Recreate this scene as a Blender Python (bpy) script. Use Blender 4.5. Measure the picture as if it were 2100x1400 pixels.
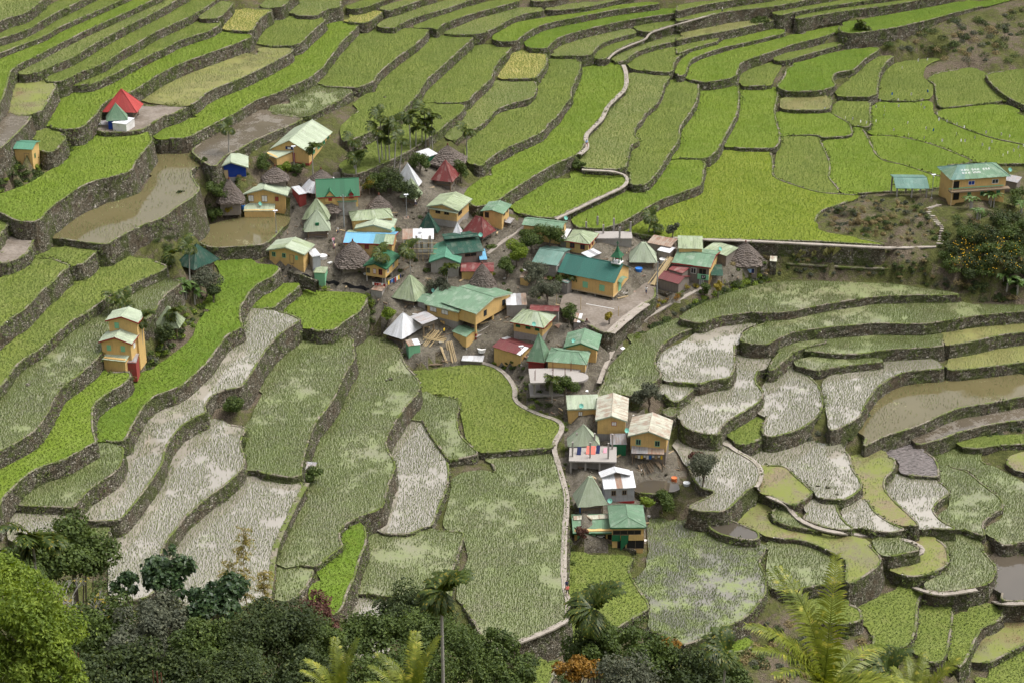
import bpy, bmesh, math, random
import numpy as np
from mathutils import Vector, Matrix, noise
R = math.radians
scene = bpy.context.scene
COL = scene.collection
for _o in list(bpy.data.objects):
    bpy.data.objects.remove(_o, do_unlink=True)
random.seed(7)
# ---------------------------------------------------------------- camera
HC = 176.0                       # camera height above the valley floor (m)
PITCH = R(26.0)
FPX = 4000.0                     # focal length in photograph pixels (2100 px wide)
CX, CY = 1050.0, 700.0
cam_d = bpy.data.cameras.new('camera')
cam = bpy.data.objects.new('camera', cam_d); COL.objects.link(cam)
cam.location = (0, 0, HC)
cam.rotation_euler = (math.pi/2 - PITCH, 0, 0)
cam_d.sensor_width = 36.0
cam_d.lens = 36.0*FPX/2100.0
cam_d.clip_start = 1.0; cam_d.clip_end = 6000.0
scene.camera = cam
# ---------------------------------------------------------------- sky, sun, exposure
SUN_EL, SUN_ROT = R(62), R(80)    # bright overcast, the brighter part of the sky to the right
world = bpy.data.worlds.new('World'); scene.world = world; world.use_nodes = True
_nt = world.node_tree; _nt.nodes.clear()
_sky = _nt.nodes.new('ShaderNodeTexSky'); _sky.sky_type = 'NISHITA'; _sky.sun_disc = False
_sky.sun_elevation = SUN_EL; _sky.sun_rotation = SUN_ROT
_sky.air_density = 1.0; _sky.dust_density = 6.0; _sky.ozone_density = 1.0
_hs = _nt.nodes.new('ShaderNodeHueSaturation'); _hs.inputs['Saturation'].default_value = 0.25   # cloud cover: nearly white
_bg = _nt.nodes.new('ShaderNodeBackground'); _bg.inputs['Strength'].default_value = 0.15
_wo = _nt.nodes.new('ShaderNodeOutputWorld')
_nt.links.new(_sky.outputs[0], _hs.inputs['Color']); _nt.links.new(_hs.outputs[0], _bg.inputs['Color'])
_nt.links.new(_bg.outputs[0], _wo.inputs['Surface'])
sun_d = bpy.data.lights.new('sun', 'SUN'); sun_d.energy = 0.8; sun_d.angle = R(12); sun_d.color = (1.0, 0.96, 0.9)
sun = bpy.data.objects.new('sun', sun_d); COL.objects.link(sun)
# sky sun_rotation 0 = +Y, turning clockwise seen from above
_sd = Vector((math.sin(SUN_ROT)*math.cos(SUN_EL), math.cos(SUN_ROT)*math.cos(SUN_EL), math.sin(SUN_EL)))
sun.rotation_euler = _sd.to_track_quat('Z', 'Y').to_euler()
sun.location = (60, 200, 260)
vs = scene.view_settings
vs.view_transform = 'Standard'; vs.look = 'None'; vs.gamma = 1.0; vs.exposure = 0.82; vs.use_curve_mapping = False
scene.render.engine = 'CYCLES'
scene.cycles.max_bounces = 5; scene.cycles.transparent_max_bounces = 6
# ---------------------------------------------------------------- materials
class NT:
    def __init__(s, name, disp=False):
        s.m = bpy.data.materials.new(name); s.m.use_nodes = True; s.t = s.m.node_tree; s.t.nodes.clear()
        s.out = s.t.nodes.new('ShaderNodeOutputMaterial'); s._co = None
    def n(s, typ, **kw):
        x = s.t.nodes.new(typ)
        for k, v in kw.items(): setattr(x, k, v)
        return x
    def l(s, a, b): s.t.links.new(a, b)
    def put(s, sock, v):
        if isinstance(v, (int, float)): sock.default_value = v
        elif isinstance(v, (tuple, list)):
            sock.default_value = tuple(v)+((1,) if len(v) == 3 and len(sock.default_value) == 4 else ())
        else: s.l(v, sock)
    def pos(s):
        if s._co is None: s._co = s.n('ShaderNodeNewGeometry').outputs['Position']
        return s._co
    def objc(s): return s.n('ShaderNodeTexCoord').outputs['Object']
    def map(s, co, scale=(1, 1, 1), rot=(0, 0, 0)):
        x = s.n('ShaderNodeMapping'); s.l(co, x.inputs['Vector']); x.inputs['Scale'].default_value = scale; x.inputs['Rotation'].default_value = rot
        return x.outputs[0]
    def noise(s, scale, detail=3, co=None, rough=.55, dist=0.0):
        x = s.n('ShaderNodeTexNoise'); s.l(co if co is not None else s.pos(), x.inputs['Vector'])
        x.inputs['Scale'].default_value = scale; x.inputs['Detail'].default_value = detail; x.inputs['Roughness'].default_value = rough; x.inputs['Distortion'].default_value = dist
        return x.outputs[0]
    def voro(s, scale, feature='F1', out='Distance', co=None):
        x = s.n('ShaderNodeTexVoronoi', feature=feature); s.l(co if co is not None else s.pos(), x.inputs['Vector']); x.inputs['Scale'].default_value = scale
        return x.outputs[out]
    def wave(s, scale, co, dist=0.0, direction='X'):
        x = s.n('ShaderNodeTexWave', bands_direction=direction); s.l(co, x.inputs['Vector']); x.inputs['Scale'].default_value = scale; x.inputs['Distortion'].default_value = dist
        x.inputs['Detail'].default_value = 1
        return x.outputs['Fac']
    def ramp(s, fac, stops, interp='LINEAR'):
        x = s.n('ShaderNodeValToRGB'); x.color_ramp.interpolation = interp
        e = x.color_ramp.elements
        while len(e) < len(stops): e.new(0.5)
        for el, (p, c) in zip(e, stops):
            el.position = p; el.color = (c, c, c, 1) if isinstance(c, (int, float)) else tuple(c)+(1,)
        s.l(fac, x.inputs[0]); return x.outputs[0]
    def mix(s, fac, a, b, typ='MIX'):
        x = s.n('ShaderNodeMix', data_type='RGBA', blend_type=typ)
        s.put(x.inputs[0], fac); s.put(x.inputs[6], a); s.put(x.inputs[7], b); return x.outputs[2]
    def math(s, op, a, b=0.0, clamp=False):
        x = s.n('ShaderNodeMath', operation=op, use_clamp=clamp); s.put(x.inputs[0], a); s.put(x.inputs[1], b); return x.outputs[0]
    def sep(s, co): return s.n_link('ShaderNodeSeparateXYZ', co)
    def n_link(s, typ, a): x = s.n(typ); s.l(a, x.inputs[0]); return x.outputs
    def rand(s): return s.n('ShaderNodeObjectInfo').outputs['Random']
    def bump(s, h, strength=.5, dist=.1):
        x = s.n('ShaderNodeBump'); s.l(h, x.inputs['Height']); x.inputs['Strength'].default_value = strength; x.inputs['Distance'].default_value = dist
        return x.outputs[0]
    def hsv(s, col, h=.5, sa=1., v=1.):
        x = s.n('ShaderNodeHueSaturation'); s.put(x.inputs['Hue'], h); s.put(x.inputs['Saturation'], sa); s.put(x.inputs['Value'], v); s.put(x.inputs['Color'], col)
        return x.outputs[0]
    def bsdf(s, col, rough=.8, normal=None, spec=.3, metal=0., ior=1.45, **kw):
        b = s.n('ShaderNodeBsdfPrincipled')
        s.put(b.inputs['Base Color'], col); s.put(b.inputs['Roughness'], rough); s.put(b.inputs['Specular IOR Level'], spec); s.put(b.inputs['Metallic'], metal); b.inputs['IOR'].default_value = ior
        if normal is not None: s.l(normal, b.inputs['Normal'])
        return b.outputs[0]
    def done(s, sh): s.l(sh, s.out.inputs['Surface']); return s.m
MAT = {}
def m_rice(name, c1, c2, c3):
    t = NT(name)
    big = t.noise(.09, 3); mid = t.noise(.5, 3); fine = t.noise(5.0, 2); mot = t.noise(.27, 4, rough=.7, dist=1.0)
    col = t.mix(t.ramp(big, [(.35, 0.), (.62, 1.)]), c1, c2)
    col = t.mix(t.math('MULTIPLY', t.ramp(mid, [(.55, 0.), (.75, 1.)]), .5), col, c3)
    col = t.mix(t.ramp(mot, [(.3, 0.), (.7, 1.)]), col, t.hsv(col, .49, .9, 1.22))
    d = t.ramp(fine, [(.3, .74), (.6, 1.0), (.78, 1.14)])
    col = t.mix(1.0, col, d, 'MULTIPLY')
    return t.done(t.bsdf(col, .9, t.bump(fine, .8, .25), .1))
MAT['vivid'] = m_rice('rice_vivid', (.09, .155, .014), (.112, .182, .016), (.15, .195, .028))
MAT['lime'] = m_rice('rice_lime', (.14, .19, .017), (.162, .21, .019), (.195, .222, .034))
MAT['bright'] = m_rice('rice_bright', (.115, .178, .018), (.138, .20, .02), (.168, .202, .04))
MAT['green'] = m_rice('rice_green', (.122, .16, .032), (.145, .184, .034), (.178, .188, .06))
MAT['dull'] = m_rice('rice_dull', (.142, .172, .054), (.175, .20, .058), (.22, .215, .09))
MAT['yellow'] = m_rice('rice_ripening', (.21, .23, .05), (.33, .30, .08), (.34, .32, .12))
def m_water(name, base, base2, rough=.06, ior=1.45, spec=.5, gscale=.16, g0=.52, g1=.66, green=(.14, .20, .035), algae=.8):
    t = NT(name)
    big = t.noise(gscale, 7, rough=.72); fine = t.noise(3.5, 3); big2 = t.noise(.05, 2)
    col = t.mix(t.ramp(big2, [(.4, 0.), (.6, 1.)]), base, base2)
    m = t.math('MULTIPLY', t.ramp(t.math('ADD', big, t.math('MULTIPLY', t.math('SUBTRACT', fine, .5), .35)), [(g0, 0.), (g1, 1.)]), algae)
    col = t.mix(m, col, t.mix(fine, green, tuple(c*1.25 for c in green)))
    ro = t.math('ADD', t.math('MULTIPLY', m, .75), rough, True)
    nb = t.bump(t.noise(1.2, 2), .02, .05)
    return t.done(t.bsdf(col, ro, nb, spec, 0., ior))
MAT['pale'] = m_water('paddy_water_pale', (.29, .262, .215), (.33, .30, .245), .05, 2.0, .6, gscale=.3, g0=.58, g1=.70, algae=.45, green=(.19, .23, .07))  # base lightened to carry part of the white sky reflection
MAT['sparse'] = m_water('paddy_water_planted', (.165, .172, .085), (.21, .205, .12), .10, 1.65, .55, gscale=.2, g0=.36, g1=.62, algae=.55, green=(.135, .185, .04))
MAT['greywater'] = m_water('paddy_water_grey', (.15, .15, .11), (.19, .18, .15), .12, 1.5, .5, gscale=.28, g0=.45, g1=.6, algae=.7, green=(.17, .22, .05))
MAT['olivewater'] = m_water('paddy_water_olive', (.115, .098, .045), (.135, .115, .055), .04, 1.5, .5, g0=.66, g1=.72, algae=.7, green=(.24, .23, .12))
MAT['olive'] = m_water('paddy_mud_planted', (.17, .155, .06), (.19, .18, .065), .3, 1.4, .4, g0=.45, g1=.62, algae=.7, green=(.19, .20, .055))
MAT['pond'] = m_water('pond_water', (.07, .06, .045), (.09, .075, .055), .03, 1.6, .6, g0=.68, g1=.74, algae=.7)
MAT['algae'] = m_water('paddy_algae', (.15, .135, .065), (.20, .15, .08), .15, 1.5, .5, gscale=.22, g0=.40, g1=.58, algae=.92, green=(.145, .168, .03))
MAT['mud'] = m_water('paddy_bare_mud', (.10, .082, .058), (.135, .112, .082), .12, 1.7, .5, gscale=.25, g0=.52, g1=.6, algae=.6, green=(.15, .13, .10))
def _furrow():
    t = NT('paddy_ploughed_mud')
    co = t.map(t.pos(), (1, 3.0, 1), (0, 0, .3)); h = t.noise(1.3, 4, co, .6)
    col = t.ramp(h, [(.35, (.06, .05, .045)), (.6, (.2, .17, .16))])
    return t.done(t.bsdf(col, .25, t.bump(h, .9, .5), .6, 0, 1.6))
MAT['furrow'] = _furrow()
def _dirt():
    t = NT('trodden_earth')
    a = t.noise(.25, 4); b = t.noise(2.2, 4); c = t.noise(9, 2)
    col = t.mix(t.ramp(a, [(.35, 0.), (.65, 1.)]), (.175, .145, .115), (.255, .22, .185))
    col = t.mix(1., col, t.ramp(b, [(.3, .72), (.7, 1.12)]), 'MULTIPLY')
    return t.done(t.bsdf(col, .95, t.bump(t.math('ADD', b, c), .5, .12), .15))
MAT['dirt'] = _dirt()
def _ground():
    t = NT('hillside_ground')
    a = t.noise(.12, 5, rough=.65); b = t.noise(.9, 4, rough=.65); c = t.noise(6, 3)
    g = t.mix(t.ramp(b, [(.3, 0.), (.7, 1.)]), (.06, .07, .022), (.13, .135, .045))
    e = t.mix(t.ramp(c, [(.3, 0.), (.7, 1.)]), (.10, .078, .052), (.19, .155, .115))
    col = t.mix(t.ramp(t.math('ADD', t.math('MULTIPLY', a, .7), t.math('MULTIPLY', b, .3)), [(.43, 0.), (.54, 1.)]), e, g)
    col = t.mix(1., col, t.ramp(c, [(.25, .6), (.7, 1.15)]), 'MULTIPLY')
    return t.done(t.bsdf(col, .95, t.bump(t.math('ADD', b, t.math('MULTIPLY', c, .6)), 1., .5), .1))
MAT['ground'] = _ground()
def _stone(name, weeds=.75, dark=1.3):
    t = NT(name)
    co = t.map(t.pos(), (1, 1, 1.35))
    d = t.voro(2.9, 'DISTANCE_TO_EDGE', 'Distance', co); cc = t.voro(2.9, 'F1', 'Color', co)
    gr = t.n_link('ShaderNodeSeparateColor', cc)[0]
    a = t.noise(.22, 4, rough=.6); f = t.noise(7, 3); b = t.noise(1.1, 4, rough=.7)
    st = t.ramp(gr, [(0., (.088*dark, .079*dark, .055*dark)), (.5, (.155*dark, .141*dark, .104*dark)), (.85, (.215*dark, .199*dark, .155*dark)), (1., (.36*dark, .335*dark, .285*dark))])
    st = t.mix(1., st, t.ramp(f, [(.3, .7), (.7, 1.15)]), 'MULTIPLY')
    st = t.mix(t.ramp(d, [(.015, 1.), (.09, 0.)]), st, (.035, .03, .022))
    w = t.math('ADD', t.math('MULTIPLY', a, .62), t.math('MULTIPLY', b, .38))
    so = t.mix(t.ramp(f, [(.35, 0.), (.65, 1.)]), (.085, .065, .042), (.16, .125, .085))
    col = t.mix(t.ramp(w, [(.38, .9), (.49, 0.)]), st, so)
    gg = t.mix(t.ramp(f, [(.35, 0.), (.65, 1.)]), (.045, .062, .016), (.12, .15, .035))
    col = t.mix(t.math('MULTIPLY', t.ramp(w, [(.50, 0.), (.57, 1.)]), weeds), col, gg)
    h = t.math('ADD', t.ramp(d, [(0., 0.), (.14, 1.)]), t.math('MULTIPLY', f, .3))
    return t.done(t.bsdf(col, .92, t.bump(h, 1., .35), .15))
MAT['wall'] = _stone('terrace_stonework')
MAT['stone'] = _stone('loose_stone', .15, 1.25)
def _crest():
    t = NT('bund_earth')
    a = t.noise(.4, 4, rough=.7); f = t.noise(6, 3)
    col = t.mix(t.ramp(f, [(.3, 0.), (.7, 1.)]), (.15, .125, .095), (.28, .25, .20))
    col = t.mix(t.math('MULTIPLY', t.ramp(a, [(.42, 0.), (.55, 1.)]), .9), col, t.mix(f, (.075, .105, .022), (.14, .175, .04)))
    return t.done(t.bsdf(col, .95, t.bump(f, .6, .1), .1))
MAT['crest'] = _crest()
def _path():
    t = NT('worn_concrete_path')
    a = t.noise(.7, 4); f = t.noise(7, 3)
    col = t.mix(t.ramp(a, [(.3, 0.), (.7, 1.)]), (.27, .235, .195), (.37, .33, .285))
    col = t.mix(1., col, t.ramp(f, [(.3, .8), (.7, 1.1)]), 'MULTIPLY')
    return t.done(t.bsdf(col, .9, t.bump(f, .4, .06), .2))
MAT['path'] = _path()
def m_leaf(name, c1, c2, c3=None, sc=1.4, rough=.6, trans=.25, up=0.0):
    t = NT(name)
    f = t.noise(sc, 3, rough=.7); g = t.noise(sc*6, 2)
    col = t.mix(t.ramp(f, [(.32, 0.), (.68, 1.)]), c1, c2)
    if c3: col = t.mix(t.math('MULTIPLY', t.ramp(g, [(.58, 0.), (.70, 1.)]), .8), col, c3)
    col = t.mix(1., col, t.ramp(g, [(.3, .75), (.7, 1.2)]), 'MULTIPLY')
    b = t.n('ShaderNodeBsdfPrincipled'); t.l(col, b.inputs['Base Color']); b.inputs['Roughness'].default_value = rough; b.inputs['Specular IOR Level'].default_value = .3
    if up:                       # blades of a close crop are lit like the crop's surface
        g0 = t.n('ShaderNodeNewGeometry').outputs['Normal']
        nm = t.mix(up, g0, (0., 0., 1.)); t.l(nm, b.inputs['Normal'])
    tr = t.n('ShaderNodeBsdfTranslucent'); t.l(t.hsv(col, .49, 1.1, 1.3), tr.inputs['Color'])
    mx = t.n('ShaderNodeMixShader'); mx.inputs[0].default_value = trans; t.l(b.outputs[0], mx.inputs[1]); t.l(tr.outputs[0], mx.inputs[2])
    return t.done(mx.outputs[0])
MAT['tuft_pale'] = m_leaf('seedling_pale', (.17, .22, .06), (.25, .28, .11), None, 3, .6, .1, .7)
MAT['tuft_green'] = m_leaf('rice_blades_green', (.11, .162, .028), (.15, .2, .036), None, .5, .8, .1, .93)
MAT['tuft_vivid'] = m_leaf('rice_blades_vivid', (.115, .182, .016), (.155, .215, .022), None, .5, .8, .1, .93)
MAT['weed'] = m_leaf('weed_leaves', (.055, .085, .018), (.14, .18, .04), (.20, .19, .05), .8)

def _yard():
    t = NT('village_yard')
    a = t.noise(.2, 4, rough=.6); b = t.noise(1.6, 4, rough=.7); c = t.noise(8, 3); d = t.voro(2.2, 'F1', 'Distance')
    col = t.mix(t.ramp(a, [(.35, 0.), (.65, 1.)]), (.115, .10, .075), (.20, .178, .14))
    col = t.mix(1., col, t.ramp(b, [(.3, .55), (.68, 1.2)]), 'MULTIPLY')
    col = t.mix(t.math('MULTIPLY', t.ramp(d, [(.16, 1.), (.26, 0.)]), .6), col, (.27, .25, .225))
    col = t.mix(t.math('MULTIPLY', t.ramp(b, [(.60, 0.), (.68, 1.)]), .6), col, (.07, .085, .03))
    return t.done(t.bsdf(col, .95, t.bump(t.math('ADD', b, c), .9, .25), .12))
MAT['yard'] = _yard()
# ---------------------------------------------------------------- building materials
def m_roof(name, base, streak=.35, rust=0., pale=0., rough=.55, metal=0., dark=(.06, .07, .05), pit=.34):
    t = NT(name)
    uv = t.n('ShaderNodeUVMap').outputs[0]
    rd = t.rand()
    off = t.n('ShaderNodeVectorMath', operation='ADD'); t.l(uv, off.inputs[0])
    cmb = t.n('ShaderNodeCombineXYZ'); t.l(t.math('MULTIPLY', rd, 37.), cmb.inputs[0]); t.l(t.math('MULTIPLY', rd, 11.), cmb.inputs[1]); t.l(cmb.outputs[0], off.inputs[1])
    co = off.outputs[0]
    s1 = t.noise(1., 4, t.map(co, (3.2, .28, 1)), .65); s2 = t.noise(.55, 4, t.map(co, (1., 1., 1)), .65); f = t.noise(6., 3, co)
    col = t.hsv(base, .5, 1., t.math('ADD', t.math('MULTIPLY', rd, .22), .89))
    col = t.mix(t.math('MULTIPLY', t.ramp(s1, [(.48, 0.), (.68, 1.)]), streak), col, dark)
    if pale: col = t.mix(t.math('MULTIPLY', t.ramp(s2, [(.5, 0.), (.64, 1.)]), pale), col, (.58, .6, .52))
    if rust:
        r = t.math('ADD', t.math('MULTIPLY', s2, .6), t.math('MULTIPLY', s1, .4))
        col = t.mix(t.math('MULTIPLY', t.ramp(r, [(.47, 0.), (.57, 1.)]), rust), col, t.mix(f, (.20, .075, .035), (.36, .17, .10)))
    col = t.mix(1., col, t.ramp(f, [(.25, .85), (.7, 1.06)]), 'MULTIPLY')
    wv = t.wave(pit, t.map(uv, (20.0*pit/.34, 1, 1)), 0.)
    return t.done(t.bsdf(col, rough, t.bump(wv, .5, .04), .35, metal))
RM = {
 'paleg': m_roof('roof_pale_green', (.39, .45, .32), .35, 0., .25), 'green': m_roof('roof_green', (.145, .25, .155), .35, 0., .22), 'teal': m_roof('roof_teal', (.02, .115, .09), .14),
 'bgreen': m_roof('roof_bright_green', (.09, .25, .165), .12), 'jgreen': m_roof('roof_deep_green', (.03, .135, .065), .18), 'dkgreen': m_roof('roof_dark_green', (.018, .07, .048), .2, .06, .1), 'moss': m_roof('roof_mossy', (.32, .38, .23), .7, 0., .25, dark=(.055, .06, .035)),
 'red': m_roof('roof_red', (.42, .055, .05), .12), 'dkred': m_roof('roof_faded_red', (.185, .038, .036), .25, 0., .18), 'maroon': m_roof('roof_maroon', (.15, .032, .035), .3, .1),
 'white': m_roof('roof_bare_zinc', (.74, .75, .77), .22, .08, .2, .4, .25), 'metal': m_roof('roof_grey_zinc', (.36, .36, .37), .45, .3, .15, .45, .3), 'rust': m_roof('roof_rusty', (.34, .27, .21), .45, .75, .2),
 'blue': m_roof('roof_sky_blue', (.16, .40, .58), .06), 'palerust': m_roof('roof_pale_rust', (.52, .52, .42), .3, .6, .4), 'grng': m_roof('roof_grey_green', (.13, .24, .20), .3, 0., .12)}
def m_wall(name, base, plank=.12, dirt=.35, rough=.8, dcol=(.16, .12, .08)):
    t = NT(name)
    uv = t.n('ShaderNodeUVMap').outputs[0]; sx = t.sep(uv)
    n1 = t.noise(.8, 4); f = t.noise(7, 3); st = t.noise(1., 3, t.map(uv, (4., .4, 1)))
    col = t.mix(t.math('MULTIPLY', t.ramp(n1, [(.5, 0.), (.75, 1.)]), dirt), base, dcol)
    col = t.mix(t.math('MULTIPLY', t.ramp(st, [(.52, 0.), (.72, 1.)]), dirt*.6), col, dcol)
    fr = t.math('FRACT', t.math('MULTIPLY', sx[0], 1.6)); ln = t.ramp(fr, [(0., 1.), (.05, 0.), (.95, 0.), (1., 1.)])
    col = t.mix(t.math('MULTIPLY', ln, plank), col, tuple(c*.3 for c in base))
    col = t.mix(1., col, t.ramp(f, [(.25, .9), (.7, 1.05)]), 'MULTIPLY')
    return t.done(t.bsdf(col, rough, t.bump(t.math('SUBTRACT', f, ln), .3, .03), .25))
WM = {'yellow': m_wall('wall_ochre_paint', (.62, .415, .165), .28, .28), 'concrete': m_wall('wall_concrete', (.33, .31, .285), .0, .5, .9), 'block': m_wall('wall_block', (.30, .28, .26), .35, .5, .9),
 'wood': m_wall('wall_grey_boards', (.22, .19, .165), .6, .5, .9), 'blue': m_wall('wall_blue_paint', (.012, .045, .26), .1, .1), 'white': m_wall('wall_whitewash', (.68, .67, .65), .1, .35),
 'redp': m_wall('wall_red_paint', (.30, .055, .05), .1, .4), 'mint': m_wall('paint_mint_green', (.22, .50, .30), .2, .15), 'dkgreen': m_wall('paint_dark_green', (.02, .13, .06), .2, .2), 'zinc': m_wall('wall_zinc_sheet', (.33, .34, .36), .5, .4, .5),
 'stone': MAT['stone'], 'glass': None}
def _glass():
    t = NT('window_glass'); return t.done(t.bsdf((.03, .035, .04), .08, None, .5))
WM['glass'] = _glass()
def m_flat(name, c, rough=.7, metal=0.):
    t = NT(name); f = t.noise(5, 3)
    return t.done(t.bsdf(t.mix(1., c, t.ramp(f, [(.3, .88), (.7, 1.08)]), 'MULTIPLY'), rough, None, .3, metal))
FM = {'white': m_flat('white_paint', (.72, .72, .70)), 'dark': m_flat('dark_opening', (.02, .018, .016), .9), 'red': m_flat('red_paint', (.30, .03, .03)), 'timber': m_flat('timber', (.20, .15, .10), .9), 'bamboo': m_flat('bamboo_pole', (.42, .32, .17)), 'plank': m_flat('fresh_plank', (.5, .38, .22)),
 'steel': m_flat('painted_steel', (.34, .36, .38), .45, .3), 'black': m_flat('black_sheet', (.02, .02, .024), .6), 'orange': m_flat('orange_plastic', (.62, .17, .06)), 'bluep': m_flat('blue_plastic', (.03, .16, .5)), 'pink': m_flat('pink_cloth', (.75, .3, .38)), 'yel': m_flat('yellow_cloth', (.8, .55, .05)), 'navy': m_flat('navy_cloth', (.02, .03, .10)), 'skin': m_flat('skin', (.32, .17, .10)), 'hair': m_flat('hair', (.012, .01, .009)),
 'dish': m_flat('dish_mint', (.16, .42, .34), .6), 'dishw': m_flat('dish_white', (.7, .72, .72), .5), 'shirt': m_flat('white_cloth', (.75, .74, .72)), 'coral': m_flat('coral_cloth', (.85, .22, .17)), 'rustbar': m_flat('rusty_bar', (.16, .06, .04)), 'ltblue': m_flat('pale_blue_cloth', (.3, .45, .75)), 'concrete': m_flat('cast_concrete', (.33, .305, .28), .9), 'bark': m_flat('bark', (.15, .125, .10), .95), 'palebark': m_flat('palm_trunk', (.34, .32, .29), .9)}
def _thatch():
    t = NT('old_thatch')
    uv = t.n('ShaderNodeUVMap').outputs[0]
    s = t.noise(1., 4, t.map(uv, (9., 1.1, 1)), .7); b = t.noise(.7, 4); ly = t.wave(.9, t.map(uv, (1, 1, 1)), 3., 'Y')
    col = t.ramp(s, [(.25, (.085, .068, .058)), (.5, (.185, .155, .135)), (.75, (.30, .26, .23))])
    col = t.mix(t.math('MULTIPLY', t.ramp(b, [(.45, 0.), (.7, 1.)]), .5), col, (.12, .095, .075))
    return t.done(t.bsdf(col, .97, t.bump(t.math('ADD', s, t.math('MULTIPLY', ly, .5)), 1., .25), .08))
MAT['thatch'] = _thatch()
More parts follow.
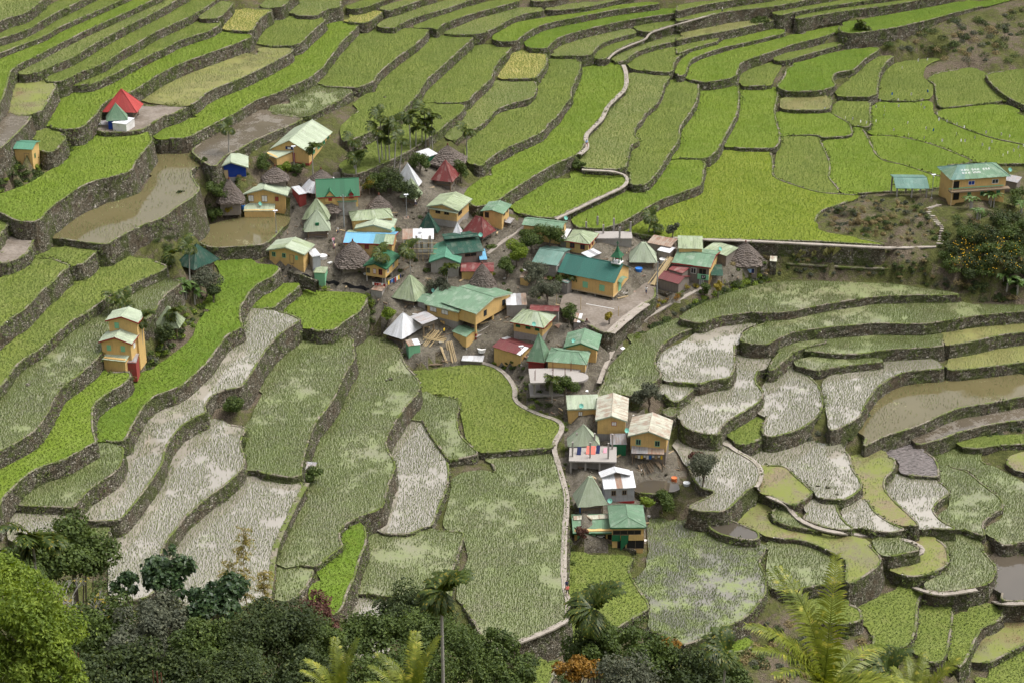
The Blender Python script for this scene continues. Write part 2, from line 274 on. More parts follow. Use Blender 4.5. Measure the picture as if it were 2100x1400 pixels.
# ---------------------------------------------------------------- terrace data
# every line: tile letter, kind, outline of the visible paddy floor (tile pixels of the photograph)
TILES = {'A':(0,0,3),'B':(0,460,3),'C':(0,900,2.8),'D':(700,0,3),'E':(500,700,3),'F':(600,1000,3),
         'G':(1400,0,3),'H':(1400,450,3),'I':(1300,850,2.545),'V':(1140,1140,5.25),'W':(1180,560,3.889),
         'X':(1780,820,4.072),'Z':(0,0,1)}
PADDY_TXT = """
A dull 0,-60 310,-60 270,0 200,58 140,93 60,111 0,138 -60,160 -60,-60
A green -60,225 0,205 100,170 210,130 240,100 330,58 420,12 450,-5 560,-60 640,-60 515,0 430,42 340,85 300,108 250,140 190,175 100,212 0,242 -60,262
A green -60,310 0,285 100,247 200,217 330,152 450,102 560,47 640,12 680,-8 760,-60 880,-60 760,0 700,25 600,70 460,130 370,170 270,230 160,270 0,332 -60,355
A bright -60,390 0,370 120,325 260,272 400,198 520,142 640,88 740,48 860,0 960,-50 1060,-50 950,0 860,42 750,92 640,142 500,207 430,243 330,292 240,342 100,410 62,450 45,520 28,590 0,640 -60,700
A dull 140,442 250,388 330,348 430,290 500,250 620,195 760,133 900,72 1000,20 1030,0 1110,-50 1190,-50 1095,0 1020,47 930,92 850,132 740,187 620,252 540,302 440,362 320,408 220,455
A green 262,500 330,455 450,403 540,360 640,305 740,255 860,190 940,145 1060,90 1190,35 1250,0 1330,-50 1420,-50 1335,0 1250,60 1170,105 1060,155 940,210 870,255 740,325 640,395 560,425 480,455 430,480 370,510
A algae 100,520 240,507 360,514 300,620 250,700 100,705 80,690 85,580
A mud -60,790 0,770 45,717 200,708 170,760 110,820 40,890 0,918 -60,940
A green 480,500 600,455 700,405 830,345 940,295 1060,222 1180,165 1250,135 1345,125 1365,150 1310,185 1270,200 1180,228 1100,255 1010,305 900,355 800,408 720,452 640,492 560,522 480,527
A dull 1245,120 1290,60 1340,15 1400,10 1440,20 1400,70 1350,115
A bright 410,590 470,577 580,572 690,542 780,492 870,432 960,382 1060,332 1180,282 1300,237 1400,199 1540,203 1560,230 1420,285 1250,345 1150,380 1060,420 980,460 920,500 860,540 800,575 690,605 630,650 600,700 530,770 490,795 380,800 305,790 330,700 350,640
A yellow 1400,190 1440,120 1500,70 1560,55 1690,62 1620,100 1580,150 1555,198
A dull 1600,45 1650,0 1700,-40 1850,-40 1785,0 1760,30 1720,50
A dull 1810,90 1830,30 1880,0 1960,-40 2160,-40 2100,0 2100,45 2010,60 1950,103 1830,100
A green 1620,270 1625,200 1700,150 1760,112 2010,116 1990,140 1900,220 1840,280 1660,290
A olive 890,625 950,585 1050,535 1150,485 1250,435 1350,385 1450,355 1550,345 1640,305 1810,300 1790,330 1660,400 1560,450 1450,500 1340,540 1270,575 1200,640 1150,650 1000,640
A dirt 890,650 1160,657 1100,690 1000,720 940,760 880,800 780,815 600,820 600,750 650,660
A bright 1000,810 1100,772 1210,742 1260,692 1400,612 1500,572 1600,522 1700,472 1800,422 1850,362 1900,292 1960,232 2040,172 2100,155 2215,147 2190,180 2100,265 2060,325 2020,375 1990,420 1900,490 1800,530 1700,580 1600,610 1530,650 1450,700 1350,750 1250,800 1180,840 1130,855 1030,855 1000,830
D green -130,533 -70,482 0,404 70,334 130,264 160,204 540,179 525,215 460,275 360,345 290,400 215,470 205,505 100,545 0,540
A sparse 1660,690 1760,657 1860,612 1970,544 2000,545 2190,556 2100,615 2000,670 1910,715 1880,720
A mud 1170,930 1250,872 1350,822 1450,772 1550,722 1640,696 1770,714 1880,728 1790,775 1700,810 1560,870 1480,920 1400,950 1330,1030 1280,1020 1210,970
A bright 590,835 700,830 850,817 930,817 940,870 900,920 840,990 815,1055 700,1090 600,1110 500,1150 400,1220 310,1280 240,1370 100,1365 0,1310 -60,1290 -60,1220 0,1200 150,1150 230,1110 300,1060 420,990 480,930 590,870
A green 225,830 300,805 400,832 410,860 370,890 360,920 300,945 250,930 250,890
A olivewater 1000,895 1120,892 1150,960 1225,1015 1170,1060 1215,1145 1235,1160 1200,1210 1100,1270 1010,1340 850,1400 700,1480 660,1510 480,1488 345,1465 420,1390 520,1320 650,1260 760,1220 880,1195 915,1130 1000,1010
B green -60,-60 0,-50 70,-18 50,10 20,40 0,80 -60,140
B dirt 60,88 130,68 215,82 200,130 160,190 60,235 0,242 -60,250 -60,190 0,150
B green 250,187 330,159 480,144 605,148 580,190 510,250 450,255 370,213
B green -60,370 0,337 80,297 190,204 340,214 440,258 380,300 330,360 270,400 190,490 150,530 80,575 0,640 -60,690
B green -60,820 0,772 100,692 220,602 300,512 400,432 500,342 600,272 650,228 800,212 930,218 1040,260 1000,290 900,330 760,400 680,440 560,530 440,600 380,650 310,715 250,770 160,820 90,880 50,950 0,1000 -60,1060
B sparse -60,1170 0,1092 60,1012 150,902 250,842 330,772 380,702 500,622 620,532 700,502 800,442 900,392 1000,352 1100,338 1115,370 1010,440 940,560 900,590 650,700 640,780 570,860 470,940 380,1000 330,1090 280,1190 220,1272 100,1345 0,1395 -60,1420
B bright -60,1530 0,1502 160,1420 257,1347 310,1312 380,1202 410,1062 480,992 600,914 800,903 815,930 760,990 660,1040 572,1112 572,1250 590,1320 600,1338 514,1380 407,1445 246,1493 150,1552 75,1628 21,1682 0,1730 -60,1800
B vivid 640,1338 635,1250 640,1172 700,1122 860,1012 960,882 1050,822 1200,702 1230,602 1280,542 1280,452 1340,382 1370,302 1340,238 1480,238 1740,262 1690,320 1600,360 1540,410 1510,470 1480,510 1480,570 1500,630 1460,650 1390,690 1330,780 1280,850 1190,930 1140,980 1060,1020 960,1050 890,1110 850,1180 810,1250 770,1336
C sparse 90,377 150,327 240,267 380,212 500,142 590,54 660,32 712,42 712,110 670,190 590,240 500,300 450,360 430,398 300,390 120,384
C pale 60,480 110,434 250,430 395,438 380,480 350,530 200,600 60,600
B pale 1545,537 1530,622 1530,742 1420,802 1330,882 1250,982 1150,1092 1050,1132 950,1202 890,1302 830,1402 820,1504 798,1579 707,1643 600,1729 504,1807 536,1827 729,1822 771,1789 825,1725 889,1639 964,1532 1007,1457 1015,1388 1060,1308 1120,1238 1200,1188 1275,1158 1262,1110 1300,1058 1380,1018 1470,1006 1500,990 1560,900 1620,800 1680,720 1760,650 1855,592 1830,572 1740,539 1570,528
C sparse 400,640 440,514 620,504 640,512 600,570 580,640 585,690 430,700
C pale 1092,11 1204,-73 1279,-90 1428,-66 1390,-10 1382,30 1392,60 1412,110 1400,160 1370,200 1290,270 1200,330 1120,400 1060,450 1020,510 960,580 930,650 900,730 900,900 640,950 640,700 660,640 760,542 850,422 930,292 975,192 1000,112
C pale 1450,217 1600,219 1760,253 1700,350 1640,480 1590,580 1560,680 1560,800 1540,920 1300,1000 1000,950 1000,742 1040,642 1130,542 1200,452 1330,352 1440,272
E sparse 60,803 58,692 85,602 58,462 120,342 170,242 260,112 370,2 400,-23 560,-28 675,-30 680,60 690,100 640,170 590,280 560,350 500,430 440,500 410,580 390,650 365,740 350,848
E sparse 700,32 740,-8 850,-20 910,10 960,60 1000,150 1070,220 1088,280 1075,320 1000,400 930,500 880,590 880,650 942,760 900,860 872,960 862,1020 800,1050 720,1075 640,1115 590,1160 595,1220 615,1260 540,1310 450,1385 430,1388 300,1368 330,1252 380,1142 450,1042 510,912 470,852 450,762 480,642 560,522 640,402 715,272 730,152
E pale 1085,482 1130,572 1200,662 1260,743 1265,800 1255,900 1200,1030 1160,1138 1100,1146 1030,1186 910,1187 830,1178 920,1092 950,1002 980,882 985,862 945,760 935,702 960,622 1000,562 1060,492
E green 1090,202 1180,172 1300,157 1430,142 1500,150 1590,185 1640,250 1675,290 1660,350 1700,390 1800,440 1960,490 1960,540 1920,600 1905,655 1800,663 1600,678 1475,686 1420,638 1380,588 1370,520 1350,440 1340,358 1250,323 1130,303 1090,260
E sparse 1130,334 1240,335 1325,355 1335,400 1310,460 1325,560 1365,610 1455,690 1400,708 1300,728 1260,733 1200,650 1140,568 1090,470 1120,422 1150,382
E sparse 1500,712 1700,692 1905,672 1930,740 1960,830 1990,950 1988,1050 1985,1150 1975,1300 1970,1450 1980,1540 2000,1600 1990,1690 1975,1720 1860,1780 1700,1840 1550,1890 1450,1800 1400,1700 1340,1622 1350,1462 1415,1342 1410,1302 1375,1174 1260,1150 1290,1052 1320,922 1325,832 1530,812 1545,792
F sparse 520,298 720,293 800,258 1050,268 1055,290 1030,400 980,530 990,640 950,720 750,690 500,660 440,640 470,562 500,432 505,322
F vivid 440,228 455,280 455,350 415,430 385,550 335,650 310,740 240,800 130,720 140,602 220,572 180,502 260,422 320,352 310,282 350,242
F pale 390,740 430,692 560,702 600,760 540,858 380,882 370,830
F pale 350,922 500,912 600,1000 450,1090 340,980
F sparse -50,702 0,602 0,484 130,498 130,540 60,640 0,690
V green 200,4 860,4 800,80 790,150 820,240 880,330 950,430 1000,500 1010,560 960,600 850,660 720,740 640,800 530,870 430,915 340,970 220,1040 20,1040 180,930 260,800 200,500 200,200
I greywater 80,562 200,562 330,592 390,632 560,692 680,687 690,705 655,770 690,840 695,930 640,1000 590,1060 450,1125 330,1185 250,1205 150,1150 75,1125 118,1080 112,1020 60,940 20,880 80,825 105,790 90,700
I pond 370,532 460,532 560,572 660,615 650,658 560,653 440,623 390,590
I pale 200,142 400,152 490,152 530,190 600,220 650,260 665,300 640,370 600,390 560,430 480,508 350,508 270,482 380,432 430,402 330,382 250,202
I pale 640,217 800,192 1000,167 1080,172 1130,210 1140,280 1190,350 1190,390 1120,438 1080,446 960,437 960,400 900,360 850,310 820,270 720,250 660,240
I algae 680,262 800,268 845,322 925,390 935,410 860,470 800,470 720,430 700,392 690,332
I algae 1160,222 1300,212 1370,232 1360,290 1310,332 1310,390 1360,450 1450,530 1500,588 1400,570 1300,530 1240,480 1220,430 1200,380 1180,302
X furrow 150,428 380,390 470,424 560,484 588,540 600,620 588,648 450,638 310,623 330,540 290,482
I pale 1370,337 1480,333 1600,349 1655,400 1640,420 1580,460 1560,500 1600,550 1700,600 1600,598 1520,590 1430,520 1350,440 1345,390
I sparse 1600,188 1700,178 1790,188 1810,240 1900,300 2036,365 2100,400 2100,690 2036,660 1940,690 1880,650 1850,600 1950,550 1960,480 1935,420 1855,370 1795,310 1765,280 1655,258 1610,220
I sparse 1625,262 1740,294 1775,322 1845,382 1925,440 1930,490 1860,530 1820,570 1840,640 1750,610 1640,560 1620,540 1690,492 1690,432 1650,382 1610,332
I pale 870,542 970,449 1060,454 1065,500 1100,560 1160,600 1080,603 990,588 900,553
I pale 1100,512 1180,452 1220,442 1250,500 1330,560 1430,600 1350,618 1250,608 1150,580 1100,550
I sparse 720,492 810,484 850,540 930,592 1000,613 850,590 770,570 720,540
I algae 560,552 620,482 680,474 655,530 690,580 770,602 900,624 1100,644 1220,664 1260,712 1300,750 1270,800 1180,860 1100,890 1110,760 1070,738 950,678 860,652 730,647 700,600 600,570
I sparse 1260,652 1400,660 1485,684 1490,710 1400,728 1330,743 1290,710
I sparse 730,672 850,674 950,704 1065,754 1080,840 1060,880 900,903 780,918 720,880 720,800 730,720
I algae 1510,642 1600,654 1640,700 1650,780 1560,830 1450,850 1380,830 1530,770 1540,700
I sparse 1580,622 1700,634 1800,682 1850,742 1900,800 1870,870 1840,890 1700,918 1580,928 1500,908 1660,832 1680,782 1660,702
I pond 1910,742 1950,714 2036,734 2100,760 2100,975 2036,973 1930,973 1910,960 1940,850
I green 1210,992 1360,922 1420,904 1510,932 1480,990 1480,1100 1450,1190 1340,1250 1240,1230 1250,1150 1200,1032
I green 1530,1014 1670,1014 1660,1100 1640,1230 1600,1298 1510,1288 1500,1200 1520,1100
I green 1690,1044 1850,1014 1940,1042 1900,1080 1820,1110 1780,1180 1740,1280 1690,1330 1670,1250 1680,1150
I algae 1790,1290 1850,1182 1950,1112 2036,1082 2100,1060 2100,1170 2036,1200 1950,1250 1850,1300
I green 2100,1190 2036,1232 1900,1332 1760,1430 2100,1430
I bright 430,1232 520,1198 600,1194 640,1204 560,1240 450,1245
I green 860,972 980,954 1180,1002 1200,1080 1050,1100 900,1060
F green 1300,1152 1440,1092 1600,1062 1660,1054 1610,1120 1600,1190 1500,1300 1270,1250
X mud 370,364 600,274 800,204 1000,164 1303,114 1400,100 1400,160 1303,170 1100,190 900,235 750,275 640,320 550,345 440,375
X green 760,392 950,349 1303,334 1400,330 1400,370 1303,372 1080,378 980,400 900,408
X algae 1130,512 1303,454 1400,430 1400,630 1303,605 1220,590
H sparse -43,612 60,557 200,487 400,422 600,387 800,384 1100,394 1300,402 1500,432 1740,465 1600,469 1450,468 1200,475 1000,505 800,540 650,575 500,578 420,574 343,585 227,598 158,625 111,643
W sparse 150,1000 230,862 245,792 330,702 430,592 500,532 600,462 780,379 990,412 1010,417 960,435 860,470 800,500 720,550 680,600 640,660 640,740 690,800 680,840 600,890 540,930 470,990 350,965 220,1000
W pale 690,742 720,652 800,602 900,562 1050,452 1200,412 1450,369 1470,372 1300,440 1290,480 1280,540 1270,620 1280,740 1240,838 1100,853 1010,883 990,886 860,876 770,868 700,800
W pale 690,942 770,899 960,914 920,950 860,1010 800,1033 740,1010
W pale 850,1082 950,1002 1100,952 1270,922 1280,882 1310,782 1320,642 1500,644 1515,690 1435,820 1445,880 1500,940 1500,990 1440,1050 1340,1110 1200,1190 1160,1240 1150,1288 1050,1288 900,1250 840,1202 840,1142
W sparse 680,1102 780,1054 810,1092 800,1140 740,1150
H sparse 370,692 480,642 700,602 900,562 1100,543 1300,548 1450,543 1700,529 2100,534 2160,534 2160,562 2100,570 1950,580 1800,595 1650,620 1500,645 1400,645 1200,640 1080,650 900,665 700,690 620,720 560,750 525,773 420,768 345,750
H sparse 525,932 540,872 620,792 700,762 880,742 890,760 770,785 700,810 640,860 560,928
H sparse 740,802 900,763 1100,743 1300,745 1500,743 1595,722 1605,770 1615,780 1500,790 1300,800 1200,810 1100,830 950,830 850,820
H olive 1605,722 1750,693 1900,679 2100,669 2160,664 2160,690 2100,695 1950,715 1800,750 1640,778 1622,770
H sparse 720,882 850,853 1100,873 1240,868 1230,880 1100,890 900,915 820,935 740,910
H pale 870,1002 950,982 1080,942 1300,903 1600,893 1615,920 1500,925 1370,940 1290,970 1200,1030 1150,1100 1110,1170 1090,1220 960,1290 900,1300 910,1240 880,1110 870,1040
H olive 1625,893 1800,853 1950,814 2100,804 2160,800 2160,870 2100,880 1900,905 1700,928 1625,928
H olivewater 1110,1382 1150,1262 1200,1192 1300,1122 1320,1062 1500,1022 1800,1003 2100,983 2160,980 2160,1080 2100,1090 1900,1130 1700,1160 1600,1200 1500,1250 1400,1290 1250,1330 1120,1400
H pale 480,1290 530,1182 540,1102 560,1032 620,962 700,912 780,962 840,1022 865,1090 865,1150 835,1210 760,1270 700,1300 560,1340 500,1330
H green 300,1380 400,1302 520,1202 540,1192 478,1292 500,1340 400,1388
G green -40,40 0,32 100,14 280,2 500,-40 600,-40 280,8 100,40 0,65 -40,75
G green -40,118 0,112 240,74 450,44 700,2 900,-40 980,-40 780,0 560,45 300,70 160,100 0,130 -40,136
G green 560,87 700,63 1000,14 1120,-5 1300,-40 1400,-40 1180,2 900,40 700,75 600,100
G olive -40,235 0,227 150,188 350,153 590,124 560,130 300,190 150,215 0,245 -40,255
G green 690,117 850,79 1100,44 1300,22 1420,2 1600,-40 1700,-40 1420,12 1250,40 1000,70 850,95 720,120
G green -40,302 0,292 100,263 200,239 230,255 150,275 60,300 0,325 -40,335
G bright -40,470 0,377 60,332 150,302 300,254 450,214 620,193 640,205 500,240 350,275 250,295 130,335 60,365 35,400 25,450 0,470
G bright 30,490 70,412 150,369 300,324 400,294 520,264 640,238 750,203 850,168 940,157 955,200 850,235 700,270 560,320 480,345 400,370 350,400 330,480 140,513
G vivid 960,162 1100,143 1300,108 1550,63 1750,23 1930,2 2000,-20 2040,-10 1900,30 1700,75 1540,120 1350,165 1200,190 1050,210 968,200
G green 370,502 420,442 500,399 600,389 595,420 555,480 535,530 380,533
G green 590,372 640,343 800,313 900,283 1000,268 900,300 760,340 640,375 600,380
G vivid 575,530 620,482 640,412 800,378 900,343 1050,313 1200,288 1210,310 1130,360 1080,410 1050,435 940,450 920,490 950,530 850,563 650,568 600,550
G green 970,598 1000,552 1080,492 1120,412 1200,373 1310,342 1260,380 1220,430 1205,500 1195,600
G green 1220,618 1225,542 1230,492 1290,432 1380,393 1500,363 1590,362 1530,380 1480,410 1465,470 1480,490 1530,515 1525,600 1440,628
G green 1500,492 1560,449 1700,429 1790,418 1840,450 1880,520 1930,570 2000,610 1950,628 1700,658 1570,668 1555,580 1550,520
G green 1855,452 2100,428 2160,422 2160,680 2100,650 2030,620 1950,568 1890,510
G bright 1190,640 1440,635 1520,622 1530,690 1570,730 1700,790 1900,860 2100,900 2160,910 2160,1010 2100,1010 1900,1012 1790,1000 1770,970 1640,920 1500,870 1330,835 1150,823 1185,760
G bright 1560,682 1700,670 1950,642 2100,713 2160,730 2160,900 2100,892 1900,852 1700,782 1600,737 1565,717
G olive 620,594 920,594 920,640 900,680 615,680
G bright 610,684 900,687 960,722 1025,757 1045,800 1045,838 850,852 835,833 615,838 600,780
G green 950,642 1160,619 1155,700 1160,780 1110,788 1000,748 940,713
G green 610,847 833,840 865,900 905,990 910,1050 897,1090 975,1180 850,1180 650,1118 590,1088 580,1040 600,950
G bright 870,872 1050,854 1065,784 1110,792 1160,882 1190,952 1240,992 1350,1012 1500,1062 1600,1092 1620,1150 1450,1180 1200,1182 1090,1195 1000,1185 920,1092 925,1000 890,910
G bright 1170,832 1330,840 1500,877 1640,927 1760,977 1790,1004 1600,1022 1620,1080 1500,1050 1350,1003 1220,968 1180,900
G lime 260,922 540,927 560,1000 555,1080 600,1110 750,1160 850,1187 1000,1197 1090,1202 1000,1250 870,1290 825,1330 815,1400 830,1420 900,1440 1100,1470 1240,1500 1240,1512 900,1490 500,1480 100,1470 -150,1465 -300,1440 -370,1412 -300,1372 -140,1292 0,1227 60,1207 155,1167 160,1102 175,1042 220,992
G bright 380,552 593,547 580,620 565,700 600,820 600,880 568,918 290,913 310,852 350,762 370,662
G bright 140,527 345,523 350,600 340,700 290,790 250,860 215,930 150,980 0,975 -50,973 -10,892 20,832 80,762 120,692 138,602
D bright 2050,988 2100,985 2245,992 2230,1060 2220,1140 2160,1165 2100,1185 1960,1235 1850,1300 1780,1345 1700,1385 1600,1410 1420,1402 1500,1332 1600,1282 1700,1217 1800,1187 1880,1187 1930,1132 2000,1062
D green 2040,502 2200,507 2200,580 2180,650 2130,720 2085,780 2080,870 2040,920 2000,980 1950,1060 1880,1140 1780,1143 1770,1092 1790,1002 1800,942 1870,892 1850,862 1850,822 1900,772 1930,712 1990,642 1995,562
D dull 1780,457 2030,467 1990,520 1975,580 1945,640 1870,700 1855,740 1810,780 1800,830 1840,865 1780,900 1770,950 1750,1048 1480,1038 1490,1012 1540,962 1520,882 1620,772 1680,682 1740,602 1780,542
D bright 1510,402 1730,402 1750,440 1755,540 1700,590 1640,650 1610,720 1550,780 1500,830 1500,890 1470,940 1440,960 1300,1020 1150,1110 1060,1170 990,1220 930,1260 800,1280 760,1182 900,1082 1050,1012 1250,892 1290,812 1370,742 1440,642 1460,592 1500,472
D bright 1060,1252 1200,1182 1350,1132 1480,1067 1740,1083 1770,1130 1600,1210 1400,1300 1320,1345 1200,1340 1080,1310
D green 1300,372 1480,373 1470,440 1440,500 1415,560 1420,600 1380,640 1340,710 1280,760 1250,810 1150,860 1000,920 900,990 860,1030 780,1000 770,902 870,832 950,722 1080,682 1200,662 1230,562 1290,462
D dull 1000,502 1195,499 1205,540 1195,580 1170,610 1050,640 950,680 920,720 870,770 820,800 760,820 700,870 690,852 740,772 800,712 880,622 970,542
D yellow 1090,328 1260,328 1270,360 1265,400 1220,460 1195,486 1000,490 1030,432 1080,372
D green 870,292 1050,283 1040,310 970,380 940,430 930,480 880,530 820,580 780,633 545,638 600,562 700,452 800,372 860,312
D green 540,649 770,645 745,690 680,740 600,810 520,870 460,910 370,960 100,1080 0,1075 0,1002 130,952 240,872 340,742 450,692
D green 600,234 820,229 790,260 700,340 600,430 520,500 470,590 420,640 350,720 190,810 100,850 20,880 0,782 60,732 150,622 250,562 300,482 420,382 540,292
D yellow 30,140 80,94 260,74 230,100 160,145 110,145
D green 60,52 130,23 200,2 260,-40 360,-40 270,2 150,50 80,62
D dull 260,52 350,23 430,2 520,-40 600,-40 500,2 330,60 270,72
D dull 230,172 330,113 500,63 650,23 720,2 840,-40 920,-40 800,2 640,60 450,110 350,160 330,178
D green 450,177 600,118 800,53 950,13 1090,0 1090,12 950,50 800,90 650,140 600,170 590,188 555,173
D dull 640,217 760,173 900,113 1000,83 1150,53 1240,57 1250,70 1120,90 1040,120 960,170 860,215
D dull 1150,2 1330,-40 1420,-40 1330,2 1200,15
D dull 1260,62 1400,43 1600,13 1650,3 1800,-40 1880,-40 1700,4 1500,50 1300,70
D bright 930,257 1010,193 1080,153 1250,123 1500,83 1700,43 1900,22 1960,20 1950,30 1700,60 1500,100 1300,140 1200,170 1120,220 1080,260
D vivid 1130,297 1200,243 1300,193 1500,153 1700,103 1900,78 2100,53 2100,80 1900,105 1700,140 1500,185 1350,230 1290,270 1270,303
D dull 1300,347 1350,303 1450,263 1600,223 1750,193 1790,190 1820,207 1700,235 1600,270 1560,310 1540,345
D green 1790,182 1950,153 2100,113 2100,140 1950,180 1890,205
D green 1560,370 1620,313 1700,273 1850,228 1875,237 1750,280 1660,330 1635,363
D dull 1670,387 1730,343 1850,293 2000,243 2100,218 2100,250 1950,280 1820,320 1740,380
D green 1770,407 1830,363 1950,323 2100,293 2100,330 2050,380 2040,450 1900,443
Z bright 592,632 625,597 680,600 735,602 757,612 740,640 700,665 688,678 640,680 625,652
B bright 1600,520 1650,472 1750,412 1860,368 1830,400 1750,460 1690,518
Z olivewater 397,492 420,467 460,454 500,447 540,442 585,445 592,450 575,475 558,492 540,503 500,506 430,510
Z dirt 1160,602 1200,607 1260,622 1300,607 1330,577 1345,590 1345,610 1320,625 1300,640 1270,665 1255,685 1230,680 1190,657 1150,640
Z pond 1300,1000 1330,986 1378,990 1385,1003 1352,1014 1312,1012
"""
# levels of banks and the knoll: pixel and height (m)
PINS = [(1870,408,32.6),(1800,422,31.8),(1960,412,32.7),(2050,412,33),(2090,430,33.3),(1720,442,30.6),(1690,472,29.6),(1800,470,30.2),(1900,480,30),(1930,505,29.1),(2000,500,30.6),(2090,500,31.5),
 (2000,560,27.2),(2090,560,27.8),(1900,560,26.6),(1800,547,26.8),(1650,542,27),(1560,547,27.2),(1650,522,28),(2000,600,24.6),(2090,615,24.2)]
# ---------------------------------------------------------------- pixel <-> place
_cp, _sp = math.cos(PITCH), math.sin(PITCH)
def rays(u, v):
    a = (np.asarray(u, float)-CX)/FPX; b = -(np.asarray(v, float)-CY)/FPX
    return np.stack([a, _cp+b*_sp, -_sp+b*_cp], -1)
def unproj(u, v, z):
    d = rays(u, v); t = (z-HC)/d[..., 2]
    return np.stack([d[..., 0]*t, d[..., 1]*t, HC+d[..., 2]*t], -1)
def proj(p):
    p = np.asarray(p, float); x = p[..., 0]; y = p[..., 1]; z = p[..., 2]-HC
    dep = y*_cp - z*_sp; up = y*_sp + z*_cp
    return CX+FPX*x/dep, CY-FPX*up/dep, dep
def prior_z(v):                  # general lie of the land: scale grows from 10 to 13 px/m down the picture
    s = 10.0+(v-296.0)*(3.0/911.0)
    d = rays(np.full_like(np.asarray(v, float), CX), v); n = np.linalg.norm(d, axis=-1)
    return HC + d[..., 2]/n*(FPX/s)

# ---------------------------------------------------------------- read the outlines
class P: pass
paddies = []
for ln in PADDY_TXT.strip().splitlines():
    t, kind, rest = ln.split(' ', 2)
    ox, oy, sc = TILES[t]
    q = P(); kind, _, fz = kind.partition('@'); q.kind = kind; q.fz = float(fz) if fz else None
    q.px = np.array([[float(c) for c in w.split(',')] for w in rest.split()])/sc + (ox, oy)
    x, y = q.px[:, 0], q.px[:, 1]
    if np.sum(x*np.roll(y, -1)-np.roll(x, -1)*y) < 0: q.px = q.px[::-1]
    paddies.append(q)
NP = len(paddies)
def in_poly(poly, X, Y):
    r = np.zeros(X.shape, bool); n = len(poly)
    for i in range(n):
        x0, y0 = poly[i]; x1, y1 = poly[i-1]
        if y0 == y1: continue
        r ^= ((y0 > Y) != (y1 > Y)) & (X < (x1-x0)*(Y-y0)/(y1-y0)+x0)
    return r
MG = 60
label = np.full((1400+2*MG, 2100+2*MG), -1, np.int32)
for k, q in enumerate(paddies):
    a0 = np.maximum(np.floor(q.px.min(0)).astype(int), (-MG, -MG)); a1 = np.minimum(np.ceil(q.px.max(0)).astype(int), (2100+MG-1, 1400+MG-1))
    if (a1 <= a0).any(): continue
    X, Y = np.meshgrid(np.arange(a0[0], a1[0]+1), np.arange(a0[1], a1[1]+1))
    m = in_poly(q.px, X+0.01, Y+0.01)
    sub = label[a0[1]+MG:a1[1]+1+MG, a0[0]+MG:a1[0]+1+MG]
    sub[m & (sub < 0)] = k
def lab(u, v):
    i, j = int(round(v))+MG, int(round(u))+MG
    if 0 <= i < label.shape[0] and 0 <= j < label.shape[1]: return label[i, j]
    return -1
def resample(pts, step, closed=True):
    P_ = np.vstack([pts, pts[:1]]) if closed else pts
    L = np.r_[0, np.cumsum(np.linalg.norm(np.diff(P_, axis=0), axis=1))]
    n = max(3 if closed else 1, int(round(L[-1]/step)))
    s = np.linspace(0, L[-1], n+1)
    if closed: s = s[:-1]
    return np.stack([np.interp(s, L, P_[:, k]) for k in range(P_.shape[1])], 1)
def chaikin(p, n=1, closed=True):
    for _ in range(n):
        if closed:
            a = p; b = np.roll(p, -1, 0)
            p = np.stack([a*.8+b*.2, a*.2+b*.8], 1).reshape(-1, p.shape[1])
        else:
            a, b = p[:-1], p[1:]
            p = np.vstack([p[:1], np.stack([a*.75+b*.25, a*.25+b*.75], 1).reshape(-1, p.shape[1]), p[-1:]])
    return p
# ---------------------------------------------------------------- levels from the height of the walls in the picture
BATTER = 0.42
pairs = {}
for k, q in enumerate(paddies):
    q.den = resample(chaikin(q.px), 5.0)
    tn = np.roll(q.den, -1, 0)-np.roll(q.den, 1, 0)
    q.out = np.stack([tn[:, 1], -tn[:, 0]], 1); q.out /= np.linalg.norm(q.out, axis=1)[:, None]+1e-9
    for (u, v), (nx, ny) in zip(q.den, q.out):
        if ny < 0.25: continue
        for g in range(2, 90):
            b = lab(u, v+g)
            if b >= 0 and b != k:
                d = rays(u, v); n = np.linalg.norm(d); D = (float(prior_z(np.array(v)))-HC)/d[2]*n
                ca = math.hypot(d[0], d[1])/n; sa = math.sqrt(1-ca*ca)
                Nx, Ny = nx, -ny*sa; l = math.hypot(Nx, Ny); Nx /= l; Ny /= l
                per = ca+BATTER*(Nx*nx-Ny*sa*ny)/ny          # pixels of gap per metre of wall (times scale)
                dz = 0.12 if g < 5 else max(0.15, (g-3)*D/(FPX*per))
                pairs.setdefault((k, b), []).append((g, dz)); break
rowsA, rhs = [], []
for (a, b), L in pairs.items():
    if len(L) < 2: continue
    dz = float(np.median([x[1] for x in L]))
    w = math.sqrt(len(L))
    r = np.zeros(NP); r[a] = w; r[b] = -w; rowsA.append(r); rhs.append(w*dz)
for k, q in enumerate(paddies):
    w = 0.3 if q.fz is None else 40.0; c = q.px.mean(0)
    r = np.zeros(NP); r[k] = w; rowsA.append(r); rhs.append(w*(float(prior_z(np.array(c[1]))) if q.fz is None else q.fz))
# the village slopes gently between the fields above and below it (houses give the scale)
def _lab_drop(pa, pb, dz, w):
    r = np.zeros(NP); r[lab(*pa)] = w; r[lab(*pb)] = -w; rowsA.append(r); rhs.append(w*dz)
for pa, pb, dz in (((1160, 404), (1006, 834), 13.5), ((508, 473), (678, 635), 6.5), ((1567, 422), (1644, 619), 6.0), ((1330, 399), (1261, 629), 6.0), ((1261, 629), (1331, 736), 3.2), ((1480, 977), (1342, 1000), .8)):
    _lab_drop(pa, pb, dz, 25.0)
Zs = np.linalg.lstsq(np.array(rowsA), np.array(rhs), rcond=None)[0]
for k, q in enumerate(paddies): q.z = float(Zs[k])

_vt = np.linspace(-400, 1500, 200); _zt = prior_z(_vt); _yt = unproj(np.full(200, CX), _vt, _zt)[:, 1]
def plane_z(y): return np.interp(y, _yt[::-1], _zt[::-1])
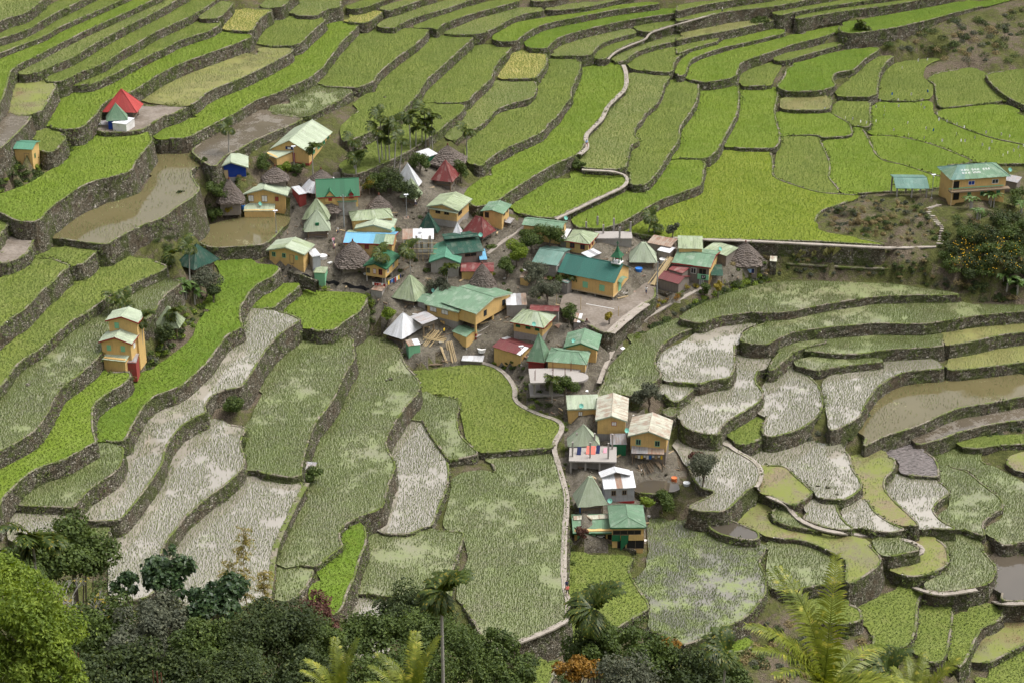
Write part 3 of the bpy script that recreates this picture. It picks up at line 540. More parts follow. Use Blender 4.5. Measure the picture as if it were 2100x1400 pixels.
# ---------------------------------------------------------------- helpers for meshes and objects
def link(name, me, parent=None, kind=None):
    o = bpy.data.objects.new(name, me); COL.objects.link(o)
    if parent is not None: o.parent = parent
    if kind: o['kind'] = kind
    return o
def mesh_np(name, verts, faces, mat=None, smooth=False):
    me = bpy.data.meshes.new(name)
    verts = np.asarray(verts, np.float32); faces = np.asarray(faces, np.int32)
    n = faces.shape[1]
    me.vertices.add(len(verts)); me.vertices.foreach_set('co', verts.ravel())
    me.loops.add(faces.size); me.loops.foreach_set('vertex_index', faces.ravel())
    me.polygons.add(len(faces)); me.polygons.foreach_set('loop_start', np.arange(0, faces.size, n, dtype=np.int32))
    me.polygons.foreach_set('loop_total', np.full(len(faces), n, np.int32))
    me.polygons.foreach_set('use_smooth', np.full(len(faces), bool(smooth)))
    me.update(calc_edges=True); me.validate()
    if mat: me.materials.append(mat)
    return me
rng = np.random.default_rng(5)
def vnoise(x, y, s, seed=0):     # cheap value noise, vectorised
    x = np.asarray(x)*s; y = np.asarray(y)*s
    xi = np.floor(x).astype(np.int64); yi = np.floor(y).astype(np.int64); fx = x-xi; fy = y-yi
    fx = fx*fx*(3-2*fx); fy = fy*fy*(3-2*fy)
    def h(a, b):
        k = (a*374761393+b*668265263+seed*1274126177) & 0x7fffffff
        k = ((k ^ (k >> 13))*1274126177) & 0x7fffffff
        return ((k ^ (k >> 16)) & 0xffff)/65535.0
    return (h(xi, yi)*(1-fx)+h(xi+1, yi)*fx)*(1-fy)+(h(xi, yi+1)*(1-fx)+h(xi+1, yi+1)*fx)*fy
# ---------------------------------------------------------------- ground under and between the terraces (one height field)
GX0, GX1, GY0, GY1, GS = -150.0, 165.0, 205.0, 520.0, 1.25
gxs = np.arange(GX0, GX1+.01, GS); gys = np.arange(GY0, GY1+.01, GS)
GXX, GYY = np.meshgrid(gxs, gys)
fix = np.zeros(GXX.shape, bool); Zg = np.full(GXX.shape, np.nan)
for q in paddies:
    w = unproj(q.px[:, 0], q.px[:, 1], q.z)[:, :2]; q.w0 = w
    i0, i1 = np.searchsorted(gxs, [w[:, 0].min()-GS, w[:, 0].max()+GS]); j0, j1 = np.searchsorted(gys, [w[:, 1].min()-GS, w[:, 1].max()+GS])
    X = GXX[j0:j1, i0:i1]; Y = GYY[j0:j1, i0:i1]
    if X.size == 0: continue
    m = in_poly(w, X, Y)
    zz = Zg[j0:j1, i0:i1]; zz[m] = np.fmax(zz[m], q.z); fix[j0:j1, i0:i1] |= m
def pin(u, v, z, r=1.5):
    p = unproj(u, v, z); m = (GXX-p[0])**2+(GYY-p[1])**2 < r*r
    Zg[m] = z; fix[m] = True
for u, v, z in PINS: pin(u, v, z)
PL = plane_z(GYY); Zg = Zg-PL          # residual above the general slope
Zh = np.where(fix, Zg, 0.0)
for st in (16, 8, 4, 2, 1):      # coarse-to-fine relaxation
    F = np.zeros(Zh[::st, ::st].shape, bool); V = np.zeros(F.shape); Ct = np.zeros(F.shape)
    jj, ii = np.nonzero(fix); np.add.at(V, (np.minimum(jj//st, F.shape[0]-1), np.minimum(ii//st, F.shape[1]-1)), Zg[jj, ii]); np.add.at(Ct, (np.minimum(jj//st, F.shape[0]-1), np.minimum(ii//st, F.shape[1]-1)), 1)
    F = Ct > 0; V = np.where(F, V/np.maximum(Ct, 1), 0)
    Zc = Zh[::st, ::st].copy()
    for _ in range(400 if st > 1 else 150):
        Pd = np.pad(Zc, 1, mode='edge'); Zc = (Pd[:-2, 1:-1]+Pd[2:, 1:-1]+Pd[1:-1, :-2]+Pd[1:-1, 2:])/4
        Zc = np.where(F, V, Zc)
    up = np.repeat(np.repeat(Zc, st, 0), st, 1)[:Zh.shape[0], :Zh.shape[1]]
    Zh = np.where(fix, Zg, up)
Zh = Zh+PL
near = fix.copy()
for _ in range(2):
    Pd = np.pad(near, 1); near = Pd[:-2, 1:-1] | Pd[2:, 1:-1] | Pd[1:-1, :-2] | Pd[1:-1, 2:] | Pd[1:-1, 1:-1]
Zm = Zh.copy()
for _ in range(2):
    Pd = np.pad(Zm, 1, mode='edge'); Zm = np.min([Pd[a:a+Zm.shape[0], b:b+Zm.shape[1]] for a in (0, 1, 2) for b in (0, 1, 2)], axis=0)
Zu = np.where(near, Zm-.35, Zh+ (vnoise(GXX, GYY, .35, 3)-.5)*.9 + (vnoise(GXX, GYY, .9, 4)-.5)*.35)
def ground_z(x, y):
    fx = np.clip((np.asarray(x, float)-GX0)/GS, 0, len(gxs)-1.001); fy = np.clip((np.asarray(y, float)-GY0)/GS, 0, len(gys)-1.001)
    i = fx.astype(int); j = fy.astype(int); a = fx-i; b = fy-j
    return (Zu[j, i]*(1-a)+Zu[j, i+1]*a)*(1-b)+(Zu[j+1, i]*(1-a)+Zu[j+1, i+1]*a)*b
nx, ny = len(gxs), len(gys)
ii = np.arange(nx-1)[None, :]+np.arange(ny-1)[:, None]*nx
_gv = np.stack([GXX.ravel(), GYY.ravel(), Zu.ravel()], 1); _gf = np.stack([ii, ii+1, ii+nx+1, ii+nx], -1).reshape(-1, 4)
VILLAGE = np.array([(560,380),(700,350),(840,330),(980,400),(1060,440),(1180,460),(1300,450),(1560,490),(1580,560),(1440,600),(1330,640),(1240,790),(1330,850),(1400,960),(1390,1020),(1340,1060),(1340,1130),(1170,1120),(1150,860),(1000,750),(830,745),(760,640),(620,600),(540,560),(590,460)], float)
_fc = _gv[_gf].mean(1); _fu, _fv, _ = proj(_fc); _in = in_poly(VILLAGE, _fu+(vnoise(_fc[:, 0], _fc[:, 1], .3, 31)-.5)*40, _fv+(vnoise(_fc[:, 0], _fc[:, 1], .3, 32)-.5)*30)
def _sub(name, m, mat):
    f = _gf[m]; u_, inv = np.unique(f, return_inverse=True); return link(name, mesh_np(name, _gv[u_], inv.reshape(-1, 4), mat, True), None, 'structure')
ground = _sub('ground', ~_in, MAT['ground']); yard = _sub('village_ground', _in, MAT['yard'])
def hit(u, v):
    """where the line of sight through a pixel meets the place: terrace floor or ground"""
    k = lab(u, v)
    if k >= 0: return Vector(unproj(u, v, paddies[k].z))
    d = rays(u, v); t = np.linspace(200, 620, 1400)/np.linalg.norm(d)
    p = d[None]*t[:, None]; p[:, 2] += HC
    below = np.nonzero(p[:, 2] < ground_z(p[:, 0], p[:, 1]))[0]
    i = below[0] if len(below) else len(t)-1
    return Vector(p[i])
def top_z(x, y):
    z = float(ground_z(x, y))
    for q in paddies:
        if q.z > z and q.w0[:, 0].min() < x < q.w0[:, 0].max() and q.w0[:, 1].min() < y < q.w0[:, 1].max():
            if in_poly(q.w0, np.array([x]), np.array([y]))[0]: z = q.z
    return z
# far mountainside closing the valley (out of frame above; the paddies mirror it) and the slope below the viewpoint
def sheet(name, xs, ys, fz, mat):
    X, Y = np.meshgrid(xs, ys); Z = fz(X, Y); n = len(xs)
    i = np.arange(n-1)[None, :]+np.arange(len(ys)-1)[:, None]*n
    return link(name, mesh_np(name, np.stack([X.ravel(), Y.ravel(), Z.ravel()], 1), np.stack([i, i+1, i+n+1, i+n], -1).reshape(-1, 4), mat, True), None, 'structure')
def _mz(X, Y):
    e = ground_z(np.clip(X, GX0+2, GX1-2), np.clip(Y, GY0+2, GY1-2))
    d = np.maximum(np.maximum(Y-(GY1-4), 0), np.maximum(np.maximum(X-(GX1-4), GX0+4-X), 0))
    s = np.interp(X, [-700, -200, 0, 150, 500, 900], [.46, .44, .47, .54, .60, .55])
    return e-.8+np.minimum(d, 25)*.25+np.maximum(d-25, 0)*s*np.clip(1.15-d/2600, .5, 1.2)*np.clip((Y-150)/250, 0.0, 1)+(vnoise(X, Y, .012, 8)-.5)*np.minimum(d, 200)*.35+(vnoise(X, Y, .05, 9)-.5)*np.minimum(d, 60)*.2
mount = sheet('mountain', np.linspace(-900, 1000, 150), np.concatenate([np.linspace(150, 510, 40), np.linspace(516, 1300, 60)]), _mz, MAT['ground'])
# cut the part of the mountain sheet that would lie inside the terraced ground
_bm = bmesh.new(); _bm.from_mesh(mount.data)
bmesh.ops.delete(_bm, geom=[f for f in _bm.faces if all(GX0+6 < v.co.x < GX1-6 and v.co.y < GY1-6 for v in f.verts) or all(v.co.y < 205 for v in f.verts)], context='FACES')
_bm.to_mesh(mount.data); _bm.free()
def near_z(x, y):
    x = np.asarray(x, float); y = np.asarray(y, float)
    e = ground_z(np.clip(x, GX0+2, GX1-2), np.full_like(x, GY0+6)+0*y)
    line = HC-.775*y-4.0         # just under the lowest line of sight
    return np.where(y > 214, e-1.5, np.minimum(np.maximum(line, e-1.5), HC-3))
nearhill = sheet('near_slope', np.linspace(-160, 170, 80), np.linspace(4, 216, 70), lambda X, Y: near_z(X, Y)+(vnoise(X, Y, .2, 5)-.5)*1.2, MAT['ground'])
# ---------------------------------------------------------------- the terraces
from mathutils.geometry import tessellate_polygon
crest_pts = []; wall_pts = []
for k, q in enumerate(paddies):
    w = chaikin(q.w0, 1); b = resample(w, .8); n = len(b)
    if n < 6: continue
    tn = np.roll(b, -1, 0)-np.roll(b, 1, 0); tn /= np.linalg.norm(tn, axis=1)[:, None]+1e-9
    on = np.stack([tn[:, 1], -tn[:, 0]], 1)
    ar = np.sum(b[:, 0]*np.roll(b[:, 1], -1)-np.roll(b[:, 0], -1)*b[:, 1])
    if ar < 0: on = -on
    b3 = np.c_[b, np.full(n, q.z)]
    u0, v0, _ = proj(b3); u1, v1, _ = proj(np.c_[b+on*.4, np.full(n, q.z)])
    du, dv = u1-u0, v1-v0; L = np.hypot(du, dv)+1e-9; du /= L; dv /= L
    typ = np.zeros(n, int); drop = np.zeros(n); rise = np.zeros(n)
    for i in range(n):
        bb = -1
        for g in range(2, 60, 2):
            c = lab(u0[i]+du[i]*g, v0[i]+dv[i]*g)
            if c >= 0 and c != k: bb = c; break
        if bb >= 0:
            dz = q.z-paddies[bb].z
            if dz > 0.03: typ[i] = 1; drop[i] = dz
            else: rise[i] = -dz
        else:
            gz = float(ground_z(b[i, 0]+on[i, 0]*3, b[i, 1]+on[i, 1]*3))
            if q.z-gz > .25 or dv[i] > .3: typ[i] = 1; drop[i] = max(.3, q.z-gz+.2)
            else: rise[i] = .1
    cnt = sum(np.roll(typ, s) for s in (-2, -1, 0, 1, 2)); typ = (cnt >= 3).astype(int)
    for _ in range(2): drop = np.maximum.reduce([np.roll(drop, 1), drop, np.roll(drop, -1)])*.5+drop*.5
    ext = np.where(typ == 0, np.clip(.35+rise*1.1, .3, 3.0), 0.0)
    ext = (np.roll(ext, 1)+ext+np.roll(ext, -1))/3*np.where(typ == 0, 1, 0)
    outer = b+on*ext[:, None]
    q.w1 = outer; fv = [Vector((x, y, 0)) for x, y in outer]
    tri = np.array(tessellate_polygon([fv]), np.int32)
    # floor plus a short skirt so that no edge is paper thin
    V = np.r_[np.c_[outer, np.full(n, q.z)], np.c_[outer, np.full(n, q.z-.12)]]
    a = np.arange(n); bnx = (a+1) % n
    sk = np.r_[np.stack([a, a+n, bnx], 1), np.stack([bnx, a+n, bnx+n], 1)]
    nn = np.cross(V[tri[:, 1]]-V[tri[:, 0]], V[tri[:, 2]]-V[tri[:, 0]])[:, 2]
    tri[nn < 0] = tri[nn < 0][:, ::-1]
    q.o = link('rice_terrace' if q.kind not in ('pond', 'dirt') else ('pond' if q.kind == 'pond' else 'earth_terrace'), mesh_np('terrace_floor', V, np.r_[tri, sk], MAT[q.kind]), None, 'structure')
    core = b+on*np.maximum(ext-.06, -.06)[:, None]
    CV = np.r_[np.c_[core, np.full(n, q.z-.03)], np.c_[core+on*.25+rng.normal(0, .05, (n, 2)), np.full(n, q.z-2.0)], np.c_[core+on*.4, np.full(n, q.z-4.5)]]
    link('terrace_core', mesh_np('terrace_core', CV, np.r_[np.stack([a, a+n, bnx+n, bnx], 1), np.stack([a+n, a+2*n, bnx+2*n, bnx+n], 1)], MAT['wall']), q.o)
    # runs of front edge
    runs = []
    if typ.all(): runs = [list(range(n))+[0]]
    elif typ.any():
        s0 = int(np.nonzero(typ == 0)[0][0]); cur = []
        for j in range(1, n+1):
            i = (s0+j) % n
            if typ[i]: cur.append(i)
            else:
                if len(cur) > 1: runs.append(cur)
                cur = []
        if len(cur) > 1: runs.append(cur)
    for run in runs:
        r = np.array(run); m = len(r); P0 = b[r]; N0 = on[r]; D0 = drop[r]
        if m < 2: continue
        rows = 7; depth = D0+.7
        t = np.linspace(0, 1, rows)
        off = t[None]*depth[:, None]*.16+rng.normal(0, .07, (m, rows))*(t > 0)[None]
        if q.kind != 'dirt': off[:, 0] = .05
        zz = q.z+.06-t[None]*depth[:, None]+rng.normal(0, .04, (m, rows))
        X = P0[:, None, 0]+N0[:, None, 0]*off; Y = P0[:, None, 1]+N0[:, None, 1]*off
        i = np.arange(m-1)[:, None]*rows+np.arange(rows-1)[None]
        f = np.stack([i, i+1, i+rows+1, i+rows], -1).reshape(-1, 4)
        link('terrace_wall', mesh_np('terrace_wall', np.stack([X, Y, zz], -1).reshape(-1, 3), f, MAT['wall']), q.o)
        wd = .27+.12*vnoise(P0[:, 0], P0[:, 1], .4, 6)+rng.normal(0, .03, m)
        cs = [(.06, -.10), (.02, .09), (-.5, .14), (-.92, .10), (-1.0, -.06)]
        cv = np.stack([np.stack([P0[:, 0]+N0[:, 0]*(c*wd if c < 0 else c), P0[:, 1]+N0[:, 1]*(c*wd if c < 0 else c), q.z+h+rng.normal(0, .025, m)], -1) for c, h in cs], 1)
        i = np.arange(m-1)[:, None]*5+np.arange(4)[None]
        f = np.stack([i, i+1, i+6, i+5], -1).reshape(-1, 4)
        link('bund', mesh_np('bund', cv.reshape(-1, 3), f, MAT['crest']), q.o)
        crest_pts.append(np.c_[P0+N0*.05, np.full(m, q.z+.08), N0, D0])
crest_pts = np.vstack(crest_pts)
# ---------------------------------------------------------------- rice plants
def tufts(name, pts, h, w, splay, blades, mat, label):
    n = len(pts)
    if n == 0: return
    th = rng.uniform(0, 2*math.pi, (n, blades)); hh = h*rng.uniform(.6, 1.2, (n, blades)); sp = splay*rng.uniform(.3, 1.2, (n, blades))
    bx = pts[:, None, 0]+rng.normal(0, w*.6, (n, blades)); by = pts[:, None, 1]+rng.normal(0, w*.6, (n, blades)); bz = np.broadcast_to(pts[:, None, 2], bx.shape)
    cx, sx = np.cos(th), np.sin(th); ww = w*rng.uniform(.6, 1.2, (n, blades))
    v0 = np.stack([bx-sx*ww, by+cx*ww, bz], -1); v1 = np.stack([bx+sx*ww, by-cx*ww, bz], -1); v2 = np.stack([bx+cx*sp, by+sx*sp, bz+hh], -1)
    V = np.stack([v0, v1, v2], 2).reshape(-1, 3)
    o = link(name, mesh_np(name, V, np.arange(len(V)).reshape(-1, 3), mat), None, 'stuff')
    o['label'] = label; o['category'] = 'rice'
    return o
def scatter(q, sp, row=True, rot=0.15, thr=None, nz=.2, seed=1):
    w = getattr(q, 'w1', q.w0); lo, hi = w.min(0)-1, w.max(0)+1
    X, Y = np.meshgrid(np.arange(lo[0], hi[0], sp), np.arange(lo[1], hi[1], sp*(1.0 if row else 1)))
    X = X+rng.normal(0, sp*(.26 if row else .38), X.shape); Y = Y+rng.normal(0, sp*(.26 if row else .38), Y.shape)
    m = in_poly(w, X, Y)
    if thr is not None:
        v = .6*vnoise(X, Y, nz, seed)+.4*vnoise(X, Y, nz*3.1, seed+1)
        m &= rng.random(X.shape) < np.clip((v-thr)*4+.5, .06, 1)
    m &= (np.abs(X) < 130)
    return np.stack([X[m], Y[m], np.full(m.sum(), q.z)], 1)
cat = lambda L: np.vstack(L) if L else np.zeros((0, 3))
_pl, _sp_, _gr, _vv, _ol = [], [], [], [], []
for k, q in enumerate(paddies):
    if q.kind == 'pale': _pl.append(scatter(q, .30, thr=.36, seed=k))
    elif q.kind in ('sparse', 'greywater'): _sp_.append(scatter(q, .27, thr=.32, seed=k))
    elif q.kind in ('olive',): _ol.append(scatter(q, .36, thr=.3, seed=k))
    elif q.kind in ('algae', 'olivewater'): _ol.append(scatter(q, .55, thr=.5, seed=k))
    elif q.kind in ('vivid', 'bright', 'lime'): _vv.append(scatter(q, .48, row=False))
    elif q.kind in ('green', 'dull', 'yellow'): _gr.append(scatter(q, .46, row=False))
tufts('rice_seedlings', cat(_pl), .38, .038, .12, 4, MAT['tuft_pale'], 'thin pale rice seedlings standing in the whitish flooded paddies')
tufts('rice_plants', cat(_sp_), .36, .04, .13, 4, MAT['tuft_green'], 'rows of young green rice standing in the shallow planted water')
tufts('rice_stubble', cat(_ol), .30, .04, .14, 3, MAT['tuft_pale'], 'olive rice stubble in the muddy brown paddies')
tufts('bright_rice_crop', cat(_vv), .24, .075, .16, 4, MAT['tuft_vivid'], 'dense bright green rice crop filling the sunniest terraces')
tufts('green_rice_crop', cat(_gr), .24, .075, .16, 4, MAT['tuft_green'], 'dense dull green rice crop filling the upper terraces')
# ---------------------------------------------------------------- building kit
HT = dict(TILES); HT.update({'J':(420,200,5),'K':(680,260,5),'L':(540,380,5.833),'M':(780,440,5.833),'N':(760,560,5.833),'O':(980,580,5.833),'P':(1040,430,5.833),'Q':(1280,460,5.833),
  'R':(1120,780,5.833),'S':(1120,930,5.833),'T':(1640,300,4.565),'U':(160,560,6.364),'Y':(330,420,4.48)})
def px(t, p): ox, oy, s = HT[t]; return (p[0]/s+ox, p[1]/s+oy)
def empty(name, loc, label, catg, group=None, rz=0.0):
    o = bpy.data.objects.new(name, None); COL.objects.link(o); o.location = loc; o.rotation_euler = (0, 0, rz); o.empty_display_size = .5
    tag(o, label, catg, group); return o
def tag(o, label, catg, group=None):
    o['label'] = label; o['category'] = catg
    if group: o['group'] = group
    return o
class MB:
    """collects faces with uv; build() links them as one mesh object in the space of its parent"""
    def __init__(s): s.v = []; s.f = []; s.uv = []
    def poly(s, pts, uv=None):
        i = len(s.v); s.v += [tuple(p) for p in pts]; s.f.append(list(range(i, i+len(pts))))
        if uv is None:
            p = [Vector(q) for q in pts]; n = (p[1]-p[0]).cross(p[2]-p[1])
            if abs(n.z) > max(abs(n.x), abs(n.y)): uv = [(q.x, q.y) for q in p]
            else:
                h = Vector((-n.y, n.x, 0)); h = h.normalized() if h.length > 1e-6 else Vector((1, 0, 0))
                uv = [(q.dot(h), q.z) for q in p]
        s.uv += uv; return s
    def box(s, x0, x1, y0, y1, z0, z1, M=None):
        c = [Vector((x, y, z)) for z in (z0, z1) for y in (y0, y1) for x in (x0, x1)]
        if M is not None: c = [M @ q for q in c]
        for f in ((0, 2, 3, 1), (4, 5, 7, 6), (0, 1, 5, 4), (1, 3, 7, 5), (3, 2, 6, 7), (2, 0, 4, 6)): s.poly([c[k] for k in f])
        return s
    def slab(s, pts, t, uv=None):      # planar polygon given thickness t below it
        p = [Vector(q) for q in pts]; n = (p[1]-p[0]).cross(p[2]-p[1]).normalized()
        if n.z < 0: p.reverse(); n = -n; uv = uv[::-1] if uv else None
        b = [q-n*t for q in p]; k = len(p)
        s.poly(p, uv); s.poly(b[::-1], uv[::-1] if uv else None)
        for i in range(k): s.poly([p[i], b[i], b[(i+1) % k], p[(i+1) % k]])
        return s
    def tube(s, a, b, r0, r1=None, n=6, cap=True):
        a = Vector(a); b = Vector(b); r1 = r0 if r1 is None else r1; d = (b-a)
        q = d.to_track_quat('Z', 'Y')
        A = [a+q @ Vector((math.cos(2*math.pi*i/n)*r0, math.sin(2*math.pi*i/n)*r0, 0)) for i in range(n)]
        B = [b+q @ Vector((math.cos(2*math.pi*i/n)*r1, math.sin(2*math.pi*i/n)*r1, 0)) for i in range(n)]
        for i in range(n): j = (i+1) % n; s.poly([A[i], A[j], B[j], B[i]])
        if cap: s.poly(A[::-1]); s.poly(B)
        return s
    def mesh(s, name, mat, smooth=False):
        me = bpy.data.meshes.new(name); me.from_pydata(s.v, [], s.f)
        ul = me.uv_layers.new(name='UVMap'); ul.data.foreach_set('uv', [c for q in s.uv for c in q])
        if mat: me.materials.append(mat)
        me.polygons.foreach_set('use_smooth', [bool(smooth)]*len(me.polygons))
        return me
    def build(s, name, mat, parent=None, smooth=False):
        return link(name, s.mesh(name, mat, smooth), parent)
def frame(tile, FL, FR, BR, B, h, zg=None, dmin=2.2):
    """front-left, front-right, back-right eave corners (pixels) -> origin, yaw, width, depth, ground height"""
    if zg is None: zg = hit(*px(tile, B)).z
    ze = zg+h
    a, b, c = [Vector(unproj(*px(tile, p), ze)) for p in (FL, FR, BR)]
    e = (b-a); W = e.length; yaw = math.atan2(e.y, e.x); ey = Vector((-math.sin(yaw), math.cos(yaw), 0))
    D = (c-b).dot(ey)
    if D < dmin: D = dmin
    o = (a+b)/2+ey*D/2; o.z = zg
    return o, yaw, W, D
def slope(root, roofpart, e0, e1, r1, r0, mat, w=.95, off=.03):
    """sheets laid on one roof slope: eave e0-e1, ridge r0-r1"""
    e0, e1, r0, r1 = map(Vector, (e0, e1, r0, r1)); L = max((e1-e0).length, (r1-r0).length); n = max(2, int(round(L/w)))
    nrm = (e1-e0).cross(((r0+r1)/2-e0)).normalized()
    if nrm.z < 0: nrm = -nrm
    for k in range(n):
        t0, t1 = k/n, (k+1)/n
        a, b = e0.lerp(e1, t0), e0.lerp(e1, t1); c, d = r0.lerp(r1, t1), r0.lerp(r1, t0)
        lift = nrm*(off+random.uniform(0, .025)); ex = (a-d).normalized()*random.uniform(-.02, .08); ex2 = (b-c).normalized()*random.uniform(-.02, .08)
        a, b, c, d = a+lift+ex, b+lift+ex2, c+lift, d+lift
        u0, u1 = t0*L, t1*L; hh = (a-d).length
        pts = [a, b, c, d] if (c-d).length > .03 else [a, b, (c+d)/2]
        uv = [(u0, 0), (u1, 0), (u1, hh), (u0, hh)] if len(pts) == 4 else [(u0, 0), (u1, 0), ((u0+u1)/2, hh)]
        m = mat[k*len(mat)//n] if isinstance(mat, list) else mat
        MB().slab(pts, .025, uv).build('roof_sheet', RM[m], roofpart)
def roof(root, W, D, ze, rise, kind, mat, o=0.0, fascia=None, hipf=.35, name='roof', sheets=True, trunc=0.0):
    """roof over a W x D eave rectangle centred on the origin; returns the roof part"""
    x, y = W/2+o, D/2+o; z0, z1 = ze, ze+rise
    m = MB(); S = []
    if kind == 'gx': S = [((-x, -y, z0), (x, -y, z0), (x, 0, z1), (-x, 0, z1)), ((x, y, z0), (-x, y, z0), (-x, 0, z1), (x, 0, z1))]; ridge = [((-x, 0, z1), (x, 0, z1))]
    elif kind == 'gy': S = [((-x, y, z0), (-x, -y, z0), (0, -y, z1), (0, y, z1)), ((x, -y, z0), (x, y, z0), (0, y, z1), (0, -y, z1))]; ridge = [((0, -y, z1), (0, y, z1))]
    elif kind == 'shed': S = [((-x, -y, z0), (x, -y, z0), (x, y, z1), (-x, y, z1))]; ridge = []
    elif kind == 'hip':
        if W >= D: a = max(x-y*(1-hipf)*1.0, x*.12) if W > D*1.15 else x*hipf; A, B = (-a, 0, z1), (a, 0, z1)
        else: a = max(y-x*(1-hipf), y*.12); A, B = (0, -a, z1), (0, a, z1)
        c = [(-x, -y, z0), (x, -y, z0), (x, y, z0), (-x, y, z0)]
        if W >= D: S = [(c[0], c[1], B, A), (c[2], c[3], A, B), (c[1], c[2], B, B), (c[3], c[0], A, A)]
        else: S = [(c[0], c[1], A, A), (c[1], c[2], B, A), (c[2], c[3], B, B), (c[3], c[0], A, B)]
        ridge = [(A, B), (c[0], A), (c[1], B if W >= D else A), (c[2], B), (c[3], A if W >= D else B)]
    else:                        # pyramid, cut off at the top by trunc
        t = trunc; c = [(-x, -y, z0), (x, -y, z0), (x, y, z0), (-x, y, z0)]; T = [(-x*t, -y*t, z1), (x*t, -y*t, z1), (x*t, y*t, z1), (-x*t, y*t, z1)]
        S = [(c[i], c[(i+1) % 4], T[(i+1) % 4], T[i]) for i in range(4)]; ridge = [(c[i], T[i]) for i in range(4)]
        if t > 0: m.slab(T, .06)
    for q in S:
        p = [Vector(v) for v in q]
        if (p[2]-p[3]).length < .01: p = p[:3]
        m.slab(p, .05)
    r0 = mat[0] if isinstance(mat, list) else mat
    rp = m.build(name, RM[r0], root)
    if sheets:
        for q in S: slope(root, rp, q[0], q[1], q[2], q[3], mat)
    if ridge:
        rc = MB()
        for a, b in ridge:
            if (Vector(a)-Vector(b)).length > .1: rc.tube(Vector(a)+Vector((0, 0, .04)), Vector(b)+Vector((0, 0, .04)), .09, .09, 5)
        rc.build('ridge_cap', RM[r0], rp)
    if fascia:
        fm = MB()
        ed = {'gx': [((-x, -y, z0), (x, -y, z0)), ((x, -y, z0), (x, 0, z1)), ((x, 0, z1), (x, y, z0)), ((-x, -y, z0), (-x, 0, z1))], 'gy': [((-x, -y, z0), (0, -y, z1)), ((0, -y, z1), (x, -y, z0)), ((x, -y, z0), (x, y, z0))]}.get(kind, [((-x, -y, z0), (x, -y, z0)), ((x, -y, z0), (x, y, z0)), ((-x, y, z0), (-x, -y, z0))])
        for a, b in ed:
            a, b = Vector(a), Vector(b); dn = Vector((0, 0, -.2)); up = Vector((0, 0, .01)); out = Vector((a.x+b.x, a.y+b.y, 0)); out = out.normalized()*.05
            p = [a+up+out, b+up+out, b+dn+out, a+dn+out]; q = [v-out*1.2 for v in p]
            fm.poly(p); fm.poly(q[::-1]); fm.poly([p[0], q[0], q[1], p[1]]); fm.poly([p[2], q[2], q[3], p[3]])
        fm.build('fascia', fascia, rp)
    return rp
def walls(root, W, D, z0, z1, mat, gable=None, rise=0.0, name='wall'):
    x, y = W/2, D/2; m = MB()
    c = [(-x, -y), (x, -y), (x, y), (-x, y)]
    for i in range(4):
        a, b = c[i], c[(i+1) % 4]
        if (gable == 'gy' and i in (0, 2)) or (gable == 'gx' and i in (1, 3)):
            mid = ((a[0]+b[0])/2, (a[1]+b[1])/2, z1+rise); m.poly([(*a, z0), (*b, z0), (*b, z1), mid, (*a, z1)])
        else: m.poly([(*a, z0), (*b, z0), (*b, z1), (*a, z1)])
    m.poly([(*c[0], z0), (*c[3], z0), (*c[2], z0), (*c[1], z0)])
    if gable not in ('gx', 'gy'): m.poly([(*q, z1) for q in c])
    return m.build(name, mat, root)
def opening(root, W, D, face, s, zc, w, h, mat, frm=None, kind='window'):
    """window or door on face F/R/L/B at fraction s, centre height zc"""
    fm = {'F': Matrix.Translation((-W/2+s*W, -D/2, zc)), 'R': Matrix.Translation((W/2, -D/2+s*D, zc)) @ Matrix.Rotation(math.pi/2, 4, 'Z'), 'L': Matrix.Translation((-W/2, -D/2+(1-s)*D, zc)) @ Matrix.Rotation(-math.pi/2, 4, 'Z')}[face]
    t = .07; f = MB()
    if frm is not None:
        f.box(-w/2-t, w/2+t, -.05, .03, h/2, h/2+t, fm); f.box(-w/2-t, w/2+t, -.07, .03, -h/2-t, -h/2, fm); f.box(-w/2-t, -w/2, -.05, .03, -h/2, h/2, fm); f.box(w/2, w/2+t, -.05, .03, -h/2, h/2, fm)
        if kind == 'window': f.box(-.025, .025, -.045, .03, -h/2, h/2, fm)
        o = f.build(kind, frm, root); MB().box(-w/2, w/2, -.03, .03, -h/2, h/2, fm).build('pane' if kind == 'window' else 'leaf', mat, o)
    else: o = MB().box(-w/2, w/2, -.05, .03, -h/2, h/2, fm).build(kind, mat, root)
    return o
HOUSES = {}
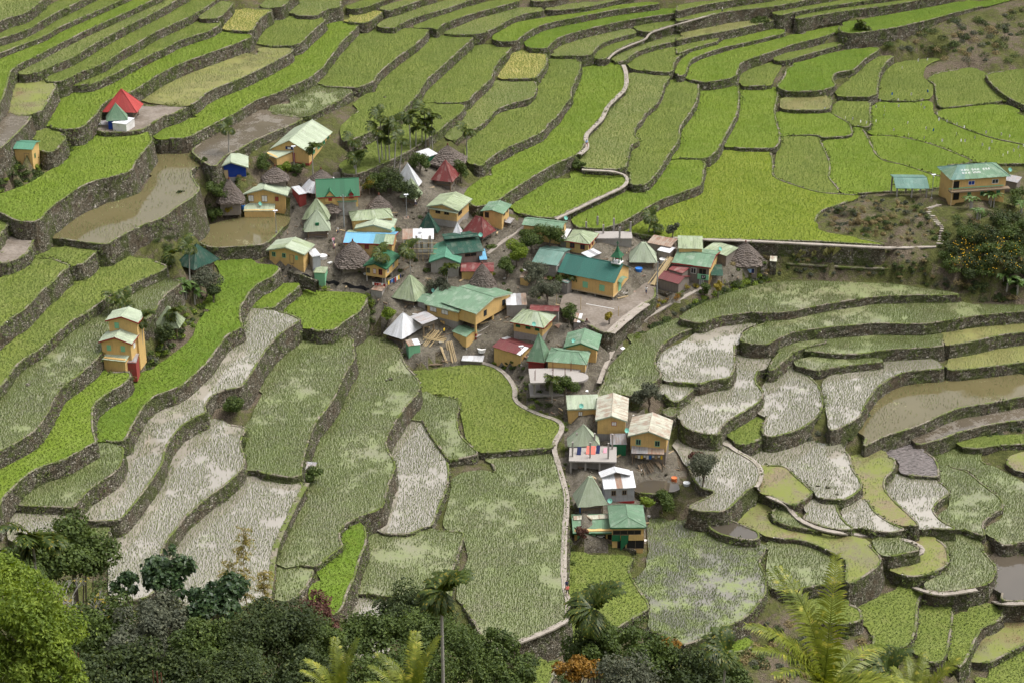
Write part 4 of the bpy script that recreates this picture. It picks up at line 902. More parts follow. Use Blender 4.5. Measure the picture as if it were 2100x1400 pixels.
def house(name, label, tile, FL, FR, BR, B, h, kind, rise, rmat, wmat, o=.45, wins=(), fascia=None, low=None, stilts=None, group=None, catg='house', zg=None, deep=1.6, hipf=.35, base=None):
    org, yaw, W, D = frame(tile, FL, FR, BR, B, h, zg)
    r = empty(name, org, label, catg, group, yaw); HOUSES[label] = (r, W, D, h)
    w, d = max(W-2*o, 1.2), max(D-2*o, 1.2)
    s = rise/(D/2 if kind == 'gx' else W/2) if kind in ('gx', 'gy') else 0
    zw = h+(s*o if s else 0)-.04
    z0 = -deep
    if stilts is not None:
        z0 = stilts; pm = (('concrete' if wmat != 'wood' else 'timber'))
        nx_, ny_ = max(2, int(w/3)+1), max(2, int(d/3)+1)
        for i in range(nx_):
            for j in range(ny_):
                if 0 < i < nx_-1 and 0 < j < ny_-1: continue
                X, Y = -w/2+.12+(w-.24)*i/(nx_-1), -d/2+.12+(d-.24)*j/(ny_-1)
                MB().box(X-.11, X+.11, Y-.11, Y+.11, -2.5, z0).build('post', FM[pm], r)
    elif low is not None:
        lh, lm = low; walls(r, w-.06, d-.06, -deep, lh, WM[lm], name='lower_wall'); z0 = lh
    walls(r, w, d, z0, zw, WM[wmat], kind if kind in ('gx', 'gy') else None, s*(d/2 if kind == 'gx' else w/2))
    if kind == 'shed':           # close the high side
        MB().poly([(-w/2, -d/2, zw), (w/2, -d/2, zw), (w/2, d/2, zw), (-w/2, d/2, zw)]).poly([(-w/2, d/2, zw-.1), (w/2, d/2, zw-.1), (w/2, d/2, zw+rise*.85), (-w/2, d/2, zw+rise*.85)]).build('gable_board', WM[wmat], r)
    if base: MB().box(-w/2-.04, w/2+.04, -d/2-.04, d/2+.04, (z0 if z0 > 0 else -.2), (z0 if z0 > 0 else -.2)+.45).build('base_band', base, r)
    roof(r, W, D, h, rise, kind, rmat, 0, fascia, hipf)
    for q in wins: opening(r, w, d, *q)
    return r
def hut(name, label, tile, FL, FR, BR, B, h, rise, rmat, trunc=.04, wmat='wood', body=.66, posts=True, group=None, zg=None, catg='hut', fascia=None):
    """native house: steep pyramid roof over a small box on four posts"""
    org, yaw, W, D = frame(tile, FL, FR, BR, B, h, zg)
    r = empty(name, org, label, catg, group, yaw); HOUSES[label] = (r, W, D, h)
    rp = roof(r, W, D, h, rise, 'pyr', rmat, trunc=trunc, fascia=fascia)
    w, d = W*body, D*body
    if posts:
        for sx in (-1, 1):
            for sy in (-1, 1): MB().tube((sx*W*.36, sy*D*.36, -2.), (sx*W*.36, sy*D*.36, h+rise*.25), .12, .12, 7).build('post', FM['timber'], r)
        walls(r, w, d, -1.4, h+rise*.25, WM[wmat], name='wall')  # boards carried into the ground in place of the shade under the floor
        MB().box(-w*.58, w*.58, -d*.58, d*.58, h*.36, h*.45).build('floor_deck', FM['timber'], r)
    else: walls(r, W*.86, D*.86, -1.5, h, WM[wmat])
    MB().tube((0, 0, h+rise-.1), (0, 0, h+rise+.35), .10, .03, 6).build('finial', RM[rmat], rp)
    return r
def thatched(label, tile, apex, left, right, B, h=1.5, bulge=.55, group='thatched native huts', zg=None, tarp=None):
    """thatched hut: shaggy rounded pyramid, posts and a dark box below"""
    h = h*.7; G = hit(*px(tile, B)); zg = G.z if zg is None else zg
    L, Rr = [Vector(unproj(*px(tile, p), zg+h)) for p in (left, right)]
    R0 = (Rr-L).length/2*1.1; c = (L+Rr)/2
    au, av = px(tile, apex); d = rays(au, av); t = c.y/d[1]; za = HC+d[2]*t
    rise = max(1.8, za-(zg+h))
    r = empty('thatched_hut', (c.x, c.y, zg), label, 'hut', group, random.uniform(-.3, .3))
    n, m_ = 56, 16; V = []; U = []
    for j in range(m_+1):
        f = j/m_; zz = h+rise*(1-f); rad = R0*(f**(1-.28*bulge))*(1 if j else .08)
        if j == 0: rad = .16
        for i in range(n):
            a = 2*math.pi*i/n; sq = 1/max(abs(math.cos(a)), abs(math.sin(a))); k = 1+(sq-1)*.42*f
            rr = rad*k*1.0/1.12*(1+random.uniform(-.03, .03)*(1+f))+(.04*f*random.random() if j % 3 == 0 else 0)
            V.append((rr*math.cos(a), rr*math.sin(a), zz+random.uniform(-.05, .05)*(1 if j < m_ else 2.2))); U.append((i/n*2*math.pi*R0, f*rise*1.4))
    mb = MB()
    for j in range(m_):
        for i in range(n):
            a, b = j*n+i, j*n+(i+1) % n; ids = [a, a+n, b+n, b]; uu = [U[q] for q in ids]
            if i == n-1: uu = [uu[0], uu[1], (2*math.pi*R0, uu[1][1]), (2*math.pi*R0, uu[0][1])]
            mb.poly([V[q] for q in ids], uu)
    for i in range(n):           # eave underside
        a, b = m_*n+i, m_*n+(i+1) % n; mb.poly([V[b], V[a], (V[a][0]*.6, V[a][1]*.6, h+.15), (V[b][0]*.6, V[b][1]*.6, h+.15)])
    rf = mb.build('thatch_roof', MAT['thatch'], r)
    fr = MB()                    # straw ends hanging from eave and layers
    for i in range(260):
        a = random.uniform(0, 2*math.pi); f = random.choice([1., 1., .8, .6, .4]); sq = 1/max(abs(math.cos(a)), abs(math.sin(a))); k = 1+(sq-1)*.42*f
        rr = R0*f**(1-.28*bulge)*k/1.12*1.02; zz = h+rise*(1-f)
        p = Vector((rr*math.cos(a), rr*math.sin(a), zz+.12)); t_ = Vector((-math.sin(a), math.cos(a), 0))*.05; o = Vector((math.cos(a), math.sin(a), 0))
        fr.poly([p-t_, p+t_, p+o*random.uniform(.06, .2)+Vector((0, 0, -random.uniform(.15, .42)))], [(0, 0), (.1, 0), (.05, .3)])
    fr.build('straw_fringe', MAT['thatch'], rf)['kind'] = 'stuff'
    MB().tube((0, 0, h+rise-.15), (0, 0, h+rise+.4), .17, .13, 7).build('ridge_cap', FM['rustbar'], rf)
    for sx in (-1, 1):
        for sy in (-1, 1): MB().tube((sx*R0*.55, sy*R0*.55, -2.), (sx*R0*.55, sy*R0*.55, h+.5), .13, .13, 7).build('post', FM['timber'], r)
    walls(r, R0*1.2, R0*1.2, -1.6, h+rise*.25, WM['wood'])
    if tarp:                     # bare metal sheets nailed round the lower half
        for i in range(9):
            a0 = math.pi*(.98+i*.115); a1 = a0+.115*math.pi*.97; q = []
            for a, f in ((a0, 1.0), (a1, 1.0), (a1, .52), (a0, .52)):
                sq = 1/max(abs(math.cos(a)), abs(math.sin(a))); k = 1+(sq-1)*.42*f; rr = R0*f**(1-.28*bulge)*k/1.12*1.06+.08; q.append((rr*math.cos(a), rr*math.sin(a), h+rise*(1-f)+.06))
            MB().slab(q, .03, [(0, 0), (1, 0), (1, 2), (0, 2)]).build('metal_sheet', RM['white'], rf)
    return r
def annex(parent_label, tile, FL, FR, BR, h, kind, rise, rmat, wmat=None, o=.15, deep=1.5, fascia=None, posts=False, z_abs=None):
    """a lower wing, awning or porch that belongs to a house already built"""
    r, W0, D0, h0 = HOUSES[parent_label]; zg = r.location.z
    org, yaw, W, D = frame(tile, FL, FR, BR, None, h, zg, .8)
    M = r.matrix_basis.inverted() @ Matrix.LocRotScale(org, Matrix.Rotation(yaw, 3, 'Z').to_quaternion(), None)
    if wmat: a = walls(r, max(W-2*o, .6), max(D-2*o, .6), -deep, h-.03+(rise*.3 if kind == 'shed' else 0), WM[wmat], kind if kind in ('gx', 'gy') else None, rise*.9, 'annex_wall'); a.matrix_basis = M
    rp = roof(r, W, D, h, rise, kind, rmat, 0, fascia, name='annex_roof'); rp.matrix_basis = M
    if posts:
        for sx in (-1, 1):
            p = MB().box(sx*(W/2-.2)-.07, sx*(W/2-.2)+.07, -D/2+.1, -D/2+.24, -2., h).build('post', FM['timber'], r); p.matrix_basis = M
    return rp, M, W, D
# ---------------------------------------------------------------- the buildings
Wt, Dk, Rd, Gl = FM['white'], FM['dark'], FM['red'], WM['glass']; Mn = WM['mint']; Tb = FM['timber']; GT = RM['paleg']
HG = 'houses of the village'
house('long_hall', 'long ochre hall with pale green gable roof and red double door beside the mud paddy', 'J', (665,533), (1075,575), (1455,370), (1070,672), 2.5, 'gy', 2.2, 'paleg', 'yellow', .35,
  [('F', .52, 1.0, 1.5, 2.1, WM['redp'], FM['red'], 'door'), ('R', .22, 1.7, 1.1, .6, WM['dkgreen'], Mn), ('R', .45, 1.7, 1.1, .6, WM['dkgreen'], Mn), ('R', .68, 1.7, 1.1, .6, WM['dkgreen'], Mn), ('R', .88, 1.7, 1.1, .6, WM['dkgreen'], Mn)], None, group=HG, base=WM['redp'])
annex('long ochre hall with pale green gable roof and red double door beside the mud paddy', 'J', (615,575), (735,628), (835,545), 2.0, 'shed', .5, 'paleg', 'yellow')
house('blue_house', 'small house with royal blue upper wall and pale green roof above a bare concrete storey', 'J', (95,735), (445,720), (497,603), (300,880), 3.5, 'gy', 1.25, 'paleg', 'blue', .5,
  [('F', .12, 2.5, .6, .8, Gl, Tb), ('F', .3, 2.1, .8, 1.7, FM['plank'], Tb, 'door')], GT, (1.5, 'concrete'), group=HG)
L3 = 'two-storey ochre house with wide pale green roof and white curtains over the pond'
house('ochre_house', L3, 'J', (365,1000), (845,1010), (915,858), (640,1200), 4.1, 'gy', 1.3, 'paleg', 'yellow', .55,
  [('F', .17, 3.2, .95, 1.15, FM['shirt'], Tb), ('F', .5, 3.2, .95, 1.15, FM['shirt'], Tb), ('F', .8, 3.2, .6, .8, FM['red'], Tb), ('F', .1, .75, 1.2, .35, Dk, Tb)], GT, group=HG)
annex(L3, 'J', (398,1168), (715,1165), (822,1105), 1.7, 'shed', .55, 'paleg', 'yellow', .1)
annex(L3, 'J', (862,985), (925,995), (968,862), 3.3, 'shed', .3, 'white', None, posts=True)
thatched('thatched hut below the blue walled house', 'J', (235,838), (112,1035), (412,1050), (265,1090), 1.4)
thatched('thatched hut behind the wide pale green roof with white curtained windows', 'J', (680,708), (585,815), (865,838), (720,880), 1.4)
thatched('thatched hut with white metal sheets round its lower roof', 'J', (1198,738), (1050,965), (1345,860), (1190,1000), 1.3, tarp=True)
L7 = 'house with dark green cross gabled roof, red trimmed dormer and small front porch'
house('gabled_house', L7, 'J', (1140,1030), (1592,1012), (1594,875), (1450,1175), 3.6, 'gx', 2.3, 'jgreen', 'yellow', .4, [], FM['red'], (1.3, 'concrete'), group=HG)
_r, _W, _D, _h = HOUSES[L7]
for fx, fw, fz, wm in ((-.18, 2.3, 3.5, 'yellow'), (.3, 1.1, 4.0, 'redp')):
    for sg in (-1, 1): MB().slab([(_W*fx+sg*fw/2, -_D/2-.05, fz), (_W*fx, -_D/2-.05, fz+fw*.62), (_W*fx, -_D*.05, fz+fw*.62), (_W*fx+sg*fw/2, -_D*.30, fz)], .06, [(0, 0), (0, 1), (1, 1), (1, 0)]).build('dormer_roof', RM['jgreen'], _r)
    dm = MB().poly([(_W*fx-fw*.42, -_D/2+.12, fz-.9), (_W*fx+fw*.42, -_D/2+.12, fz-.9), (_W*fx+fw*.42, -_D/2+.12, fz+.05), (_W*fx, -_D/2+.12, fz+fw*.5), (_W*fx-fw*.42, -_D/2+.12, fz+.05)]).build('dormer_wall', WM[wm], _r)
    MB().box(_W*fx-.35, _W*fx+.35, -_D/2+.06, -_D/2+.14, fz-.7, fz-.05).build('window', FM['red'], dm)
annex(L7, 'J', (1360,1075), (1560,1070), (1562,1003), 2.5, 'gx', .35, 'green', 'concrete', .2)
thatched('thatched hut squeezed between the dormered house and the mossy green pyramid roofs', 'J', (1240,980), (1165,1085), (1392,1175), (1260,1200), 1.2)
hut('pyramid_hut', 'mossy green steep pyramid roof with dark streaks behind a paler one', 'J', (1000,1252), (1272,1258), (1335,1180), (1100,1320), 1.5, 3.4, 'moss', group='metal roofed pyramid huts')
L10 = 'pale green pyramid roof with a tiny dormer above the washing yard'
hut('pyramid_hut', L10, 'J', (1020,1380), (1290,1368), (1312,1288), (1150,1440), 1.5, 3.5, 'paleg', group='metal roofed pyramid huts')
_r, _W, _D, _h = HOUSES[L10]; MB().box(-.35, .35, -_D*.36-.1, -_D*.2, _h+.9, _h+1.5).build('dormer', WM['dkgreen'], _r)
house('long_house', 'long house under a mossy hip roof behind a pale green gable', 'L', (1060,432), (1560,392), (1597,275), (1100,500), 2.0, 'hip', 1.0, 'moss', 'yellow', .3, group=HG)
house('ochre_house', 'ochre house with pale green gable roof right above the blue roof', 'L', (1090,520), (1540,540), (1560,405), (1100,600), 1.9, 'gy', .95, 'paleg', 'yellow', .3, [], GT, group=HG)
house('blue_roofed_house', 'ochre house with half sky blue half green roof and red shutters', 'L', (955,688), (1555,712), (1600,560), (1450,835), 3.0, 'gx', .75, ['blue', 'blue', 'blue', 'grng', 'moss'], 'yellow', .35,
  [('F', .46, 2.2, .7, .8, WM['redp'], Tb), ('F', .72, 2.2, .8, .75, WM['redp'], Tb), ('F', .86, 2.2, .5, .75, WM['redp'], Tb)], FM['red'], (1.0, 'yellow'), group=HG)
L14 = 'ochre house with green casement windows and patched roof at the end of the pond'
house('ochre_house', L14, 'L', (35,775), (490,832), (632,712), (330,1000), 3.2, 'gy', 1.0, ['paleg', 'moss'], 'yellow', .4,
  [('F', .13, 2.35, .6, .75, Gl, Mn), ('F', .43, 2.35, .6, .75, Gl, Mn), ('F', .8, 2.2, .4, .7, Mn, Mn), ('F', .66, 1.8, .7, 1.6, WM['yellow'], Tb, 'door')], GT, (1.0, 'yellow'), group=HG)
annex(L14, 'L', (585,862), (690,842), (762,752), 2.2, 'shed', .35, 'white', 'zinc', .1)
thatched('big thatched hut with a red cap in front of the blue roof', 'L', (1050,668), (848,945), (1305,900), (1080,1010), 1.3, .8)
house('stilt_house', 'ochre house on concrete posts with dark green roof and washing hung underneath', 'L', (1195,965), (1470,1005), (1702,845), (1480,1230), 3.9, 'gy', .8, 'jgreen', 'yellow', .35,
  [('F', .12, 3.0, .6, .9, Gl, Tb), ('F', .45, 3.0, .45, .9, Wt, FM['red']), ('F', .75, 3.0, .6, 1.0, Dk, FM['red']), ('R', .2, 3.0, .6, .8, Gl, Wt), ('R', .62, 3.0, .6, .8, Gl, Wt)], RM['jgreen'], None, 1.9, group=HG)
house('outhouse', 'little mint green outhouse with mossy roof beside the black netting', 'L', (600,1045), (740,1055), (800,1005), (680,1130), 1.7, 'shed', .3, 'moss', 'mint', .12, group='outhouses and sheds', catg='shed')
house('tank_house', 'small concrete tank house with brown lid below the stilt house', 'L', (1285,1250), (1420,1270), (1452,1190), (1350,1350), 1.5, 'shed', .1, 'rust', 'concrete', .05, group='outhouses and sheds', catg='shed')
hut('pyramid_hut', 'large mossy green pyramid roof with bent top beside the stilt house', 'N', (255,292), (530,345), (725,212), (400,420), 1.6, 3.6, 'moss', .09, group='metal roofed pyramid huts')
hut('pyramid_hut', 'dark green pyramid roof behind the bamboo scaffolding', 'M', (440,205), (680,225), (778,185), (600,300), 1.5, 3.4, 'dkgreen', group='metal roofed pyramid huts')
L21 = 'two-storey ochre house with slatted balcony and pale green roof under the red pyramid roof'
house('balcony_house', L21, 'K', (970,818), (1300,868), (1447,742), (1330,1055), 4.0, 'gy', .95, 'moss', 'yellow', .5,
  [('F', .3, 3.1, .9, .7, Dk, Tb), ('F', .62, 3.1, .9, .7, Dk, Tb), ('R', .25, 3.0, 1.6, .9, Dk, Tb)], GT, (1.6, 'concrete'), group=HG)
annex(L21, 'K', (988,842), (1290,892), (1320,860), 3.6, 'shed', .3, 'paleg', None)
_r, _W, _D, _h = HOUSES[L21]
for i in range(9): MB().box(_W*(-.1+.06*i), _W*(-.1+.06*i)+.12, -_D/2+.30, -_D/2+.36, 1.75, 2.5).build('baluster', FM['plank'], _r)
hut('pyramid_hut', 'tiny white tin pyramid roof between the dark green and the red roof', 'M', (862,247), (960,252), (985,232), (920,290), 1.2, 1.9, 'white', group='metal roofed pyramid huts')
house('red_roofed_hut', 'native house with long faded red hip roof in the lane', 'M', (975,218), (1230,284), (1388,195), (1200,320), 1.4, 'hip', 3.0, 'dkred', 'wood', .6, stilts=.6, group='metal roofed pyramid huts', catg='hut', hipf=.3)
house('stair_house', 'ochre house with bright green roof, outside stair and stall in the lane', 'K', (1525,870), (1760,900), (1920,810), (1740,1070), 3.6, 'gy', .55, 'green', 'yellow', .45,
  [('F', .2, 2.9, .7, 1.0, Dk, Tb), ('R', .35, 2.9, .8, .5, Dk, Tb), ('R', .75, 2.9, .6, .5, Dk, Tb), ('R', .4, .9, .6, 1.6, Tb, Tb, 'door')], None, group=HG)
_r, _W, _D, _h = HOUSES['ochre house with bright green roof, outside stair and stall in the lane']
for i in range(8): MB().box(-_W*.2+i*.16, _W*-.2+i*.16+.2, -_D/2-.5, -_D/2+.4, 1.9-.26*i-.06, 1.9-.26*i).build('stair_tread', FM['plank'], _r)
MB().slab([(_W/2-.3, -_D*.2, 1.4), (_W/2+.9, -_D*.2, 1.25), (_W/2+.9, _D*.3, 1.25), (_W/2-.3, _D*.3, 1.4)], .06).build('stall_counter', RM['metal'], _r)
LW = 'white walled house under construction with bamboo scaffolding'
house('unfinished_house', LW, 'M', (262,302), (640,297), (687,205), (500,535), 3.9, 'shed', .6, ['rust', 'white', 'white'], 'white', .2, [('F', .3, 2.6, .5, 1.3, Dk, Wt), ('F', .62, 2.6, .5, 1.3, Dk, Wt), ('F', .85, 2.6, .4, 1.0, Dk, Wt)], None, (1.3, 'concrete'), group=HG)
_r, _W, _D, _h = HOUSES[LW]
for i in range(7):
    X = -_W/2+.2+i*(_W-.4)/6
    MB().tube((X, -_D/2-.9, -1.5), (X+random.uniform(-.2, .2), -_D/2-.9, 4.6+random.uniform(-.5, .6)), .06, .05, 6).build('scaffold_pole', FM['bamboo'], _r)
for z in (1.2, 2.3, 3.4): MB().tube((-_W/2-.3, -_D/2-.95, z+random.uniform(-.15, .15)), (_W/2+.6, -_D/2-.95, z+random.uniform(-.15, .15)), .05, .05, 6).build('scaffold_ledger', FM['bamboo'], _r)
for X in (-_W*.05, _W*.38): MB().box(X-.2, X+.2, -_D/2-.6, -_D/2-.2, -1.2, 4.8).build('column', FM['concrete'], _r)
MB().box(-_W*.3, _W*.45, -_D/2-1.1, -_D/2-.05, -.6, -.35).build('ledge', FM['concrete'], _r)
L26 = 'big dark green peeling roof over a grey plank workshop'
house('workshop', L26, 'M', (830,482), (1245,438), (1193,278), (1150,580), 2.5, 'shed', 1.5, 'dkgreen', 'wood', .3, [('F', .62, 1.9, 2.2, .6, Dk, Tb)], None, (1.3, 'wood'), group=HG)
annex(L26, 'M', (765,300), (1175,262), (1140,222), 4.1, 'gx', .25, 'dkgreen', None)
house('hip_roofed_house', 'house with clean teal green hip roof in front of the dark green workshop', 'M', (580,572), (955,582), (937,372), (660,690), 2.2, 'gy', 1.2, 'bgreen', 'concrete', .35, [('F', .9, 1.4, .7, .9, Dk, Tb)], RM['bgreen'], group=HG)
house('red_lean_to_house', 'ochre hut with bent red roof behind a tall thatched cone', 'M', (960,684), (1357,684), (1352,578), (1050,800), 2.0, 'gx', .6, 'dkred', 'yellow', .2, [], None, group=HG)
thatched('tall rounded thatched cone beside the red bent roof', 'M', (1205,590), (1045,850), (1395,872), (1220,930), 1.0, 1.0)
# the large house at the village edge
LB = 'large ochre house with two joined green roofs, posts painted red at the foot'
house('large_house', LB, 'N', (640,368), (1050,468), (1490,266), (880,700), 4.1, 'gx', 1.3, 'green', 'yellow', .4,
  [('F', .2, 3.2, 1.3, .8, FM['shirt'], Tb), ('F', .58, 3.2, 1.3, .8, FM['shirt'], Tb), ('F', .5, .9, .9, .9, WM['yellow'], Tb)], GT, (1.9, 'block'), group=HG, deep=2.4)
annex(LB, 'N', (550,338), (655,362), (790,265), 3.9, 'gx', .5, 'green', 'block')
_ar, _M, _aw, _ad = annex(LB, 'N', (1260,490), (1700,242), (1370,66), 4.6, 'gy', 1.2, 'green', None, fascia=GT)
_r = HOUSES[LB][0]
a_ = walls(_r, _aw-.6, _ad-.6, 2.2, 4.55, WM['yellow'], 'gy', 1.05, 'wing_wall'); a_.matrix_basis = _M
for sx in (-1, 0, 1):
    for k, z0_, z1_, mm in (('post', .4, 2.4, WM['yellow']), ('post_foot', -3.5, .4, WM['redp'])):
        p_ = MB().box(sx*(_aw/2-.5)-.15, sx*(_aw/2-.5)+.15, -_ad/2+.32, -_ad/2+.62, z0_, z1_).build(k, mm, _r); p_.matrix_basis = _M
p_ = MB().box(-_aw/2+.3, _aw/2-.3, -_ad/2+.1, _ad/2-.5, -.3, -.12).build('terrace_deck', FM['concrete'], _r); p_.matrix_basis = _M
p_ = MB().box(-_aw/2+.3, _aw/2-.3, -_ad/2+.12, -_ad/2+.18, .6, .68).build('railing', FM['concrete'], _r); p_.matrix_basis = _M
for sx in (-.22, .28):
    w_ = MB().box(sx*_aw-.4, sx*_aw+.4, -_ad/2+.22, -_ad/2+.33, 3.0, 4.1).build('window', Gl, _r); w_.matrix_basis = _M
hut('pyramid_hut', 'white tin pyramid roof with a small box dormer beside the flooded field', 'N', (155,722), (375,792), (668,655), (420,850), 1.6, 3.3, 'white', .05, group='metal roofed pyramid huts')
house('open_shed', 'grey tin shed roof on poles between the white pyramid and the large house', 'N', (470,522), (620,617), (802,556), (700,690), 2.4, 'shed', .2, 'metal', 'wood', .5, stilts=1.6, group='outhouses and sheds', catg='shed')
house('stilt_hut', 'small ochre hut on tall stilts with green roof above the lane', 'N', (970,697), (1145,767), (1282,685), (1160,960), 3.3, 'gx', .5, 'green', 'yellow', .2, [], None, None, 1.1, group=HG)
house('maroon_roofed_house', 'low ochre house with maroon roof patched with white sheets', 'O', (170,762), (512,867), (692,735), (420,945), 2.1, 'gx', .5, ['maroon', 'maroon', 'maroon', 'white'], 'yellow', .25, [], None, group=HG)
house('hip_roofed_house', 'ochre house with streaked pale green hip roof, red eaves and green lower ledge', 'O', (385,467), (790,542), (976,400), (740,725), 3.6, 'hip', 1.5, ['moss', 'paleg'], 'yellow', .5,
  [('F', .15, 2.9, .7, .5, WM['dkgreen'], WM['dkgreen']), ('F', .5, 2.9, .8, .5, WM['dkgreen'], WM['dkgreen']), ('F', .82, 2.9, .7, .5, WM['dkgreen'], WM['dkgreen']), ('R', .4, 2.9, .7, .5, WM['dkgreen'], WM['dkgreen'])], FM['red'], (1.7, 'block'), group=HG, hipf=.2)
house('block_house', 'unfinished grey block house with loose rusty roof sheets', 'O', (340,272), (590,267), (628,140), (450,395), 2.3, 'shed', .25, ['white', 'metal', 'rust'], 'block', .1, group=HG)
house('low_red_shed', 'low dark red roof behind the streaked hip roof', 'O', (620,332), (972,345), (962,285), (800,420), 1.8, 'gx', .5, 'dkred', 'block', .15, group='outhouses and sheds', catg='shed')
house('square_house', 'ochre house with fresh green roof, little gablet and dish beside the canal', 'O', (1025,774), (1435,802), (1518,625), (1480,890), 2.4, 'gy', 1.1, 'green', 'yellow', .35, [('R', .4, 1.4, .7, .7, Dk, Tb)], RM['jgreen'], group=HG)
house('wide_house', 'ochre house with wide fresh green hip roof edged with one white sheet above the canal', 'O', (815,938), (1300,978), (1412,815), (1310,1080), 2.6, 'hip', .9, 'green', 'yellow', .3, [('R', .5, 1.6, 1.2, .8, Dk, Tb)], None, (1.0, 'block'), group=HG)
hut('pyramid_hut', 'sharp green pyramid roof with red trim beside the wide green hip roof', 'O', (585,932), (800,955), (915,830), (700,1010), 1.8, 4.3, 'green', .03, posts=False, wmat='redp', group='metal roofed pyramid huts', fascia=FM['red'])
thatched('small grey thatched hut by the edge of the earth court', 'O', (1290,450), (1150,560), (1452,582), (1300,640), .9)
house('rusty_shed', 'tiny rusty tin shed by the earth court', 'O', (1145,472), (1225,478), (1350,390), (1200,540), 1.6, 'shed', .2, ['rust', 'white', 'rust'], 'block', .08, group='outhouses and sheds', catg='shed')
# church
LC = 'ochre church with long teal roof, green shutters and a small green belfry'
ch = house('church', LC, 'P', (600,748), (1285,882), (1532,706), (1280,1095), 3.7, 'gx', 2.2, 'teal', 'yellow', .35,
  [('F', .17, 2.1, .9, 1.05, WM['mint'], WM['mint'], 'shutter'), ('F', .48, 2.1, .9, 1.05, WM['mint'], WM['mint'], 'shutter'), ('F', .79, 2.1, .9, 1.05, WM['mint'], WM['mint'], 'shutter'), ('R', .42, 1.75, 1.2, 1.9, WM['mint'], WM['mint'], 'door')], None, None, .7, group=HG, catg='church')
_r, _W, _D, _h = HOUSES[LC]
MB().box(-_W/2+.25, _W/2-.25, -_D/2+.22, _D/2-.22, .62, .84).build('floor_band', FM['plank'], _r)
MB().slab([(_W/2-.4, -_D*.22, 3.15), (_W/2+.5, -_D*.22, 2.95), (_W/2+.5, -_D*.04, 3.35), (_W/2-.4, -_D*.04, 3.5)], .05).slab([(_W/2-.4, _D*.14, 3.15), (_W/2+.5, _D*.14, 2.95), (_W/2+.5, -_D*.04, 3.35), (_W/2-.4, -_D*.04, 3.5)], .05).build('door_canopy', RM['green'], _r)
for i in range(4): MB().box(_W/2-.3+i*.35, _W/2+.1+i*.35, -_D*.25, _D*.2, -1.2, .6-.2*i).build('stone_step', FM['concrete'], _r)
bx_, bz_ = _W/2-1.2, _h+2.2
bf = MB().box(bx_-.75, bx_+.75, -.75, .75, bz_-.7, bz_+.25).build('belfry', RM['jgreen'], _r)
for sx in (-1, 1):
    for sy in (-1, 1): MB().box(bx_+sx*.6-.07, bx_+sx*.6+.07, sy*.6-.07, sy*.6+.07, bz_+.25, bz_+1.6).build('belfry_post', WM['dkgreen'], bf)
MB().box(bx_-.9, bx_+.9, -.9, .9, bz_+.2, bz_+.36).build('belfry_sill', FM['white'], bf)
_t = MB()
_c = [(bx_-1., -1., bz_+1.55), (bx_+1., -1., bz_+1.55), (bx_+1., 1., bz_+1.55), (bx_-1., 1., bz_+1.55)]; _m = [(bx_-.4, -.4, bz_+2.4), (bx_+.4, -.4, bz_+2.4), (bx_+.4, .4, bz_+2.4), (bx_-.4, .4, bz_+2.4)]
for i in range(4): _t.slab([_c[i], _c[(i+1) % 4], _m[(i+1) % 4], _m[i]], .05); _t.slab([_m[i], _m[(i+1) % 4], (bx_, 0, bz_+3.7)], .04)
sp_ = _t.build('spire', RM['jgreen'], bf)
MB().box(bx_-.05, bx_+.05, -.05, .05, bz_+3.6, bz_+4.5).box(bx_-.28, bx_+.28, -.045, .045, bz_+4.05, bz_+4.15).build('cross', WM['dkgreen'], sp_)
MB().tube((bx_, 0, bz_+.9), (bx_, 0, bz_+1.4), .28, .12, 8).build('bell', FM['red'], bf)
annex(LC, 'P', (572,835), (725,882), (808,795), 2.4, 'shed', .6, 'grng', 'block', .15)
house('grey_house', 'grey concrete house with blue green roof joined to the back of the church', 'P', (295,628), (600,674), (905,490), (560,820), 2.8, 'gx', 1.1, 'grng', 'concrete', .35, [('F', .35, 1.7, .9, .9, Gl, Tb), ('R', .15, 1.7, .7, 1.0, Gl, Wt)], None, group=HG, base=WM['redp'])
house('ochre_house', 'ochre house with mossy gablet roof and red windows behind the church', 'P', (675,372), (985,418), (1200,302), (970,555), 2.6, 'hip', 1.0, 'moss', 'yellow', .4, [('F', .28, 1.7, .8, .9, Gl, Rd), ('F', .75, 1.7, .8, .9, Gl, Rd), ('R', .2, 1.7, .7, .8, Gl, Rd), ('R', .55, 1.7, .7, .8, Gl, Rd), ('R', .85, 1.7, .6, .8, Dk, Wt)], FM['red'], group=HG, hipf=.25)
house('green_roofed_house', 'low ochre house with long green roof half hidden by leafy trees', 'P', (175,182), (660,238), (797,155), (300,250), 2.0, 'gx', .6, 'green', 'yellow', .3, [('R', .5, 1.3, .6, .6, Dk, Tb)], None, group=HG)
house('tin_shed', 'white tin lean-to beside the low long green roof', 'P', (640,345), (700,352), (835,262), (700,420), 1.8, 'shed', .3, 'white', 'wood', .15, group='outhouses and sheds', catg='shed')
house('tarpaulin_shed', 'grey tin shed with bent sheets on the church side of the red windowed house', 'P', (985,580), (1130,520), (1330,500), (1100,600), 1.6, 'shed', .3, ['white', 'metal', 'white'], 'wood', .2, group='outhouses and sheds', catg='shed')
house('rusty_shed', 'low rust striped roof behind the bare concrete columns', 'P', (1205,197), (1390,217), (1512,168), (1300,250), 1.2, 'shed', .3, 'rust', 'block', .1, group='outhouses and sheds', catg='shed')
hut('pyramid_hut', 'pale green cut off pyramid roof between the church and the long green inn', 'Q', (65,457), (392,462), (428,350), (240,520), 1.3, 3.1, 'paleg', .12, group='metal roofed pyramid huts')
house('tin_shed', 'rust and white tin shed behind the cut off pyramid roof', 'Q', (275,222), (560,277), (612,200), (500,360), 1.7, 'shed', .4, 'rust', 'wood', .15, group='outhouses and sheds', catg='shed')
